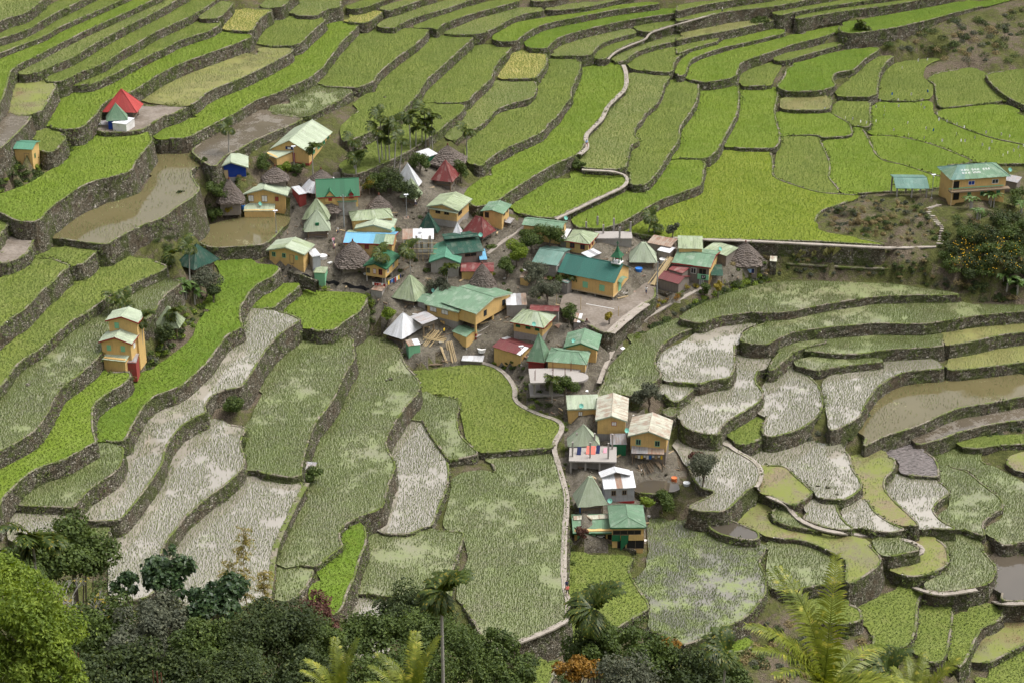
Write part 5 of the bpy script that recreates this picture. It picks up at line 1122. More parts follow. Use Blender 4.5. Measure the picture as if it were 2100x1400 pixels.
house('tin_shed', 'low shed of bare white sheets below the rusty tin shed', 'Q', (395,312), (545,347), (577,285), (480,400), 1.5, 'shed', .2, 'white', 'wood', .1, group='outhouses and sheds', catg='shed')
LI = 'inn with long green roof, brown wall and a mint balcony sign over the rice field'
house('inn', LI, 'Q', (570,460), (1035,522), (1127,318), (930,722), 3.9, 'gx', .9, 'green', 'wood', .35, [('F', .2, 2.9, .3, .6, Gl, Wt), ('F', .56, 2.7, .9, 1.0, Gl, Wt), ('F', .82, 2.7, 1.3, 1.1, Dk, Tb), ('F', .8, .7, .7, 1.1, FM['steel'], Wt)], FM['red'], (1.8, 'wood'), group=HG)
_r, _W, _D, _h = HOUSES[LI]
_sg = MB().box(_W*.17, _W*.46, -_D/2+.02, -_D/2+.12, 1.25, 2.3).build('balcony_sign', WM['mint'], _r)
MB().box(_W*.27, _W*.27+.85, -_D/2-.02, -_D/2+.03, 1.42, 2.2).build('black_emblem', FM['black'], _sg)
_tx = bpy.data.curves.new('emblem_text', 'FONT'); _tx.body = '57'; _tx.size = .62; _tx.align_x = 'CENTER'; _tx.align_y = 'CENTER'; _tx.extrude = .008
_tx.materials.append(FM['white']); _t0 = bpy.data.objects.new('emblem_text', _tx); _tm = bpy.data.meshes.new_from_object(_t0); bpy.data.objects.remove(_t0); _to = link('emblem_text', _tm, _sg); _to.location = (_W*.27+.425, -_D/2-.035, 1.8); _to.rotation_euler = (math.pi/2, 0, 0)
MB().box(_W/2-.4, _W/2-.34, -_D/2+.4, _D/2-.4, -1., 3.4).build('side_wall', WM['yellow'], _r)
annex(LI, 'Q', (1040,615), (1185,617), (1292,508), 2.0, 'shed', .35, 'dkgreen', None, posts=True)
house('mossy_shed', 'grey green roof tucked behind the long green inn', 'Q', (645,292), (945,298), (987,192), (900,360), 2.6, 'shed', .8, 'moss', 'yellow', .2, group='outhouses and sheds', catg='shed')
house('mossy_shed', 'olive mossy lean-to between the inn and the thatched hut', 'Q', (948,300), (1225,382), (1327,288), (1200,460), 1.9, 'shed', .3, 'moss', 'wood', .2, group='outhouses and sheds', catg='shed')
thatched('thatched hut with a torn side beside the washing lines above the rice field', 'Q', (1458,215), (1228,452), (1658,400), (1460,560), 1.5, .5)
house('wooden_hut', 'weathered plank hut with maroon roof beside the inn', 'Q', (400,648), (655,718), (742,612), (600,805), 2.0, 'gx', .7, 'maroon', 'wood', .2, group=HG)
house('red_shed', 'low red roof behind the weathered plank hut', 'Q', (530,540), (700,590), (835,560), (700,640), 2.0, 'shed', .3, 'dkred', 'wood', .15, group='outhouses and sheds', catg='shed')
house('privy', 'tiny stone privy with pale lid at the end of the washing line', 'Q', (1743,442), (1826,447), (1836,395), (1790,490), 1.2, 'shed', .1, 'palerust', 'stone', .06, group='outhouses and sheds', catg='shed')
# the houses along the lower path
house('ochre_house', 'ochre house with long pale roof and dish joined to a taller rusty gable', 'R', (255,342), (640,332), (667,220), (280,507), 2.9, 'shed', .9, 'paleg', 'yellow', .2, [('F', .4, 1.9, .6, .7, FM['shirt'], Tb)], GT, group=HG)
house('ochre_house', 'tall ochre house with rust blotched gable roof and one red latticed window', 'R', (590,472), (970,487), (1057,212), (700,700), 4.0, 'gy', .9, 'palerust', 'yellow', .35, [('F', .6, 3.3, .7, .65, Wt, Rd)], GT, (1.3, 'block'), group=HG)
LR = 'ochre house with two green windows and rusty awning above the fish pond'
house('ochre_house', LR, 'R', (975,662), (1470,702), (1542,475), (1200,960), 4.6, 'gy', 1.2, 'palerust', 'yellow', .45, [('F', .22, 3.4, .7, .9, Gl, Mn), ('F', .75, 3.4, .7, .9, Gl, Mn)], GT, (1.9, 'wood'), group=HG)
annex(LR, 'R', (1020,868), (1412,882), (1425,795), 2.2, 'shed', .5, ['metal', 'rust'], None, posts=True)
hut('pyramid_hut', 'green pyramid roof behind the concrete deck with columns', 'R', (260,787), (640,782), (690,685), (450,840), 1.6, 3.2, 'paleg', .03, group='metal roofed pyramid huts')
house('tin_shed', 'grey corrugated shed behind the deck columns', 'R', (770,762), (965,762), (968,658), (860,800), 1.8, 'shed', .4, 'metal', 'dkgreen', .1, group='outhouses and sheds', catg='shed')
hut('pyramid_hut', 'tall green pyramid roof with rusty streaks and blunt top beside the path', 'S', (385,642), (730,606), (705,455), (500,690), 1.5, 4.2, 'paleg', .10, group='metal roofed pyramid huts')
LZ = 'zinc sheet house with white rust stained roof beside the fish pond'
house('zinc_house', LZ, 'S', (690,422), (1075,404), (1062,262), (880,575), 2.8, 'shed', .9, ['white', 'rust', 'white', 'white'], 'zinc', .2, [('F', .3, 1.9, .6, .8, Dk, Tb), ('F', .66, 1.9, .6, .7, Dk, Tb)], None, group=HG, base=FM['red'])
annex(LZ, 'S', (655,285), (1018,258), (1000,190), 3.7, 'gy', .8, 'white', None)
LG = 'green roofed guest house with dark green balcony panels above the stone wall'
house('guest_house', LG, 'S', (770,882), (1197,877), (1207,617), (1000,1112), 4.0, 'hip', 1.0, 'green', 'yellow', .35, [('F', .25, 2.9, 2.2, .7, Dk, Tb), ('F', .7, 2.9, 2.0, .7, Dk, Tb), ('F', .3, .7, 1.2, 1.4, Dk, Tb), ('F', .75, .75, 2.6, 1.5, Dk, Tb)], RM['jgreen'], group=HG, hipf=.5)
_r, _W, _D, _h = HOUSES[LG]
MB().box(-_W*.45, -_W*.22, -_D/2+.2, -_D/2+.30, 1.4, 2.5).build('balcony_panel', WM['dkgreen'], _r)
MB().box(_W*.02, _W*.44, -_D/2+.2, -_D/2+.30, 1.5, 2.5).build('balcony_panel', WM['yellow'], _r)
MB().slab([(-_W*.2, -_D/2+.15, 2.5), (_W*.02, -_D/2+.15, 2.5), (_W*.0, -_D/2+.15, 1.2), (-_W*.2, -_D/2+.15, -.3)], .06).build('stair_side', WM['dkgreen'], _r)
annex(LG, 'S', (320,952), (820,944), (802,768), 2.2, 'shed', .8, 'green', 'yellow', .3, fascia=RM['jgreen'])
_wl = annex(LG, 'S', (330,790), (780,770), (780,735), 2.9, 'shed', .2, 'palerust', None)
_M = _wl[1]
_rr, _WW = _r, None
org_, yaw_, w2_, d2_ = frame('S', (320,952), (820,944), (802,768), None, 2.2, _r.location.z)
M2_ = _r.matrix_basis.inverted() @ Matrix.LocRotScale(org_, Matrix.Rotation(yaw_, 3, 'Z').to_quaternion(), None)
for nm, fx, w_, z0_, z1_, mm in (('door', -.33, .8, -.3, 1.7, WM['mint']), ('shutter', -.02, .8, .6, 1.75, WM['mint']), ('signboard', .17, 1.6, .65, 1.75, FM['dark']), ('doorway', .39, .7, .6, 1.7, FM['dark'])):
    e_ = MB().box(fx*w2_-w_/2, fx*w2_+w_/2, -d2_/2+.22, -d2_/2+.32, z0_, z1_).build(nm, mm, _r); e_.matrix_basis = M2_
    if nm == 'signboard':
        for k in range(4):
            s_ = MB().box(fx*w2_-.6, fx*w2_+.6-.25*(k % 2), -d2_/2+.19, -d2_/2+.23, 1.5-.25*k, 1.58-.25*k).build('sign_lettering', FM['white'], e_)
b_ = MB().box(-w2_*.46, w2_*.46, -d2_/2+.24, -d2_/2+.34, -1.2, .3).build('base_band', WM['redp'], _r); b_.matrix_basis = M2_
# hill house and shelter on the knoll
LH = 'two-storey ochre house with green hip roof and faded roof lettering on the knoll'
house('hill_house', LH, 'T', (1415,320), (1975,283), (1885,158), (1600,518), 4.7, 'hip', 1.6, ['grng', 'green', 'green', 'green', 'green'], 'yellow', .6, [('F', .36, 3.6, 1.2, .75, WM['blue'], Wt), ('F', .8, 3.6, 1.2, .75, Gl, Wt), ('F', .08, 3.4, 1.2, 1.5, Dk, None), ('F', .1, 1.0, 1.2, 1.6, Dk, None), ('F', .34, 1.2, .6, .8, WM['dkgreen'], Mn), ('F', .58, 1.2, .6, .8, WM['dkgreen'], Mn), ('F', .7, 1.2, .5, .8, WM['dkgreen'], Mn), ('F', .88, 1.2, .6, .8, WM['dkgreen'], Mn)], None, (2.2, 'yellow'), group=HG, hipf=.25)
_r, _W, _D, _h = HOUSES[LH]
MB().box(-_W*.5, _W*.5, -_D/2-.6, -_D/2+.7, 2.15, 2.4).build('balcony_slab', FM['timber'], _r)
MB().box(-_W*.5, _W*.42, -_D/2+.55, -_D/2+.62, 2.55, 2.75).build('mint_band', WM['mint'], _r)
for sx in (-.47,): MB().box(_W*sx-.1, _W*sx+.1, -_D/2-.4, -_D/2-.2, -1.5, 4.7).build('post', FM['plank'], _r)
_let = MB()
for row, (f0, cnt) in enumerate(((.62, 11), (.42, 8))):
    for k in range(cnt):
        xx = -_W*.26+k*_W*.045+random.uniform(-.05, .05)
        if k in (3, 7): continue
        for q in range(2):
            y_, z_ = -_D/2+_D/2*f0, _h+1.6*f0+.10; dx = random.uniform(-.12, .12)
            _let.slab([(xx+q*.22-.05, y_-.3, z_-.3*1.6/(_D/2)), (xx+q*.22+.05, y_-.3, z_-.3*1.6/(_D/2)), (xx+q*.22+.05+dx, y_+.15, z_+.15*1.6/(_D/2)), (xx+q*.22-.05+dx, y_+.15, z_+.15*1.6/(_D/2))], .01)
_let.build('faded_roof_lettering', FM['white'], _r)
LS = 'open shelter with green roof on concrete posts at the edge of the knoll'
org, yaw, W, D = frame('T', (900,397), (1215,400), (1222,272), (1060,490), 2.3)
r = empty('open_shelter', org, LS, 'shelter', None, yaw)
roof(r, W, D, 2.3, .9, 'gx', 'grng')
for sx in (-1, 0, 1):
    for sy in (-1, 1): MB().box(sx*(W/2-.4)-.14, sx*(W/2-.4)+.14, sy*(D/2-.5)-.14, sy*(D/2-.5)+.14, -1.5, 2.4 if sy else 3).build('post', FM['concrete'], r)
MB().box(-W/2+.5, W/2-.5, D/2-.7, D/2-.4, .35, .5).build('bench', FM['timber'], r)
house('tin_shed', 'grey tin kitchen lean-to beside the hill house', 'T', (1910,320), (2040,345), (2060,300), (1950,440), 2.6, 'shed', .3, 'metal', 'wood', .2, group='outhouses and sheds', catg='shed')
# the upper corner of the village
thatched('broad grey thatched hut behind the faded red pyramid at the field edge', 'K', (1180,190), (1028,385), (1355,310), (1185,430), 1.6, .4)
hut('pyramid_hut', 'faded maroon pyramid roof with curled corner in front of the broad thatched hut', 'K', (1020,548), (1238,572), (1337,490), (1160,622), 1.6, 3.4, 'dkred', .03, group='metal roofed pyramid huts')
hut('pyramid_hut', 'clean white pyramid roof among dark trees', 'K', (640,592), (890,614), (962,570), (800,655), 1.4, 3.9, 'white', .03, group='metal roofed pyramid huts')
hut('pyramid_hut', 'pale ribbed green pyramid roof just below the clean white one', 'K', (700,725), (866,748), (977,690), (860,790), 1.4, 3.4, 'moss', .03, group='metal roofed pyramid huts')
house('white_shed', 'small shed with pale tin roof and green wall under the palms', 'K', (865,262), (962,322), (1017,250), (950,355), 1.5, 'shed', .3, 'white', 'dkgreen', .1, group='outhouses and sheds', catg='shed')
thatched('thatched hut with red cap behind the mossy hip roof and the big yard lamp', 'K', (475,700), (350,835), (628,832), (490,890), 1.3)
house('tiny_hut', 'tiny ochre hut with rusty lid between the grey trees and the grey church house', 'M', (1665,752), (1762,765), (1850,722), (1750,862), 1.8, 'shed', .2, 'rust', 'yellow', .1, group='outhouses and sheds', catg='shed')
house('tank_shed', 'mint painted shed with rusty top at the edge of the timber yard', 'N', (450,872), (600,852), (622,800), (540,965), 1.8, 'shed', .15, ['rust', 'white'], 'mint', .1, group='outhouses and sheds', catg='shed')
house('tin_shed', 'low white sheet shelter below the small stilt hut', 'N', (1085,1045), (1340,1060), (1340,1010), (1200,1100), .7, 'shed', .15, 'white', 'wood', .2, group='outhouses and sheds', catg='shed')
house('plank_shed', 'pinkish plank lean-to behind the metal awning of the curtained house', 'J', (965,1000), (1045,985), (1050,905), (1000,1080), 2.2, 'shed', .3, 'white', 'redp', .1, group='outhouses and sheds', catg='shed')
house('tin_shed', 'blue tarpaulin lean-to at the end of the dark green workshop', 'M', (1190,545), (1280,540), (1285,440), (1220,600), 1.4, 'shed', .5, 'blue', 'wood', .1, group='outhouses and sheds', catg='shed')
# left hillside
house('field_hut', 'lone small ochre hut with green roof on a bank below the terraces', 'A', (65,917), (200,922), (266,870), (110,990), 2.6, 'gx', .55, 'bgreen', 'yellow', .3, [('F', .7, .9, .8, 1.6, WM['yellow'], Tb, 'door'), ('R', .35, .8, .6, .9, WM['dkgreen'], None)], None, group=HG)
hut('pyramid_hut', 'bright red pyramid roof of an open hut above two small sheds', 'A', (632,690), (842,695), (893,643), (800,770), 2.0, 3.8, 'red', .03, group='metal roofed pyramid huts')
hut('pyramid_hut', 'green pyramid roof in front of the bright red one', 'A', (655,747), (785,738), (822,707), (720,790), 1.8, 2.9, 'green', .03, group='metal roofed pyramid huts', posts=False, wmat='blue')
house('white_shed', 'small white plank shed with flat lid below the red pyramid roof', 'A', (688,757), (776,767), (798,727), (740,812), 1.6, 'shed', .1, 'white', 'white', .08, group='outhouses and sheds', catg='shed')
house('plank_shed', 'small grey plank shed beside the white plank shed', 'A', (598,768), (672,772), (688,750), (640,822), 1.7, 'shed', .1, 'metal', 'wood', .05, group='outhouses and sheds', catg='shed')
LT = 'stepped three-storey ochre house with pale green roofs and red eaves standing among paddies'
house('stepped_house', LT, 'U', (355,622), (785,652), (932,525), (450,1265), 7.7, 'gy', .9, 'paleg', 'yellow', .4, [('F', .28, 6.8, .6, .9, WM['mint'], WM['mint'], 'shutter')], FM['red'], (4.8, 'yellow'), group=HG, deep=1.0)
annex(LT, 'U', (265,897), (700,927), (860,800), 5.2, 'gy', 1.0, 'paleg', 'yellow', .35, fascia=FM['red'])
_r = HOUSES[LT][0]
_o, _y, _w, _d = frame('U', (265,897), (700,927), (860,800), None, 5.2, _r.location.z); _M = _r.matrix_basis.inverted() @ Matrix.LocRotScale(_o, Matrix.Rotation(_y, 3, 'Z').to_quaternion(), None)
for fx, fc in ((-.22, 'F'), (.2, 'F')):
    e_ = MB().box(fx*_w-.35, fx*_w+.35, -_d/2+.28, -_d/2+.37, 3.6, 4.6).build('shutter', WM['mint'], _r); e_.matrix_basis = _M
e_ = MB().box(_w/2-.38, _w/2-.3, -.3, .5, 3.6, 4.5).build('window', FM['white'], _r); e_.matrix_basis = _M
annex(LT, 'U', (312,1122), (620,1157), (678,1022), 2.6, 'shed', .8, 'paleg', 'yellow', .2)
annex(LT, 'U', (620,1165), (760,1165), (795,1070), 2.0, 'shed', .3, 'metal', 'redp', .08)
hut('pyramid_hut', 'mossy pyramid roof with bent top among bananas behind the stepped house', 'U', (985,702), (1320,722), (1422,605), (1150,780), 1.3, 3.0, 'moss', .05, group='metal roofed pyramid huts')
hut('pyramid_hut', 'dark green pyramid roof half hidden by palms and a grey leaved tree', 'Y', (140,542), (300,602), (450,470), (250,650), 1.4, 3.3, 'dkgreen', .04, group='metal roofed pyramid huts')
# shelter in the field
org, yaw, W, D = frame('E', (325,782), (430,792), (437,755), (370,852), 2.0, None, 2.0)
r = empty('field_shelter', org, 'little grey tin shelter on sticks on the wall between two flooded paddies', 'shelter', None, yaw)
roof(r, W, D, 2.0, .3, 'shed', 'metal')
for sx in (-1, 1):
    for sy in (-1, 1): MB().tube((sx*(W/2-.2), sy*(D/2-.2), -1.), (sx*(W/2-.2), sy*(D/2-.2), 2.0), .07, .06, 6).build('post', FM['timber'], r)
MB().box(-W/2+.3, W/2-.3, -.2, D/2-.3, .1, .9).build('storage_box', FM['black'], r)
# ---------------------------------------------------------------- paths, steps and small walls
def crest_z(u, v, r=6):
    zs = [paddies[k].z for k in {lab(u+a, v+b) for a in (-r, 0, r) for b in (-r, 0, r)} if k >= 0]
    return max(zs)+.13 if zs else hit(u, v).z+.12
def px_line(tile, pts, step=7): return resample(chaikin(np.array([px(tile, p) for p in pts], float), 2, False), step, False)
def ribbon(name, tile, pts, width=.9, mat='path', thick=.25, lift=0.0):
    q = px_line(tile, pts); z = np.array([crest_z(u, v) for u, v in q])+lift
    for _ in range(4): z = np.r_[z[:1], (z[:-2]+z[1:-1]*2+z[2:])/4, z[-1:]] if len(z) > 3 else z
    c = unproj(q[:, 0], q[:, 1], z); c[:, 2] = z
    t = np.gradient(c[:, :2], axis=0); t /= np.linalg.norm(t, axis=1)[:, None]+1e-9; n = np.stack([-t[:, 1], t[:, 0]], 1)
    w = width/2*(1+rng.normal(0, .06, len(c)))
    rows = [(-1, -thick), (-1, 0), (1, 0), (1, -thick)]
    V = np.stack([np.c_[c[:, :2]+n*(s*w)[:, None], c[:, 2]+h+rng.normal(0, .012, len(c))] for s, h in rows], 1).reshape(-1, 3)
    i = np.arange(len(c)-1)[:, None]*4+np.arange(3)[None]; f = np.stack([i, i+1, i+5, i+4], -1).reshape(-1, 4)
    o = link(name, mesh_np(name, V, f, MAT[mat]), None, 'structure'); return o, c
ribbon('footpath', 'Z', [(985,742),(1015,750),(1040,768),(1058,797),(1054,817),(1067,830),(1100,847),(1150,862),(1154,880),(1140,900),(1135,918),(1144,947),(1153,977),(1163,1017),(1162,1050),(1158,1083),(1156,1150),(1156,1183),(1160,1213),(1167,1233),(1163,1263),(1160,1272),(1120,1293),(1067,1313),(1018,1332)], .85)
ribbon('footpath', 'I', [(230,105),(350,130),(490,150),(530,185),(600,220),(650,260),(667,300),(657,340),(635,375)], .85)
_st, _sc = ribbon('footpath', 'I', [(635,378),(690,420),(740,440),(800,465),(822,505),(870,552),(990,602),(1150,622),(1300,632),(1430,652),(1500,682),(1512,708),(1470,737),(1330,767)], .75)
ribbon('footpath', 'I', [(1325,762),(1360,820),(1420,885),(1540,925),(1620,937),(1790,910)], .75)
ribbon('footpath', 'I', [(1880,970),(1910,985),(2036,981),(2110,980)], .8)
ribbon('footpath', 'D', [(1735,400),(1752,440),(1757,540),(1692,600),(1632,660),(1607,730),(1542,790),(1502,830),(1506,880),(1522,905),(1465,950)], .9)
ribbon('footpath', 'D', [(1640,365),(1680,320),(1780,275),(1880,240),(1890,205),(1960,180),(2100,140),(2350,70)], .45)
ribbon('footpath', 'D', [(1480,1043),(1740,1056),(1775,1132),(1600,1212),(1320,1347)], .7)
ribbon('footpath', 'Z', [(1228,785),(1240,752),(1262,706),(1285,680),(1330,648),(1400,610),(1452,582)], .8)
ribbon('footpath', 'Z', [(1080,462),(1052,480),(1022,502),(1000,520)], .8)
ribbon('footpath', 'H', [(-60,112),(130,123),(400,130),(700,145),(1000,160),(1300,175),(1560,165)], .8)
ribbon('footpath', 'H', [(640,268),(800,277),(1000,292),(1270,299)], .8, 'crest')
ribbon('concrete_walk', 'Z', [(1252,682),(1275,660),(1300,640),(1325,622)], 1.7, 'path', .15)
ribbon('footpath', 'C', [(1765,250),(1710,345),(1650,470),(1600,575),(1570,680),(1560,800),(1545,910)], .6, 'crest')
def steps(tile, pts, n, label=None, w=1.1):
    q = resample(chaikin(np.array([px(tile, p) for p in pts], float), 1, False), 1.0, False); q = q[np.linspace(0, len(q)-1, n).astype(int)]
    par = link('stone_stairway', bpy.data.meshes.new('stone_stairway'), None, 'structure'); P3 = [hit(u, v) for u, v in q]
    par.data = MB().tube(P3[0]-Vector((0, 0, .4)), P3[-1]-Vector((0, 0, .4)), .2).mesh('stair_bed', MAT['dirt'])
    for a in P3:
        yw = random.uniform(-.25, .25); M = Matrix.Translation(a) @ Matrix.Rotation(yw, 4, 'Z'); l = w*random.uniform(.8, 1.15)
        MB().box(-l/2, l/2, -.22, .22, -.25, .16, M).build('stone_step', MAT['path'], par)
steps('T', [(1300,555),(1190,590),(1230,640),(1260,690),(1310,740),(1345,770),(1330,830),(1310,915)], 22)
steps('I', [(640,378),(690,425),(740,445)], 6)
steps('I', [(1330,765),(1350,800),(1375,840),(1425,885)], 7)
steps('A', [(940,800),(965,825),(990,850)], 7, w=1.6)
def stone_wall(label, tile, pts, zt, hgt=2.2):
    q = px_line(tile, pts, 8); c = unproj(q[:, 0], q[:, 1], zt); m = len(c); rows = 6; t = np.linspace(0, 1, rows)
    tn = np.gradient(c[:, :2], axis=0); tn /= np.linalg.norm(tn, axis=1)[:, None]+1e-9; n = np.stack([tn[:, 1], -tn[:, 0]], 1)
    n *= np.where(n[:, 1:2] > 0, -1, 1)
    off = t[None]*.3+rng.normal(0, .05, (m, rows)); Z = zt-t[None]*hgt+rng.normal(0, .03, (m, rows))
    Fr = np.stack([c[:, None, 0]+n[:, None, 0]*off, c[:, None, 1]+n[:, None, 1]*off, Z], -1)
    Bk = np.stack([c[:, None, 0]-n[:, None, 0]*(.5+0*off), c[:, None, 1]-n[:, None, 1]*(.5+0*off), Z], -1)
    V = np.concatenate([Bk[:, ::-1], Fr], 1); R2 = 2*rows
    i = np.arange(m-1)[:, None]*R2+np.arange(R2-1)[None]; f = np.stack([i, i+1, i+R2+1, i+R2], -1).reshape(-1, 4)
    o = link('stone_wall', mesh_np('stone_wall', V.reshape(-1, 3), f, MAT['wall'])); tag(o, label, 'wall', 'retaining walls in the village'); return o
def hz(l): return HOUSES[l][0].location.z
stone_wall('mossy stone retaining wall with a pale coping below the guest house', 'S', [(245,1030),(340,1050),(480,1092),(800,1118),(960,1130),(1060,1165)], hz(LG)+.05, 2.6)
stone_wall('tall rough stone wall under the posts of the large house', 'N', [(1200,690),(1290,700),(1400,700),(1520,640),(1600,560)], hz(LB)-.3, 3.4)
stone_wall('low stone wall below the plank hut along the canal walk', 'Q', [(420,800),(600,830),(760,790),(880,740)], hz(LI)-.1, 1.8)
stone_wall('rubble wall below the torn thatched hut', 'Q', [(1060,720),(1200,720),(1350,640),(1500,610),(1650,560)], hz(LI)-.4, 2.4)
stone_wall('old stone wall along the edge of the blue house yard', 'J', [(60,830),(130,870),(200,900)], hz(L3)+1.2, 2.4)
stone_wall('stone edging wall between the pond and the house with white curtains', 'J', [(330,1240),(500,1225),(700,1215),(870,1190)], hz(L3)+.05, 1.6)
stone_wall('stone bank below the green casement house facing the small bright paddy', 'L', [(180,985),(330,1040),(480,1090),(640,1150)], hz(L14)-.2, 2.2)
# ---------------------------------------------------------------- concrete skeletons
def slab_poly(parent, name, pts, z0, z1, mat):
    m = MB(); m.slab([(x, y, z1) for x, y in pts], z1-z0); return m.build(name, mat, parent)
org, yaw, W, D = frame('O', (625,1345), (1290,1330), (1300,1180), (700,1395), .9)
r = empty('concrete_skeleton', org, 'bare two-level concrete skeleton with round corner terrace above the lower path', 'building', None, yaw)
def round_slab(w, d, rad=1.9):
    a = [(-w/2, d/2), (-w/2, -d/2), (w/2-rad, -d/2)]
    a += [(w/2-rad+rad*math.sin(t)*1.3, -d/2+rad*.0+rad*(1-math.cos(t))) for t in np.linspace(.2, math.pi-.3, 9)]
    return a+[(w/2, d/2)]
slab_poly(r, 'lower_slab', round_slab(W, D), .55, .85, FM['concrete'])
up_ = slab_poly(r, 'upper_slab', round_slab(W, D*1.15), 3.25, 3.55, FM['concrete'])
for sx in (-.42, -.14, .14, .38):
    for sy in (-.4, .4):
        MB().box(W*sx-.16, W*sx+.16, D*sy-.16, D*sy+.16, -1.6, 3.25).build('column', FM['concrete'], r)
for sx, sy in ((-.42, -.38), (-.1, -.35), (.12, -.3), (-.08, .35), (.25, .3)):
    for k in range(3): MB().tube((W*sx+k*.09, D*sy, 3.5), (W*sx+k*.09+.02, D*sy, 5.3+random.uniform(-.2, .4)), .025, .025, 5).build('reinforcing_bar', FM['rustbar'], up_)
MB().box(-W*.3, W*.1, D*.1, D*.3, .85, 2.4).build('brick_stack', WM['block'], r)
org, yaw, W, D = frame('P', (1060,345), (1500,345), (1590,262), (1250,420), 1.4)
r = empty('column_platform', org, 'raised earth platform of a half built house with bare white columns', 'building', None, yaw)
MB().box(-W/2, W/2, -D/2, D/2, 1.15, 1.4).build('platform_slab', FM['concrete'], r)
walls(r, W-.3, D-.3, -1.5, 1.15, WM['block'], name='base_wall')
for u, v, tv in ((945,250,150),(1080,215,85),(1150,285,185),(1275,245,110),(1345,340,215),(1475,265,150)):
    p = Vector(unproj(*px('P', (u, v)), org.z+1.4)); l = r.matrix_basis.inverted() @ p
    MB().box(l.x-.17, l.x+.17, l.y-.17, l.y+.17, (-.9 if abs(l.x) > W/2 or abs(l.y) > D/2 else 1.35), 1.4+(v-tv)/5.833/9.6).build('column', FM['concrete'], r)
    MB().tube((l.x, l.y, 1.4+(v-tv)/5.833/9.6), (l.x, l.y, 2.1+(v-tv)/5.833/9.6), .04, .04, 5).build('reinforcing_bar', FM['rustbar'], r)
org, yaw, W, D = frame('R', (272,962), (842,977), (902,792), (400,1130), 2.0)
r = empty('concrete_deck', org, 'concrete roof deck on posts with square columns and drying cloths beside the lower path', 'building', None, yaw)
dk_ = MB().box(-W/2, W/2, -D/2, D/2, 1.8, 2.05).build('deck_slab', FM['concrete'], r)
for sx in (-.46, -.15, .15, .46): MB().box(W*sx-.15, W*sx+.15, -D/2+.3, -D/2+.6, -1.5, 1.8).build('post', FM['concrete'], r)
walls(r, W*.9, D*.55, -1.5, 1.8, WM['block'], name='back_wall')
for u, v, tv in ((315,905,740),(525,920,745),(742,930,755),(365,770,630),(578,780,635),(790,815,645)):
    p = Vector(unproj(*px('R', (u, v)), org.z+2.05)); l = r.matrix_basis.inverted() @ p
    MB().box(l.x-.14, l.x+.14, l.y-.14, l.y+.14, 2.0, 2.05+(v-tv)/5.833/10.5).build('column', FM['concrete'], r)
for k, (fx, mt, w_, h_) in enumerate(((-.3, 'navy', .7, 1.0), (-.05, 'coral', 1.5, 1.1), (.1, 'navy', .6, 1.1), (.25, 'pink', .5, .4))):
    sheet_ = MB().slab([(W*fx-w_/2, -D*.12+k*.3, 2.1), (W*fx+w_/2, -D*.12+k*.3, 2.1), (W*fx+w_/2+.1, D*.05+k*.3, 2.1+h_), (W*fx-w_/2+.1, D*.05+k*.3, 2.1+h_)], .03).build('drying_cloth', FM[mt])
    sheet_.matrix_basis = r.matrix_basis.copy(); tag(sheet_, ['dark patterned cloth hung on the concrete deck', 'coral sheet propped like a tent on the concrete deck', 'plain navy towel beside the coral sheet on the deck', 'small pink cloth drying at the end of the deck'][k], 'cloth', 'cloths drying on the deck')
# ---------------------------------------------------------------- poles, dishes, stalls
def lamp(tile, B, T, label, solar=True):
    g = hit(*px(tile, B)); d = rays(*px(tile, T)); h = max(2.0, HC+d[2]*g.y/d[1]-g.z)
    r = empty('street_lamp', g, label, 'street lamp', 'solar lamps on thin poles')
    MB().tube((0, 0, -.5), (0, 0, h), .06, .045, 7).build('pole', FM['steel'], r)
    MB().box(-.16, .16, -.16, .16, -.3, .35).build('footing', FM['concrete'], r)
    pn = MB().box(-.45, .45, -.28, .28, h, h+.06).build('solar_panel', FM['navy'], r); pn.rotation_euler = (0, 0, .2)
    MB().box(-.42, .42, -.25, .25, h+.065, h+.10).build('panel_glass', FM['dishw'], pn)
    MB().box(-.1, .1, -.5, -.2, h-.2, h-.1).build('lamp_head', FM['white'], r)
lamp('J', (920,735), (905,505), 'solar lamp in front of the red double door of the long hall')
lamp('J', (735,1390), (715,1165), 'lamp pole standing on the rim of the small pond')
lamp('K', (770,935), (752,700), 'solar lamp in the open yard beside the streaked hip roof')
lamp('O', (517,1000), (500,760), 'lamp pole at the corner of the maroon roofed house')
lamp('T', (1232,500), (1240,270), 'lamp pole between the open shelter and the hill house')
def pole(tile, B, T, label):
    g = hit(*px(tile, B)); d = rays(*px(tile, T)); h = max(2.5, HC+d[2]*g.y/d[1]-g.z)
    r = empty('utility_pole', g, label, 'pole', 'power poles in the village'); MB().tube((0, 0, -.6), (0, 0, h), .14, .09, 8).build('pole_shaft', FM['steel'], r)
    MB().box(-.5, .5, -.05, .05, h-.5, h-.4).build('cross_arm', FM['timber'], r)
    for k in (-.4, 0, .4): MB().tube((k, 0, h-.4), (k, 0, h-.22), .04, .03, 6).build('insulator', FM['white'], r)
pole('J', (1430,1330), (1405,1000), 'grey power pole in front of the dormered green house')
pole('Q', (388,905), (388,450), 'grey power pole at the edge of the earth court')
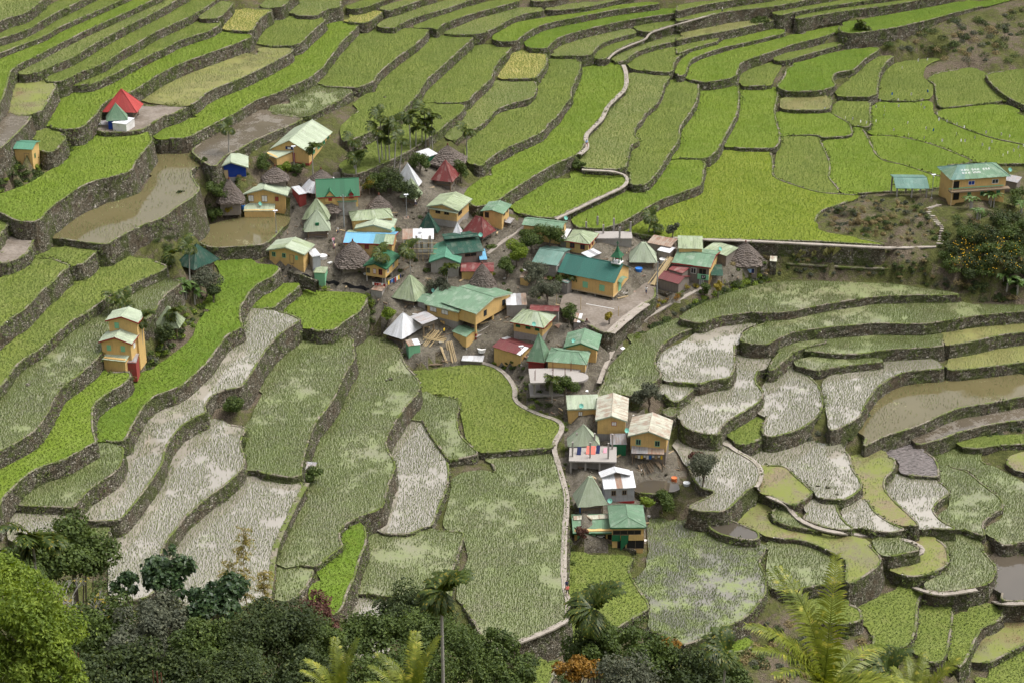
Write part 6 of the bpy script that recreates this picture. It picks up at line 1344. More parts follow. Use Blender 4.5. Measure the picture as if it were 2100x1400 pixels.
def dish(tile, p, zoff_label, label, mat='dish', z=None):
    rr, W_, D_, h_ = HOUSES[zoff_label]; zz = rr.location.z+(h_+.3 if z is None else z)
    u, v = px(tile, p); c = Vector(unproj(u, v, zz))
    r = empty('satellite_dish', c, label, 'satellite dish', 'satellite dishes on the roofs', random.uniform(-.5, .5)+.4)
    m = MB(); n, k = 14, 4; aim = Matrix.Rotation(R(55), 4, 'X')
    P_ = [[aim @ Vector((.42*j/k*math.cos(2*math.pi*i/n), .42*j/k*math.sin(2*math.pi*i/n), .13*(j/k)**2)) for i in range(n)] for j in range(k+1)]
    for j in range(k):
        for i in range(n):
            q = [P_[j][i], P_[j+1][i], P_[j+1][(i+1) % n], P_[j][(i+1) % n]]; m.poly(q if j else q[:3])
    m.build('reflector', FM[mat], r, True)
    MB().tube((0, 0, -.75), (0, .02, -.02), .035, .035, 6).build('mast', FM['steel'], r)
    tip = aim @ Vector((0, 0, .5)); MB().tube(aim @ Vector((0, -.5, .14)), tip, .015, .015, 5).build('feed_arm', FM['steel'], r); MB().tube(tip, tip+Vector((0, 0, .1)), .05, .05, 6).build('feed_horn', FM['dark'], r)
dish('J', (565,1092), L3, 'mint dish on the lower awning of the house with white curtains', z=2.6)
dish('J', (1465,898), L7, 'mint dish on the dark green dormered roof')
dish('J', (1930,1355), 'ochre house with pale green gable roof right above the blue roof', 'mint dish at the corner of the pale roof above the blue one', z=1.9)
dish('M', (485,185), LW, 'white dish on the roof of the scaffolded white house', 'dishw', z=4.9)
dish('M', (1197,245), L26, 'mint dish between the workshop roof and the red hip roof', z=4.3)
dish('M', (628,912), LB, 'mint dish behind the large green roof', z=4.6)
dish('O', (667,497), 'ochre house with streaked pale green hip roof, red eaves and green lower ledge', 'bright mint dish on the streaked hip roof', z=4.1)
dish('O', (1140,695), 'ochre house with fresh green roof, little gablet and dish beside the canal', 'mint dish on the fresh green gablet roof', z=3.2)
dish('P', (700,103), 'low ochre house with long green roof half hidden by leafy trees', 'mint dish behind the long low green roof', z=2.6)
dish('Q', (1145,298), 'olive mossy lean-to between the inn and the thatched hut', 'green dish on the olive mossy lean-to', z=2.3)
dish('R', (418,302), 'ochre house with long pale roof and dish joined to a taller rusty gable', 'mint dish on the long pale roof by the lower path', z=3.4)
dish('R', (962,595), 'tall ochre house with rust blotched gable roof and one red latticed window', 'mint dish beside the rust blotched gable', z=3.6)
dish('S', (760,560), LZ, 'green dish at the foot of the zinc sheet wall', z=1.2)
dish('T', (1968,222), LH, 'pale dish beside the hill house roof', z=5.6)
# sign of the long hall
_r, _W, _D, _h = HOUSES['long ochre hall with pale green gable roof and red double door beside the mud paddy']
sb = MB().box(-.95, .75, -_D/2+.28, -_D/2+.36, 2.75, 3.35).build('name_board', FM['navy'], _r); MB().box(-.5, .15, -_D/2+.25, -_D/2+.285, 2.85, 3.2).build('board_emblem', FM['white'], sb)
# ---------------------------------------------------------------- timber, netting, cloth lines, tubs
def planks(label, tile, A, B_, n, w, mat='plank', group='stacks of building timber', lean=0.0):
    a = hit(*px(tile, A)); b = hit(*px(tile, B_)); r = empty('timber_stack', a, label, 'timber', group)
    d = b-a; d.z += lean; e = Vector((-d.y, d.x, 0)).normalized()
    for k in range(n):
        o = e*(k-(n-1)/2)*w/n+Vector((0, 0, .12+.05*(k % 3))); j = Vector((random.uniform(-.3, .3), random.uniform(-.3, .3), random.uniform(0, .1)))
        q = [o+j-e*.07, o+j+e*.07, o+d+j*.4+e*.07, o+d+j*.4-e*.07]; MB().slab([p+Vector((0, 0, .1)) for p in q], .08).build('board', FM[mat], r)
planks('long pale planks leaning on the bank below the small stilt hut', 'N', (985,1080), (935,880), 7, 1.1, lean=.8)
planks('few planks leaning on the bank beside the longer plank stack', 'N', (925,1095), (845,930), 3, .4, lean=.6)
planks('criss cross bamboo frame heap beside the white pyramid roof', 'N', (660,760), (900,830), 8, 2.4, 'bamboo', lean=.3)
planks('loose bamboo poles lying across the frame heap', 'N', (640,890), (800,730), 6, 2.0, 'bamboo', lean=.5)
planks('dark old boards lying at the foot of the timber yard', 'N', (560,1105), (860,1100), 5, .8, 'timber')
planks('grey sticks leaning beside the wooden hut with the maroon roof', 'Q', (330,740), (560,480), 9, 1.3, 'bamboo', lean=1.2)
planks('split logs of the jetty over the fish pond', 'R', (1180,1140), (1130,1030), 5, 1.6, 'timber', lean=.3)
planks('round poles spread over the pond edge under the rusty awning', 'R', (1290,1090), (1230,1010), 7, 2.0, 'timber', lean=.4)
planks('sheaf of poles over the far end of the fish pond', 'R', (1390,1060), (1330,990), 6, 1.6, 'timber', lean=.3)
def net(label, tile, pts, hgt=.9):
    q = px_line(tile, pts, 6); c = np.array([hit(u, v) for u, v in q]); z = c[:, 2]
    for _ in range(3): z = np.r_[z[:1], (z[:-2]+2*z[1:-1]+z[2:])/4, z[-1:]]
    m = MB()
    for i in range(len(c)-1):
        a, b = c[i], c[i+1]; h0, h1 = hgt*(1+.2*math.sin(i*1.3)), hgt*(1+.2*math.sin(i*1.3+1.3))
        m.slab([(a[0], a[1]+.05*math.sin(i), z[i]-.3), (b[0], b[1], z[i+1]-.3), (b[0], b[1]+.1, z[i+1]+h1), (a[0], a[1]+.1, z[i]+h0)], .03)
    o = m.build('black_netting', FM['black']); tag(o, label, 'netting'); return o
net('sagging black net fence along the edge of the small bright paddy', 'L', [(470,1110),(600,1160),(720,1190),(840,1210),(960,1215),(1080,1250),(1200,1275),(1270,1280)])
def line(label, tile, a, b, zlab, zoff, cols, n, drop=.7):
    zz = HOUSES[zlab][0].location.z+zoff if isinstance(zlab, str) else zlab
    A, B_ = Vector(unproj(*px(tile, a), zz)), Vector(unproj(*px(tile, b), zz)); r = empty('washing_line', A, label, 'washing line', 'washing lines with clothes')
    d = B_-A; MB().tube((0, 0, 0), d, .012, .012, 5).build('line', FM['white'], r)
    for e in ((0, 0, 0), tuple(d)): MB().tube((e[0], e[1], -1.8), (e[0], e[1], .1), .04, .04, 6).build('line_post', FM['timber'], r)
    for k in range(n):
        t = (k+.5)/n; w = d.length/n*.8; u = d.normalized(); p = d*t; hh = drop*random.uniform(.6, 1.25)
        MB().slab([p-u*w/2-Vector((0, 0, hh)), p+u*w/2-Vector((0, 0, hh)), p+u*w/2, p-u*w/2], .02).build('garment', FM[cols[k % len(cols)]], r)
line('washing line of bright clothes under the stilt house', 'L', (1490,1150), (1650,1060), 'ochre house on concrete posts with dark green roof and washing hung underneath', 1.7, ['yel', 'navy', 'bluep', 'navy', 'red', 'shirt'], 8, 1.0)
line('line of red cloths across the front of the stilt house', 'L', (1300,1160), (1460,1180), 'ochre house on concrete posts with dark green roof and washing hung underneath', 1.3, ['shirt', 'red', 'red', 'coral'], 6, .5)
line('washing line with pale sheets below the torn thatched hut', 'Q', (1370,545), (1590,530), LI, .9, ['shirt', 'pink', 'shirt', 'ltblue', 'ltblue', 'navy'], 7, 1.0)
line('washing line with a yellow cloth beside the stone privy', 'Q', (1640,495), (1750,465), LI, .7, ['yel', 'shirt', 'shirt', 'pink'], 4, .9)
line('row of small clothes drying under the rusty awning', 'R', (1060,890), (1400,895), LR, 1.6, ['bamboo', 'shirt', 'yel', 'shirt', 'shirt', 'bluep', 'shirt'], 10, .6)
line('clothes drying on the side balcony of the house with white curtains', 'J', (905,1000), (1000,920), L3, 2.6, ['ltblue', 'shirt', 'pink', 'shirt'], 5, 1.0)
line('yellow black garlands along the guest house balcony', 'S', (840,900), (1170,895), LG, 3.0, ['plank', 'dark', 'plank', 'shirt'], 12, .6)
line('bleached animal skulls and garlands hung on the guest house front', 'S', (510,1045), (770,1050), LG, .45, ['plank', 'yel', 'plank', 'shirt'], 11, .6)
line('wash hung by the yard stones in front of the pale pyramid roof', 'L', (820,640), (860,740), L14, 3.0, ['shirt', 'pink', 'navy'], 3, .9)
def tub(label, tile, p, r0, h, mat, lid=None):
    g = hit(*px(tile, p)); r = empty('water_tub', g, label, 'tub', 'plastic tubs and drums in the yards')
    b = MB(); n = 12
    for i in range(n):
        a0, a1 = 2*math.pi*i/n, 2*math.pi*(i+1)/n; c = lambda a, rr, z: (rr*math.cos(a), rr*math.sin(a), z)
        b.poly([c(a0, r0*.85, -.3), c(a1, r0*.85, -.3), c(a1, r0, h), c(a0, r0, h)]); b.poly([c(a0, r0, h), c(a1, r0, h), c(a1, r0*.85, h-.05), c(a0, r0*.85, h-.05)]); b.poly([c(a0, r0*.85, h-.05), c(a1, r0*.85, h-.05), (0, 0, h-.12)])
    b.build('tub_body', FM[mat], r); MB().tube((-r0, 0, h*.8), (r0, 0, h*.8), .03, .03, 5).build('handle', FM['steel'], r)
tub('orange water drum on the rim of the fish pond', 'R', (1530,1215), .5, .9, 'orange')
tub('blue tub beside the cut off pyramid roof', 'Q', (175,560), .7, .6, 'bluep'); tub('white sack bundles standing under the white tin sheets', 'Q', (470,460), .8, .8, 'shirt')
tub('blue drum beside the teal pyramid hut by the path', 'S', (420,690), .3, .8, 'bluep'); tub('white tub below the large house', 'N', (1330,920), .8, .4, 'shirt'); tub('white sacks piled on the lower lane', 'N', (1240,1060), 1.1, .5, 'shirt')
tub('grey basin beside the pond drum', 'R', (1680,1250), .6, .5, 'dishw'); tub('blue plastic by the house with white curtains', 'J', (390,1130), .5, .6, 'bluep'); tub('white laundry basin behind the casement house', 'L', (710,870), .9, .5, 'shirt')
# volleyball net posts on the court
for lab_, p, q in (('bamboo net post on the large house side of the court', (880,1200), (880,1045)), ('bamboo net post beside the concrete walk of the court', (1330,1275), (1328,1165)), ('short wooden post beside the court tree', (590,1140), (590,1010))):
    g = hit(*px('P', p)); d = rays(*px('P', q)); h = max(1.2, HC+d[2]*g.y/d[1]-g.z)
    o = MB().tube((0, 0, -.4), (0, 0, h), .06, .05, 8).tube((0, 0, h), (0, 0, h+.08), .08, .02, 8).build('net_post', FM['bamboo']); o.location = g; tag(o, lab_, 'post', 'posts on the court')
g0, g1 = hit(*px('P', (945,1130))), hit(*px('P', (1280,1190))); ln_ = MB().slab([g0+Vector((0, 0, .03)), g1+Vector((0, 0, .03)), g1+Vector((.0, .14, .03)), g0+Vector((.0, .14, .03))], .02).build('court_line', FM['white']); ln_['kind'] = 'structure'
# boulders in the paddies
bs = 0
for tile, u, v, s_ in (('B',172,988,.9),('E',905,232,.9),('E',880,240,.6),('I',1010,380,.9),('I',960,372,.6),('I',1060,415,.6),('I',1000,338,.5),('D',265,600,.6),('D',205,580,.5),('I',1193,395,.7),('B',1270,545,1.6),('W',1165,1235,.8),('W',1010,405,.9),('W',980,880,.8),('T',600,480,1.4),('T',415,545,1.1)):
    g = hit(*px(tile, (u, v))); m = bmesh.new(); bmesh.ops.create_icosphere(m, subdivisions=2, radius=s_*.5)
    for vv in m.verts: vv.co *= 1+.35*(noise.noise(vv.co*2.2+Vector((bs, 0, 0)))); vv.co.z *= .7
    me = bpy.data.meshes.new('boulder'); m.to_mesh(me); m.free(); me.materials.append(MAT['stone']); o = link('boulder', me); o.location = g; bs += 3
    tag(o, 'rough grey boulder lying in or beside a paddy', 'boulder', 'boulders scattered on the terraces')
# white bird scaring flags on the right hand paddies
FLAGS = [(1000,735),(1048,742),(1097,757),(1125,765),(1190,755),(1243,690),(1240,668),(1185,665),(1218,628),(1320,625),(1332,662),(1380,767),(1300,810),(1388,838),(1468,655),(1480,672),(1487,860),(1500,800),(1545,812),(1580,745),(1600,875),(1628,757),(1688,775),(1735,792),(1682,833),(1715,875),(1740,878),(1798,858),(1838,900),(1895,882),(1890,925),(1970,965),(2000,950),(2030,935),(2068,918),(2090,908),(1453,380),(1500,375),(1410,590),(1502,570),(1350,425),(1292,588),(1235,722),(2070,968),(1955,835),(2005,850),(1870,825),(878,680)]
fp = None
for k, (x, y) in enumerate(FLAGS):
    u, v = px('G', (x, y)); g = hit(u, v+4)
    r = empty('bird_scarer', g, 'pale plastic rag on a thin stick in the rice behind the knoll', 'flag', 'white rags on sticks in the rice', random.uniform(0, 6))
    if fp is None: fp = [MB().tube((0, 0, -.3), (.05, 0, 1.2), .02, .015, 5).mesh('stick', FM['timber'])]+[MB().slab([(.05, 0, 1.2), (.32, .1, 1.1), (.28, .18, .55), (.04, .02, .6)], .02).mesh('rag', FM[c]) for c in ('shirt', 'bluep')]
    link('stick', fp[0], r); link('rag', fp[2 if k in (3+36, 41, 42, 18) else 1], r)
# ---------------------------------------------------------------- people
def person(label, u, v, yaw, shirt, pants, stride=.25, pack=None, arm=.2):
    g = hit(u, v); k = lab(u, v)
    g = Vector(unproj(u, v, crest_z(u, v))) if k >= 0 or True else g
    V = [(0, 0, .95), (0, 0, 1.15), (0, .01, 1.38), (0, 0, 1.50), (0, -.01, 1.60), (0, -.01, 1.72),
         (.10, 0, .90), (.11, -stride*.5, .50), (.11, -stride*.55, .10), (.11, -stride*.55-.13, .04), (-.10, 0, .90), (-.11, stride*.45, .50), (-.11, stride*.9, .12), (-.11, stride*.9-.13, .05),
         (.19, 0, 1.42), (.25, arm*.4, 1.17), (.25, -arm*.2, .92), (-.19, 0, 1.42), (-.25, -arm*.4, 1.17), (-.25, -arm, .95)]
    E = [(0, 1), (1, 2), (2, 3), (3, 4), (4, 5), (0, 6), (6, 7), (7, 8), (8, 9), (0, 10), (10, 11), (11, 12), (12, 13), (2, 14), (14, 15), (15, 16), (2, 17), (17, 18), (18, 19)]
    rad = [.15, .14, .16, .06, .095, .085, .09, .065, .045, .04, .09, .065, .045, .04, .06, .047, .04, .06, .047, .04]
    me = bpy.data.meshes.new('person'); me.from_pydata(V, E, []); o = bpy.data.objects.new('person', me); COL.objects.link(o)
    sk = o.modifiers.new('skin', 'SKIN'); o.modifiers.new('sub', 'SUBSURF').levels = 1
    for i, sv in enumerate(me.skin_vertices[0].data): sv.radius = (rad[i], rad[i]*.8 if i < 3 else rad[i]); sv.use_root = (i == 0)
    dg = bpy.context.evaluated_depsgraph_get(); m2 = bpy.data.meshes.new_from_object(o.evaluated_get(dg)); bpy.data.objects.remove(o)
    for mt in ('skin', shirt, pants, 'hair', 'dark'): m2.materials.append(FM[mt])
    for p in m2.polygons:
        c = p.center; p.use_smooth = True
        p.material_index = 3 if (c.z > 1.66 or (c.z > 1.56 and c.y > .02)) else 0 if c.z > 1.47 else 4 if c.z < .08 else 2 if c.z < .97 and abs(c.x) < .2 and c.z > .35 else 0 if c.z < .36 or (abs(c.x) > .2 and c.z < 1.12) else 1
    o = link('person', m2); o.location = g; o.rotation_euler = (0, 0, yaw); tag(o, label, 'person', 'people on the paths')
    return o
person('person in white shirt and dark shorts walking across the earth court', 1325, 604, 2.8, 'shirt', 'navy')
person('person in coral shirt and dark shorts on the concrete field path', 1163.5, 1219, .2, 'coral', 'dark')
person('person in dark shirt just ahead of the coral shirt on the field path', 1162, 1209, .2, 'navy', 'dark')
person('person in red trousers and blue jacket on the pale path between green fields', 1203, 302, .4, 'ltblue', 'red')
person('person in white shirt standing under the trees by the big yard lamp', 852, 424, 1.2, 'shirt', 'navy')
person('person in pale shirt by the washing in the yard of pyramid roofs', 693, 481, 2.0, 'shirt', 'navy')
person('person with pink shirt beside the stone yard wall', 684, 503, .5, 'pink', 'navy')
person('person in yellow shirt working in the timber yard', 911, 688, 1.0, 'yel', 'dark')
person('person in white walking the high path near the top of the terraces', 1481, 27, 1.4, 'shirt', 'navy')
person('person in pink on the rim of the ploughed mud paddy', 1923, 921, 1.4, 'pink', 'dark')

# rubble, sticks and scraps lying about the yards
_rb = {'stone': MB(), 'timber': MB(), 'plank': MB(), 'white': MB(), 'rust': MB()}
for _ in range(1500):
    u, v = random.uniform(545, 1580), random.uniform(350, 1130)
    if not in_poly(VILLAGE, np.array([u]), np.array([v]))[0] or lab(u, v) >= 0: continue
    g = hit(u, v); k = random.choices(['stone', 'timber', 'plank', 'white', 'rust'], [10, 5, 2, 1.2, 1.5])[0]
    M = Matrix.Translation(g+Vector((0, 0, .04))) @ Matrix.Rotation(random.uniform(0, 6.28), 4, 'Z') @ Matrix.Rotation(random.uniform(-.2, .3), 4, 'X'); s_ = random.uniform(.6, 1.4)
    a, b, c = {'stone': (.2, .16, .14), 'timber': (.8, .07, .06), 'plank': (.9, .09, .05), 'white': (.3, .25, .06), 'rust': (.5, .4, .04)}[k]
    _rb[k].box(-a*s_, a*s_, -b*s_, b*s_, -.1, c*s_*1.6, M)
for k, m_ in _rb.items():
    o = m_.build('yard_rubble', {'stone': MAT['stone'], 'timber': FM['timber'], 'plank': FM['plank'], 'white': FM['white'], 'rust': RM['rust']}[k]); o['kind'] = 'stuff'; o['label'] = {'stone': 'grey stones and rubble strewn about the village yards', 'timber': 'dark sticks lying about the village yards', 'plank': 'pale board ends lying about the village yards', 'white': 'white scraps lying about the village yards', 'rust': 'rusty tin pieces lying about the village yards'}[k]; o['category'] = 'rubble'
# ---------------------------------------------------------------- vegetation
LM = {'dark': m_leaf('leaf_dark', (.02, .034, .009), (.06, .086, .02), (.11, .13, .03), .5), 'mid': m_leaf('leaf_mid', (.034, .058, .011), (.085, .125, .022), (.14, .17, .035), .7), 'light': m_leaf('leaf_light', (.085, .14, .014), (.21, .28, .03), (.27, .32, .05), .6, .6, .35),
 'grey': m_leaf('leaf_grey', (.05, .06, .038), (.115, .125, .075), (.19, .18, .11), .8), 'broad': m_leaf('leaf_broad', (.018, .042, .018), (.06, .10, .035), (.09, .13, .03), .9, .4), 'yellow': m_leaf('leaf_yellow', (.16, .13, .015), (.34, .27, .03), (.13, .15, .03), 1.2), 'orange': m_leaf('leaf_orange', (.16, .085, .012), (.33, .17, .02), (.10, .12, .03), 1.2),
 'redbr': m_leaf('leaf_redbrown', (.06, .025, .02), (.15, .06, .04), (.10, .10, .03), 1.2), 'palm': m_leaf('palm_leaflet', (.024, .045, .007), (.075, .11, .016), (.28, .22, .03), .9, .45), 'coco': m_leaf('coconut_leaflet', (.09, .125, .012), (.22, .25, .03), (.40, .36, .06), .35, .4, .3), 'banana': m_leaf('banana_leaf', (.05, .10, .025), (.13, .21, .05), (.20, .22, .07), .8, .4), 'bamboo': m_leaf('bamboo_leaf', (.20, .16, .03), (.34, .28, .06), (.17, .19, .04), 1.0), 'cane': m_leaf('cane_leaf', (.16, .18, .05), (.36, .34, .15), (.40, .34, .18), 1.2), 'straw': m_leaf('dry_grass', (.16, .12, .05), (.30, .24, .11), (.12, .13, .04), .6)}
def leaf_quads(C, N, L, W, droop=.25):
    """diamond leaves (two triangles) centred at C, facing roughly N"""
    n = len(C); a = rng.normal(0, 1, (n, 3)); N = N+rng.normal(0, .55, (n, 3)); N /= np.linalg.norm(N, axis=1)[:, None]+1e-9
    T = np.cross(N, a); T /= np.linalg.norm(T, axis=1)[:, None]+1e-9; T[:, 2] -= droop; B = np.cross(N, T); B /= np.linalg.norm(B, axis=1)[:, None]+1e-9
    l = (L*rng.uniform(.6, 1.25, n))[:, None]; w = (W*rng.uniform(.7, 1.2, n))[:, None]
    v = np.stack([C-T*l*.5, C+B*w*.5+N*w*.12, C+T*l*.5, C-B*w*.5+N*w*.12], 1)
    return v.reshape(-1, 3), np.arange(4*n).reshape(-1, 4)
def crown(rx, ry, rz, n, L, W, lobes=14, hollow=.55, seed=0, spread=.42):
    """leaf clumps over an uneven crown volume"""
    g = np.random.default_rng(seed); d = g.normal(0, 1, (lobes, 3)); d /= np.linalg.norm(d, axis=1)[:, None]; d[:, 2] = np.where(d[:, 2] < -.45, -d[:, 2], d[:, 2])
    c = d*np.array([rx, ry, rz])*g.uniform(.25, .88, (lobes, 1)); rr = np.array([rx, ry, rz]).mean()*g.uniform(spread*.45, spread*1.25, lobes)
    k = g.choice(lobes, n, p=rr**2/np.sum(rr**2)); e = g.normal(0, 1, (n, 3)); e /= np.linalg.norm(e, axis=1)[:, None]
    rad = rr[k]*(hollow+(1-hollow)*g.random(n)**.6)*np.where(g.random(n) < .14, g.uniform(1., 1.45, n), 1.); C = c[k]+e*rad[:, None]*np.array([1, 1, .8])
    N = e*.8+np.array([0, 0, .6]); return (*leaf_quads(C, N, L, W), c, rr)
def trunk(base, top, r0, limbs, nseg=5, seed=0):
    g = np.random.default_rng(seed+99); m = MB(); b, t = Vector(base), Vector(top); prev = b
    for i in range(1, nseg+1):
        f = i/nseg; q = b.lerp(t, f)+Vector((g.normal(0, .06*r0*8), g.normal(0, .06*r0*8), 0))*(f < 1); m.tube(prev, q, r0*(1-.6*(i-1)/nseg), r0*(1-.6*i/nseg), 8, False); prev = q
    for l in limbs:
        s = b.lerp(t, g.uniform(.45, .95)); l = Vector(l); mid = (s+l)/2+Vector((0, 0, -.08*(l-s).length)); m.tube(s, mid, r0*.38, r0*.25, 6, False); m.tube(mid, l, r0*.25, r0*.08, 5, False)
    return m
_cache = {}
def crown_mesh(key, *a, **k):
    if key not in _cache:
        v, f, c, rr = crown(*a, **k); _cache[key] = (mesh_np('crown_'+key, v, f), c)
    return _cache[key]
def tree(label, base, ctr, rx, rz, mat, n=2600, L=.5, W=.3, lobes=14, r0=.2, seed=0, group='trees and bushes in the village', name='tree', ry=None, catg='tree', hollow=.5, spread=.42):
    base = Vector(base); ctr = Vector(ctr); r = empty(name, base, label, catg, group)
    v, f, c, rr = crown(rx, ry or rx, rz, n, L, W, lobes, hollow, seed, spread); rel = ctr-base
    o = link('crown', mesh_np('crown', v, f, LM[mat]), r); o.location = rel
    lim = [Vector(q)*.8+rel for q in c[:9]]
    trunk((0, 0, -.5), rel+Vector((0, 0, -rz*.1)), r0, lim, 5, seed).build('trunk', FM['bark'], r); return r
def bush(label, p, s, mat, group='trees and bushes in the village', n=320, L=.34, W=.2, seed=None, flat=.75, catg='bush'):
    """small leafy shrub; alike ones share their crown mesh"""
    sd = random.randint(0, 3) if seed is None else seed; key = 'bush%d%s%d' % (sd, mat, n)
    if key not in _cache:
        v, f, c, rr = crown(1, 1, flat, n, L, W, 8, .35, sd*7+3, .55); me = mesh_np('bush_crown', v, f, LM[mat]); st = MB()
        for q in c[:6]: st.tube((0, 0, -.9), Vector(q)*.8, .05, .02, 5, False)
        _cache[key] = (me, st.mesh('stems', FM['bark']))
    me, st = _cache[key]; r = empty('bush', p, label, catg, group, random.uniform(0, 6.28)); r.scale = (s, s, s*random.uniform(.85, 1.1))
    a = link('foliage', me, r); a.location = (0, 0, .55); b = link('stems', st, r); b.location = (0, 0, .55); return r
def frond(L, n, lw, mat_v, mat_f, rise, az, droop, leaf_len, seed, twist=0.35, vee=.5):
    """one feather leaf; appends to arrays"""
    g = np.random.default_rng(seed); ca, sa = math.cos(az), math.sin(az); pts = []
    p = np.array([0., 0., 0.]); el = rise
    for i in range(n+1):
        pts.append(p.copy()); el2 = el-droop*(i/n)**1.4; p = p+np.array([ca*math.cos(el2), sa*math.cos(el2), math.sin(el2)])*L/n
    pts = np.array(pts); side = np.array([-sa, ca, 0.])
    for i in range(2, n+1):
        t = pts[i]-pts[i-1]; t /= np.linalg.norm(t); up = np.cross(side, t); up = up if up[2] > 0 else -up; f = i/n; ll = leaf_len*(.45+.75*math.sin(math.pi*min(1, .15+f*.85)))*g.uniform(.85, 1.1)
        for s in (-1, 1):
            d = side*s*.82+t*(.55+.3*f)+up*(vee*.5-.25*f)+g.normal(0, .07, 3); d[2] -= twist*g.uniform(.3, 1.); d /= np.linalg.norm(d)
            b = pts[i]-t*.02; k = len(mat_v); q = up*lw*.25+t*lw*.5
            mid = b+d*ll*.5; tip = b+d*ll+np.array([0, 0, -ll*.22])
            mat_v += [b-t*lw*.35, b+t*lw*.35, mid+t*lw*.55, mid-t*lw*.55, tip]; mat_f += [(k, k+1, k+2, k+3), (k+3, k+2, k+4, k+4)]
    return pts
def palm_mesh(kind, seed, nf, L, n, lw, ll, rise=(.2, 1.25), droop=1.5, vee=.5, rach=.03, mat='palm'):
    V, F = [], []; rc = MB(); g = np.random.default_rng(seed)
    for k in range(nf):
        rs = rise[0]+(rise[1]-rise[0])*((k*0.618) % 1.0); az = k*2.399+g.uniform(-.2, .2)
        p = frond(L*g.uniform(.85, 1.1)*(.8+.3*rs), n, lw, V, F, rs, az, droop*g.uniform(.75, 1.15), ll, seed*50+k, vee=vee)
        for i in range(0, len(p)-2, 2): rc.tube(p[i], p[min(i+2, len(p)-1)], rach*(1-.8*i/len(p)), rach*(1-.8*(i+2)/len(p)), 5, False)
    F3 = []
    for a, b, c, d in F:
        if c == d: F3.append((a, b, c))
        else: F3 += [(a, b, c), (a, c, d)]
    return mesh_np('fronds_'+kind, np.array(V), np.array(F3), LM[mat]), rc.mesh('frond_ribs_'+kind, LM[mat])
BET = [palm_mesh('betel%d' % s, s, 13, 2.3, 14, .24, .85, (-.5, 1.25), 1.6) for s in (1, 2, 3)]
def palm(label, base, top, rcrown=1.0, r0=.11, kind=None, group='slender betel palms', mat='palebark', dead=True):
    base, top = Vector(base), Vector(top); r = empty('palm_tree', base, label, 'palm', group); rel = top-base
    m = MB(); prev = Vector((0, 0, -.5)); n = 6; wob = random.uniform(-.15, .15)
    for i in range(1, n+1):
        f = i/n; q = rel*f+Vector((wob*math.sin(f*3), 0, 0)); m.tube(prev, q, r0*(1.15-.35*(i-1)/n), r0*(1.15-.35*i/n), 8, False); prev = q
    m.build('trunk', FM[mat], r); me = BET[random.randint(0, 2)] if kind is None else kind
    m2 = MB().tube(rel-Vector((0, 0, .1)), rel+Vector((0, 0, .7*rcrown)), r0*.9, r0*.5, 8).build('crownshaft', LM['banana'], r)
    c = link('fronds', me[0], r); c.location = rel+Vector((0, 0, .55*rcrown)); c.scale = (rcrown,)*3; c.rotation_euler = (0, 0, random.uniform(0, 6)); d = link('frond_ribs', me[1], c)
    return r
def at_top(g, tile_px):          # height reached above ground point g on the line of sight of a pixel
    d = rays(*tile_px); return Vector((d[0]*g.y/d[1], g.y, HC+d[2]*g.y/d[1]))
# betel palms among the houses: crown pixel, foot pixel, crown scale
PALMS = [((780,238),(785,338),'in the clump behind the white pyramid roof'),((797,258),(800,345),'in the clump behind the white pyramid roof'),((812,252),(808,352),'in the clump behind the white pyramid roof'),((824,286),(818,356),'in the clump behind the white pyramid roof'),((772,268),(779,335),'in the clump behind the white pyramid roof'),((790,282),(793,343),'in the clump behind the white pyramid roof'),
 ((838,238),(842,306),'in the group above the grey thatched cone'),((853,262),(853,312),'in the group above the grey thatched cone'),((870,225),(873,306),'in the group above the grey thatched cone'),((886,238),(887,308),'in the group above the grey thatched cone'),((879,262),(881,306),'in the group above the grey thatched cone'),((866,248),(866,306),'in the group above the grey thatched cone'),
 ((724,290),(727,346),'at the far end of the long hall'),((728,322),(730,358),'lower one at the far end of the long hall'),((641,303),(643,376),'in front of the long hall'),((958,268),(958,331),'beside the big grey thatched cone by the fields'),((468,262),(469,313),'alone in the mud paddy above the blue house'),((1337,444),(1330,476),'beside the bare white columns'),((1345,462),(1342,478),'shorter one beside the bare white columns'),
 ((917,550),(918,590),'in front of the teal hip roof'),((785,522),(784,580),'in front of the dark green roofed stilt house'),((839,512),(842,562),'beside the bamboo scaffolding'),((388,505),(390,592),'beside the dark green pyramid roof'),((350,524),(350,546),'short one close to the dark green pyramid roof'),((240,614),(246,640),'behind the stepped house'),((258,618),(260,642),'second one of the pair behind the stepped house'),((291,654),(296,752),'at the corner of the stepped house'),((355,642),(357,678),'in front of the mossy bent roof'),((1132,778),(1132,826),'in front of the bare concrete skeleton'),((1183,562),(1185,578),'small one beside the grey church annex house'),
 ((1762,48),(1764,82),'on the upper bank among scrub'),((1775,55),(1776,82),'second one on the upper bank among scrub'),((1766,60),(1768,80),'short one on the upper bank among scrub')]
for (c, b, w) in PALMS:
    g = hit(*b); t = at_top(g, c); t.z = max(t.z-.5, g.z+1.2); palm('slender betel palm '+w, g, t, 1.1 if b[1] > 100 else .9)
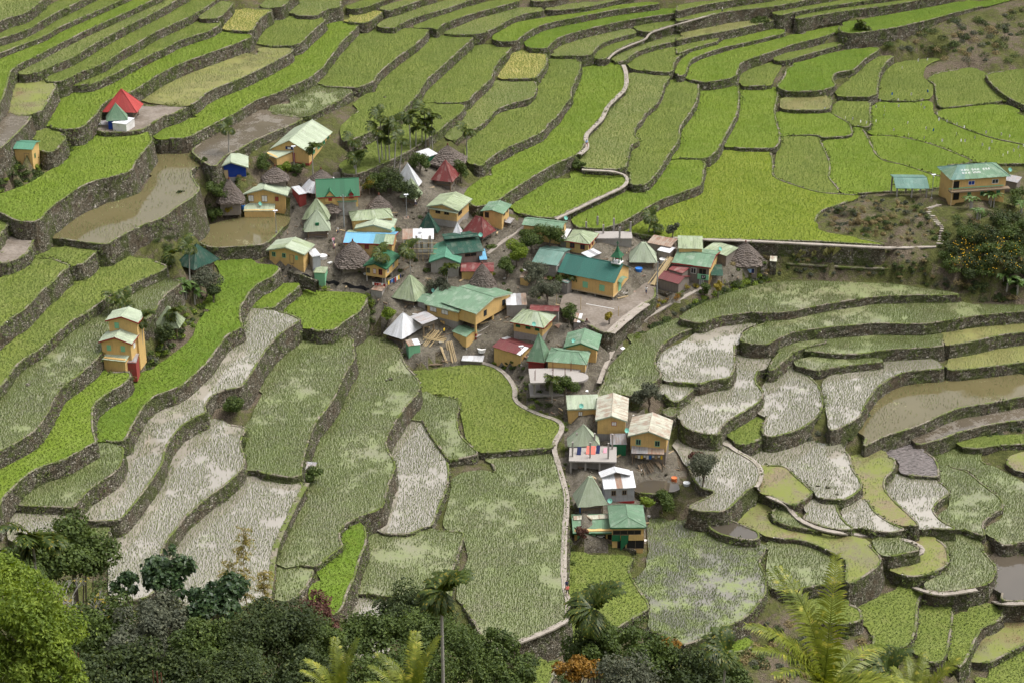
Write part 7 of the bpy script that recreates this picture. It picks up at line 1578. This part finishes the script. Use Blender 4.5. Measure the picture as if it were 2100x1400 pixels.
# ---- trees and bushes of the village: (centre px, foot px, radius m, height radius m, leaf kind, label)
TREES = [((770,375),(772,398),2.6,2.2,'mid','dark bushy tree between the dormered house and the white pyramid'),((800,372),(800,398),3.0,2.4,'dark','dark round tree in front of the white pyramid roof'),((832,395),(832,420),2.8,2.3,'dark','nearly black tree below the white pyramid roof'),((757,382),(757,402),1.3,1.6,'yellow','yellow leaved shrub tree beside the dormered house'),((862,335),(862,355),2.3,1.8,'mid','leafy tree between the white pyramid and the pale shed'),
 ((945,352),(946,375),1.7,2.4,'mid','narrow tree beside the faded red pyramid'),((1090,488),(1090,520),3.4,2.6,'mid','big leafy fruit tree beside the lane'),((1128,482),(1128,510),2.6,2.8,'mid','tall leafy tree against the long green roof'),((1060,520),(1060,548),3.0,2.2,'light','pale green fruit tree below the lane rail'),((1040,550),(1040,575),2.2,1.8,'mid','low leafy tree beside the tall thatched cone'),((1100,560),(1100,590),3.0,2.4,'grey','greyish tree between the red roof and the grey church annex'),((1122,600),(1122,628),2.8,2.6,'grey','grey green tree behind the loose rusty sheets'),((1150,575),(1150,590),1.6,1.3,'mid','small tree beside the tiny ochre hut'),
 ((1166,643),(1166,672),1.7,2.6,'mid','conical dark green tree beside the earth court'),((1158,790),(1160,830),2.0,2.4,'mid','small dark tree in front of the concrete skeleton'),((795,645),(797,668),1.8,1.6,'light','bright bush behind the white tin pyramid'),((905,585),(905,600),2.2,1.4,'grey','dry grey shrub beneath the teal hip roof'),
 ((425,575),(425,612),2.6,2.6,'grey','grey leaved tree with white blossom beside the vivid green paddy'),((438,600),(438,620),1.5,1.3,'dark','dark shrub below the grey leaved tree'),((338,690),(338,722),2.0,2.3,'dark','dark round tree at the yard of the stepped house'),((1447,962),(1438,1010),3.2,3.4,'grey','spreading dark tree with reddish tips over the white water'),((1428,935),(1430,950),1.3,1.0,'redbr','reddish brown shoot top of the pondside tree'),((1358,1030),(1358,1052),2.5,2.0,'mid','round green bush behind the guest house'),((1325,1030),(1325,1048),1.6,1.2,'light','pale hedge between the zinc house and the round bush'),((1192,1092),(1194,1110),1.2,1.3,'redbr','dark purple shrub in front of the guest house wing'),((1332,808),(1330,845),2.8,2.6,'grey','scrubby olive tree behind the rust blotched gable'),((1445,598),(1446,612),1.2,1.7,'mid','clipped dark green bush at the inn corner'),((1472,588),(1474,612),.8,2.0,'yellow','slim yellow flowering shrub beside the inn'),
 ((540,335),(540,352),1.8,2.0,'mid','bush between the blue house and the long hall'),((585,345),(585,352),1.8,.9,'light','low yellowish shrub below the long hall'),((472,428),(472,440),1.5,1.3,'yellow','clipped yellow green shrub beside the house with white curtains'),((445,395),(446,420),2.4,2.2,'mid','leafy bush below the blue house'),((440,440),(440,455),2.0,1.4,'mid','bush on the bank above the pond'),((373,403),(372,422),.9,1.5,'dark','lone dark little tree on the rim of the muddy terrace'),((1380,470),(1380,488),1.3,1.2,'grey','grey shrub beside the bare columns'),((610,345),(612,356),1.6,1.2,'mid','bush under the lamp of the long hall'),
 ((1250,650),(1252,690),.9,.7,'yellow','yellow shrub on the court wall'),((730,322),(731,345),1.8,1.8,'mid','shrub behind the palms of the long hall'),((420,330),(422,345),.6,.6,'mid','tiny bush on the bare mud bank'),((1560,45),(1565,55),3.0,1.2,'mid','rambling yellow green creeper on the high stone wall'),((1190,340),(1195,352),2.0,1.0,'mid','bush leaning over the wall of the light green field'),((640,975),(645,992),1.6,1.6,'mid','bright feathery bush beside the little tin shelter'),((480,830),(480,850),2.4,1.2,'mid','leafy creeper spilling over the wall between the pale paddies')]
for i, (c, b, rx, rz, mt, lb) in enumerate(TREES):
    g = hit(*b); t = at_top(g, c); t.z = max(t.z, g.z+rz*.7)
    tree(lb, g, t, rx, rz, mt, int(500+330*rx*rx), .34, .21, 12, .13+.02*rx, i+11)
# bananas
def banana(label, p, s=1.0, seed=0):
    r = empty('banana_plant', p, label, 'banana plant', 'banana clumps'); g = np.random.default_rng(seed); st = MB()
    for k in range(3):
        o = Vector((g.uniform(-.5, .5), g.uniform(-.5, .5), 0))*s; h = g.uniform(1.2, 2.0)*s; st.tube(o-Vector((0, 0, .6)), o+Vector((0, 0, h)), .14*s, .09*s, 7)
        for j in range(6):
            az = g.uniform(0, 6.28); L = g.uniform(1.5, 2.3)*s; ca, sa = math.cos(az), math.sin(az); side = Vector((-sa, ca, 0)); m = MB(); prev = None
            for i in range(8):
                f = i/7; el = 1.1-1.6*f; q = o+Vector((ca*L*f*.85, sa*L*f*.85, h+L*(.75*f-.75*f*f))); w = .28*s*math.sin(math.pi*min(.97, .08+f*.92)); row = [q-side*w+Vector((0, 0, .12*s)), q, q+side*w+Vector((0, 0, .12*s))]
                if prev: m.poly([prev[0], prev[1], row[1], row[0]]); m.poly([prev[1], prev[2], row[2], row[1]])
                prev = row
            m.build('leaf', LM['banana'], r)
    st.build('stem', FM['palebark'], r)
for i, (u, v, s, lb) in enumerate(((2062,592,1.5,'big dark banana clump at the foot of the flowering slope'),(2085,600,1.2,'ragged banana clump next to the biggest one'),(1993,428,1.0,'young banana below the hill house front'),(2032,420,1.1,'banana in front of the corner of the hill house'),(2005,452,.9,'small banana on the slope under the hill house'),(2090,440,1.2,'banana clump behind the tin kitchen'),(378,606,1.4,'banana clump above the mossy bent roof'),(400,618,1.2,'banana clump beside the vivid paddy'),(362,620,1.1,'smaller banana beside the mossy bent roof clump'),(632,482,.7,'spiky pale plant below the pale pyramid roof'))):
    banana(lb, hit(u, v), s, i)
# flowering slope right of the knoll: big bushes then many smaller ones
k = 0
for (u, v, s, mt) in [(1955,520,2.6,'dark'),(1985,545,2.8,'dark'),(2020,530,3.0,'mid'),(2055,545,3.0,'dark'),(2085,530,3.0,'mid'),(1950,555,2.2,'mid'),(1985,575,2.4,'dark'),(2020,570,2.6,'mid'),(2030,495,2.6,'dark'),(2065,490,2.8,'mid'),(2090,500,2.6,'dark'),(2000,500,2.2,'dark'),(1975,490,1.9,'mid'),(2045,465,2.4,'dark'),(2080,460,2.6,'dark'),(2095,480,2.6,'mid'),(2092,410,2.4,'mid'),(2080,425,2.0,'mid'),(1940,535,1.8,'mid'),(2070,570,2.4,'dark'),(2098,560,2.4,'dark')]:
    k += 1; bush('dense dark leafed bush on the slope with yellow flowers', hit(u, v), s, mt, 'bushes on the flowering slope', 900, .16, .10)
v_, f_ = [], []
for _ in range(220):
    u, v = random.uniform(1945, 2095), random.uniform(500, 570); g = hit(u, v); v_.append((g.x+random.uniform(-1, 1), g.y-1.0, g.z+random.uniform(1.2, 2.6)))
vv, ff = leaf_quads(np.array(v_), np.tile(np.array([[0, -.6, .7]]), (len(v_), 1)), .20, .20, 0.)
o = link('yellow_flowers', mesh_np('yellow_flowers', vv, ff, m_flat('flower_yellow', (.85, .5, .02))), None, 'stuff'); o['label'] = 'scattered yellow flowers on the bushy slope'; o['category'] = 'flowers'
# knoll scrub, wall scrub and yard weeds as single bushes
def strew(label, group, region, n, s0, s1, mats, leafn=260, only_ground=True):
    poly = np.array(region, float); c = 0; tries = 0
    while c < n and tries < n*30:
        tries += 1; u, v = random.uniform(poly[:, 0].min(), poly[:, 0].max()), random.uniform(poly[:, 1].min(), poly[:, 1].max())
        if not in_poly(poly, np.array([u]), np.array([v]))[0]: continue
        if only_ground and lab(u, v) >= 0: continue
        bush(label, hit(u, v), random.uniform(s0, s1), random.choice(mats), group, leafn, .22, .13); c += 1
SCR = {}
def scrub(region, n, s0, s1, mats):
    poly = np.array(region, float); c = 0; tries = 0
    while c < n and tries < n*30:
        tries += 1; u, v = random.uniform(poly[:, 0].min(), poly[:, 0].max()), random.uniform(poly[:, 1].min(), poly[:, 1].max())
        if not in_poly(poly, np.array([u]), np.array([v]))[0] or lab(u, v) >= 0: continue
        g = hit(u, v); s = random.uniform(s0, s1); e = rng.normal(0, 1, (150, 3)); e /= np.linalg.norm(e, axis=1)[:, None]; e[:, 2] = np.abs(e[:, 2])
        C = np.array(g)+e*s*rng.uniform(.5, 1., (150, 1))*np.array([1, 1, .75]); SCR.setdefault(random.choice(mats), []).append((C, e+np.array([0, 0, .5]))); c += 1
strew('low scrub bush on the brown face of the knoll', 'scrub on the knoll', [(1680,440),(1800,405),(1900,425),(1910,480),(1860,500),(1700,470)], 46, .5, 1.1, ['mid', 'straw', 'straw', 'grey', 'dark'])
strew('low weed bush on the bank between the footpaths below the knoll', 'scrub below the knoll', [(1560,505),(1880,515),(1930,560),(1960,600),(1800,570),(1560,545)], 46, .4, .9, ['mid', 'dark', 'grey', 'mid'])
scrub([(1780,70),(2100,20),(2100,135),(1950,125),(1800,100)], 96, .7, 1.8, ['mid', 'dark', 'straw', 'grey'])
strew('weed bush on the bank around the pond and the muddy terrace', 'weeds on the pond bank', [(330,480),(420,420),(480,440),(400,490),(350,520),(290,505)], 34, .5, 1.1, ['mid', 'mid', 'dark', 'straw'])
strew('leafy weed bush on the bank of the village edge', 'weeds along the village edge', [(600,585),(760,610),(770,680),(830,740),(870,760),(790,700),(740,640),(620,610)], 30, .5, 1.1, ['mid', 'light', 'mid'])
strew('leafy weed bush on the strip between field path and houses', 'weeds beside the field path', [(1060,760),(1090,790),(1150,850),(1175,880),(1150,920),(1172,1000),(1180,1090),(1170,1240),(1164,1100),(1160,900),(1060,830)], 40, .4, .9, ['mid', 'light', 'dark'])
strew('yellowing hedge bush between the court walk and the canal path', 'hedge along the court', [(1262,690),(1300,655),(1345,620),(1440,580),(1446,590),(1350,632),(1300,672),(1275,700)], 36, .4, .8, ['yellow', 'mid', 'orange', 'light'])
scrub([(1250,760),(1300,690),(1460,600),(1560,560),(1580,575),(1400,640),(1310,700),(1260,780)], 80, .5, 1.0, ['mid', 'dark', 'light', 'grey'])
scrub([(880,440),(960,470),(1130,540),(1160,620),(1060,610),(900,560),(760,600),(720,540),(800,470)], 64, .35, .8, ['mid', 'light', 'dark'])
scrub([(0,340),(60,330),(140,300),(200,285),(140,340),(60,380),(0,400)], 48, .5, 1.1, ['mid', 'dark', 'light'])
scrub([(290,740),(340,690),(420,600),(445,570),(440,620),(390,680),(330,730),(305,765)], 57, .5, 1.0, ['mid', 'dark', 'grey', 'light'])
scrub([(1500,900),(1800,850),(2100,860),(2100,930),(1800,890),(1560,930)], 54, .4, 1.0, ['mid', 'dark', 'grey'])
scrub([(1170,1290),(1330,1270),(1480,1330),(1560,1400),(1170,1400)], 64, .9, 1.8, ['mid', 'grey', 'dark'])
scrub([(0,1080),(230,1130),(560,1230),(740,1290),(1000,1340),(1000,1400),(0,1400)], 96, 1.2, 2.4, ['dark', 'mid', 'dark'])
scrub([(1925,500),(1960,440),(2100,430),(2100,620),(1990,615),(1940,570)], 90, .5, 1.3, ['dark', 'mid', 'dark', 'straw'])
scrub([(1480,1290),(1620,1250),(1820,1330),(1800,1400),(1480,1400)], 80, .5, 1.2, ['mid', 'dark', 'straw', 'grey'])
scrub([(1150,1300),(1330,1290),(1500,1360),(1500,1400),(1150,1400)], 60, .6, 1.3, ['mid', 'dark', 'grey'])
scrub([(1005,735),(1080,742),(1075,765),(1005,752)], 14, .3, .6, ['mid', 'dark', 'light'])
scrub([(1680,440),(1800,405),(1930,420),(1930,500),(1860,500),(1700,475)], 110, .3, .7, ['straw', 'straw', 'mid', 'grey'])
scrub([(1500,500),(1880,515),(1950,560),(1960,600),(1800,570),(1500,560)], 110, .25, .6, ['straw', 'mid', 'grey', 'dark'])
scrub([(540,330),(620,360),(560,380),(480,390),(430,360),(450,340)], 40, .3, .8, ['mid', 'dark', 'straw'])
for mt, L_ in SCR.items():
    vv, ff = leaf_quads(np.vstack([a for a, b in L_]), np.vstack([b for a, b in L_]), .34, .22, .1)
    o = link('scrub', mesh_np('scrub', vv, ff, LM[mt]), None, 'stuff'); o['label'] = {'mid': 'mid green', 'dark': 'dark green', 'grey': 'grey green', 'straw': 'straw coloured', 'light': 'pale green'}[mt]+' scrub covering the wild banks and yard edges'; o['category'] = 'scrub'
# sugar cane tufts on the bench
def cane(p, s, seed):
    g = np.random.default_rng(seed); r = empty('sugar_cane', p, 'pale tuft of sugar cane on the bench below the field path', 'sugar cane', 'sugar cane tufts'); V, F = [], []
    for k in range(34):
        az = g.uniform(0, 6.28); ca, sa = math.cos(az), math.sin(az); b = np.array([g.normal(0, .3), g.normal(0, .3), -.1])*s; h = g.uniform(.7, 1.5)*s; w = .06*s; q = len(V)
        V += [b+np.array([-sa*w, ca*w, 0]), b+np.array([sa*w, -ca*w, 0]), b+np.array([ca*h*.25, sa*h*.25, h]), b+np.array([ca*h*.75, sa*h*.75, h*.85])]; F += [(q, q+1, q+2), (q+2, q+1, q+3)]
    link('leaves', mesh_np('cane_leaves', np.array(V), np.array(F), LM['cane']), r)
    st = MB()
    for k in range(5): st.tube((g.normal(0, .2)*s, g.normal(0, .2)*s, -.4), (g.normal(0, .3)*s, g.normal(0, .3)*s, 1.1*s), .03, .02, 5)
    st.build('stalks', FM['bamboo'], r)
for i, (u, v, s) in enumerate(((1645,522,1.0),(1668,524,1.1),(1690,522,1.4),(1702,520,1.6),(1715,522,1.3),(1742,525,1.1),(1635,528,.8))): cane(hit(u, v), s, i)
# weeds and small stones on the terrace walls (nobody could count them)
cp = crest_pts; sel = rng.random(len(cp)) < np.clip((vnoise(cp[:, 0], cp[:, 1], .11, 21)-.35)*1.6, .06, .95)*.95
P3 = cp[sel]; reps = 3; C = np.repeat(P3, reps, 0); dn = rng.random(len(C))**1.5*np.minimum(C[:, 5], 3.0)
C3 = np.c_[C[:, 0]+C[:, 3]*(.16*dn+.1)+rng.normal(0, .3, len(C)), C[:, 1]+C[:, 4]*(.16*dn+.1)+rng.normal(0, .3, len(C)), C[:, 2]-dn+.1]
nl = 6; LC_ = np.repeat(C3, nl, 0)+rng.normal(0, .17, (len(C3)*nl, 3)); NN = np.repeat(np.c_[C[:, 3], C[:, 4], np.full(len(C), .8)], nl, 0)
vv, ff = leaf_quads(LC_, NN, .34, .19, .1)
o = link('wall_weeds', mesh_np('wall_weeds', vv, ff, MAT['weed']), None, 'stuff'); o['label'] = 'weeds and ferns growing from the terrace walls'; o['category'] = 'weeds'
gs = rng.random(len(cp)) < .8; G3 = np.repeat(cp[gs], 2, 0); G3 = np.c_[G3[:, 0]+rng.normal(0, .35, len(G3)), G3[:, 1]+rng.normal(0, .35, len(G3)), G3[:, 2]-.05]
o = tufts('bund_grass', G3, .28, .03, .16, 3, MAT['weed'], 'short grass along the rims of the terraces'); o['category'] = 'grass'
ico = bmesh.new(); bmesh.ops.create_icosphere(ico, subdivisions=1, radius=1.0); iv = np.array([v.co[:] for v in ico.verts]); fi = np.array([[v.index for v in f.verts] for f in ico.faces]); ico.free()
sel = cp[rng.random(len(cp)) < .55]; n = len(sel); rr_ = rng.uniform(.10, .22, (n, 1, 3))*np.array([1.2, 1.2, .75]); jit = 1+rng.uniform(-.25, .25, (n, len(iv), 1))
SV = iv[None]*rr_*jit+np.c_[sel[:, :2]+rng.normal(0, .08, (n, 2)), sel[:, 2:3]+rng.uniform(-.12, .05, (n, 1))][:, None]
o = link('rim_stones', mesh_np('rim_stones', SV.reshape(-1, 3), (fi[None]+np.arange(n)[:, None, None]*len(iv)).reshape(-1, 3), MAT['stone']), None, 'stuff'); o['label'] = 'small stones set along the rims of the terrace walls'; o['category'] = 'stones'
# ---------------------------------------------------------------- the trees below the viewpoint
def at_y(u, v, y): d = rays(u, v); return Vector((d[0]*y/d[1], y, HC+d[2]*y/d[1]))
def fg_tree(label, u, v, rpx, rzpx, y, mat, n, L, W, lobes=22, hollow=.45, seed=0, spread=.30, name='tree'):
    c = at_y(u, v, y); D = (c-Vector((0, 0, HC))).length; s = D/FPX; base = Vector((c.x, c.y, float(near_z(c.x, c.y))-.3)); rx, rz = rpx*s, rzpx*s
    if c.z-base.z < rz*.9: base.z = c.z-rz*1.1-1
    return tree(label, base, c, rx, rz, mat, int(n*1.5), L*1.15, W*1.5, int(lobes*1.7), .10+.045*rx, seed, 'trees below the viewpoint', name, None, 'tree', hollow, spread)
FG = [('largest bright feathery green tree below the pale paddies',45,1300,125,160,100,'light',11000,.30,.10,26),('tall dark olive tree behind the bright feathery one',150,1155,105,100,140,'mid',6500,.30,.17,22),('rounded mid green tree beside the bare branched one',190,1315,110,110,126,'mid',9000,.26,.13,24),('dark tree filling the gap below the rounded green one',250,1395,140,70,118,'dark',5000,.3,.16,18),
 ('large leaved dark tree reaching over the pale paddy',340,1185,62,80,132,'broad',1500,.42,.24,14),('large leaved dark tree with open crown',445,1235,80,62,130,'broad',1500,.42,.24,12),('thin grey leaved tree with pale twigs',330,1285,95,85,126,'grey',4200,.26,.14,16),('small large leaved tree between the paddies and the grey tree',260,1215,38,40,134,'broad',500,.36,.2,7),
 ('broad dark green tree in front of the pale fields',545,1325,130,85,122,'dark',11000,.24,.11,26),('green tree beside the broad dark one',420,1345,100,75,120,'mid',7000,.26,.13,20),('dark tree standing below the open large leaved crown',350,1400,110,50,116,'dark',4000,.26,.14,16),('purple flowered straggling shrub tree',650,1262,62,48,132,'redbr',1800,.24,.12,12),('dark tree behind the purple flowered one',650,1330,90,70,126,'mid',5600,.25,.12,18),
 ('wide dense tree with horizontal branches',850,1272,118,62,136,'dark',8000,.24,.11,26),('dark dense tree beneath the tall betel palm',900,1338,135,75,130,'mid',9000,.24,.11,24),('green tree beside the tall betel palm with pale trunk',985,1345,85,62,134,'mid',5200,.24,.12,18),('mid green tree in front of the wide dense crowns',780,1395,120,45,124,'mid',4200,.26,.13,16),
 ('leafy shrub tree under the single palm',1225,1330,80,55,140,'mid',3600,.26,.15,16),('orange tipped shrub tree below the full crowned palm',1190,1375,52,42,136,'orange',1600,.25,.13,12),('green shrub tree between the two orange tipped ones',1330,1350,85,50,138,'mid',3600,.26,.14,16),('orange brown shrub on the bank above the lowest wall',1360,1335,38,42,142,'orange',900,.25,.13,9),('grey scrub tree with bare twigs',1290,1400,90,48,132,'grey',2200,.25,.13,14),('dark scrub tree beside the coconut palm',1430,1385,90,55,136,'dark',3600,.26,.14,16),('olive scrub tree behind the coconut fronds',1500,1392,60,30,138,'mid',1700,.26,.14,10)]
FG += [('bright feathery tree top just behind the largest feathery tree',15,1205,60,75,104,'light',3600,.28,.1,14),('smaller bright feathery tree in front of the largest one',110,1375,85,70,98,'light',4200,.28,.1,16),('dark undergrowth tree below the bright feathery one',120,1400,120,70,112,'dark',5000,.26,.14,18),('dark undergrowth tree under the open crown',480,1400,120,60,114,'dark',5200,.26,.13,18),('dark undergrowth tree under the purple flowered one',610,1400,110,55,116,'dark',4600,.26,.13,18),('olive tree left behind the betel palm with drooping fronds',40,1180,75,70,132,'mid',4200,.28,.15,16),('mid green tree under the wide dense one',760,1320,85,60,132,'mid',4200,.26,.13,16),('dark undergrowth tree beside the rounded green one',290,1340,80,70,122,'grey',4600,.26,.13,16),('green tree between the dense crowns and the stone wall',1040,1400,90,45,128,'mid',3600,.26,.13,14)]
for i, a in enumerate(FG): fg_tree(*a, seed=i+40)
# bare branched tree with a few yellow leaves
c = at_y(160, 1215, 128); b = Vector((c.x, c.y, c.z-9)); r = empty('bare_tree', b, 'bare pale branched tree with a few yellow leaves', 'tree', 'trees below the viewpoint'); m = MB(); tips = []
def branch(p, d, L, r0, dep):
    q = p+d*L; m.tube(p, q, r0, r0*.7, 5, False)
    if dep == 0: tips.append(q); return
    for _ in range(3): branch(q, (d+Vector((random.uniform(-.8, .8), random.uniform(-.8, .8), random.uniform(-.2, .5)))).normalized(), L*.72, r0*.62, dep-1)
m.tube((0, 0, -2), (0, 0, 6.2), .2, .14, 7, False)
for _ in range(4): branch(Vector((0, 0, 6.0+random.uniform(-.6, .3))), Vector((random.uniform(-.7, .7), random.uniform(-.6, .6), 1)).normalized(), 1.35, .09, 4)
m.build('branches', FM['palebark'], r); tp = np.array([t[:] for t in tips if random.random() < .25]); vv, ff = leaf_quads(tp+rng.normal(0, .1, tp.shape), np.tile([[0, 0, 1.]], (len(tp), 1)), .32, .2); link('leaves', mesh_np('leaves', vv, ff, LM['yellow']), r)
# yellow feathery bamboo sprays
for i, (tu, tv, bu, bv, lb) in enumerate(((500,1080,520,1260,'tall arching yellow bamboo spray over the pale paddy'),(545,1165,540,1290,'shorter yellow bamboo spray behind the broad dark tree'),(470,1150,500,1300,'thin yellow bamboo spray beside the tallest one'))):
    y = 150; t, b = at_y(tu, tv, y), at_y(bu, bv, y); b.z -= 6; r = empty('bamboo_spray', b, lb, 'bamboo', 'yellow bamboo sprays'); m = MB(); P_ = []; n = 20; prev = Vector((0, 0, -3)); rel = t-b
    cu = lambda f: rel*f+Vector((math.sin(f*2.6)*-.5+.25*f*f, 0, 0))
    for j in range(1, n+1): q = cu(j/n); m.tube(prev, q, .09*(1.15-j/n), .09*(1.1-j/n), 6, False); prev = q
    for j in range(70):
        f = random.uniform(.3, 1.0); q = cu(f); s = random.choice((-1, 1)); L_ = random.uniform(.5, 1.5)*(1.25-.5*f); e = q+Vector((s*L_*random.uniform(.5, 1), random.uniform(-.8, .8)*L_, random.uniform(-.1, .6)*L_)); m.tube(q, e, .014, .005, 4, False)
        for k in range(22): g = (k/21)*.95+.05; P_.append(q.lerp(e, g)+Vector((0, 0, -.45*L_*g*g)))
    m.build('culm', FM['bamboo'], r); P_ = np.array([p[:] for p in P_]); vv, ff = leaf_quads(P_+rng.normal(0, .06, P_.shape), np.tile([[0, -.3, 1.]], (len(P_), 1)), .34, .07, .35); link('leaves', mesh_np('leaves', vv, ff, LM['bamboo']), r)
# palms near the viewpoint
NEARP = [palm_mesh('areca%d' % s, s+20, 15, 2.6, 20, .30, .95, (-.9, 1.35), 1.35, .6) for s in (1, 2)]
def near_palm(label, u, v, y, rc, kind, r0=.1):
    t = at_y(u, v, y); b = Vector((t.x, t.y, float(near_z(t.x, t.y)))); b.z = min(b.z, t.z-4); palm(label, b, t, rc, r0, kind, 'palms below the viewpoint')
near_palm('tall betel palm with pale trunk standing clear before the fields', 905, 1225, 112, .95, NEARP[0], .12); near_palm('full crowned betel palm in front of the small green paddy', 1215, 1262, 140, 1.2, NEARP[1], .13); near_palm('betel palm with drooping fronds behind the feathery tree', 68, 1120, 110, 1.0, NEARP[0], .12)
near_palm('small fan crowned palm among scrub beside the largest coconut palm', 1490, 1345, 120, .75, NEARP[1]); near_palm('dark small palm between two coconut palms', 1822, 1385, 112, .8, NEARP[0])
COCO = palm_mesh('coconut', 77, 16, 6.4, 60, .11, 1.1, (.25, 1.5), .95, .8, .07, 'coco')
def coconut(label, u, v, y, s, seed=0):
    t = at_y(u, v, y); b = Vector((t.x, t.y, float(near_z(t.x, t.y)))); b.z = min(b.z, t.z-3); palm(label, b, t, s, .2, COCO, 'coconut palms below the viewpoint')
coconut('large yellow green coconut palm rising before the small terraces', 1690, 1425, 96, 1.0); coconut('young yellow green coconut palm in front of the dense trees', 850, 1455, 100, .6); coconut('smallest coconut palm in front of the dark trees', 700, 1440, 100, .5); coconut('middling coconut palm beside the largest coconut palm', 1880, 1475, 104, .62)
for i, (u, v) in enumerate(((137,1345),(152,1352),(313,1392),(322,1393))):
    t = at_y(u, v-18, 110); o = MB().tube((0, 0, -6), (0, 0, 0), .035, .035, 6).tube((.25, 0, -6), (.25, 0, -.15), .035, .035, 6).build('reinforcing_bars', FM['rustbar']); o.location = t; tag(o, 'pair of rusty reinforcing bars standing among the dark trees', 'bars', 'rusty bars among the trees')
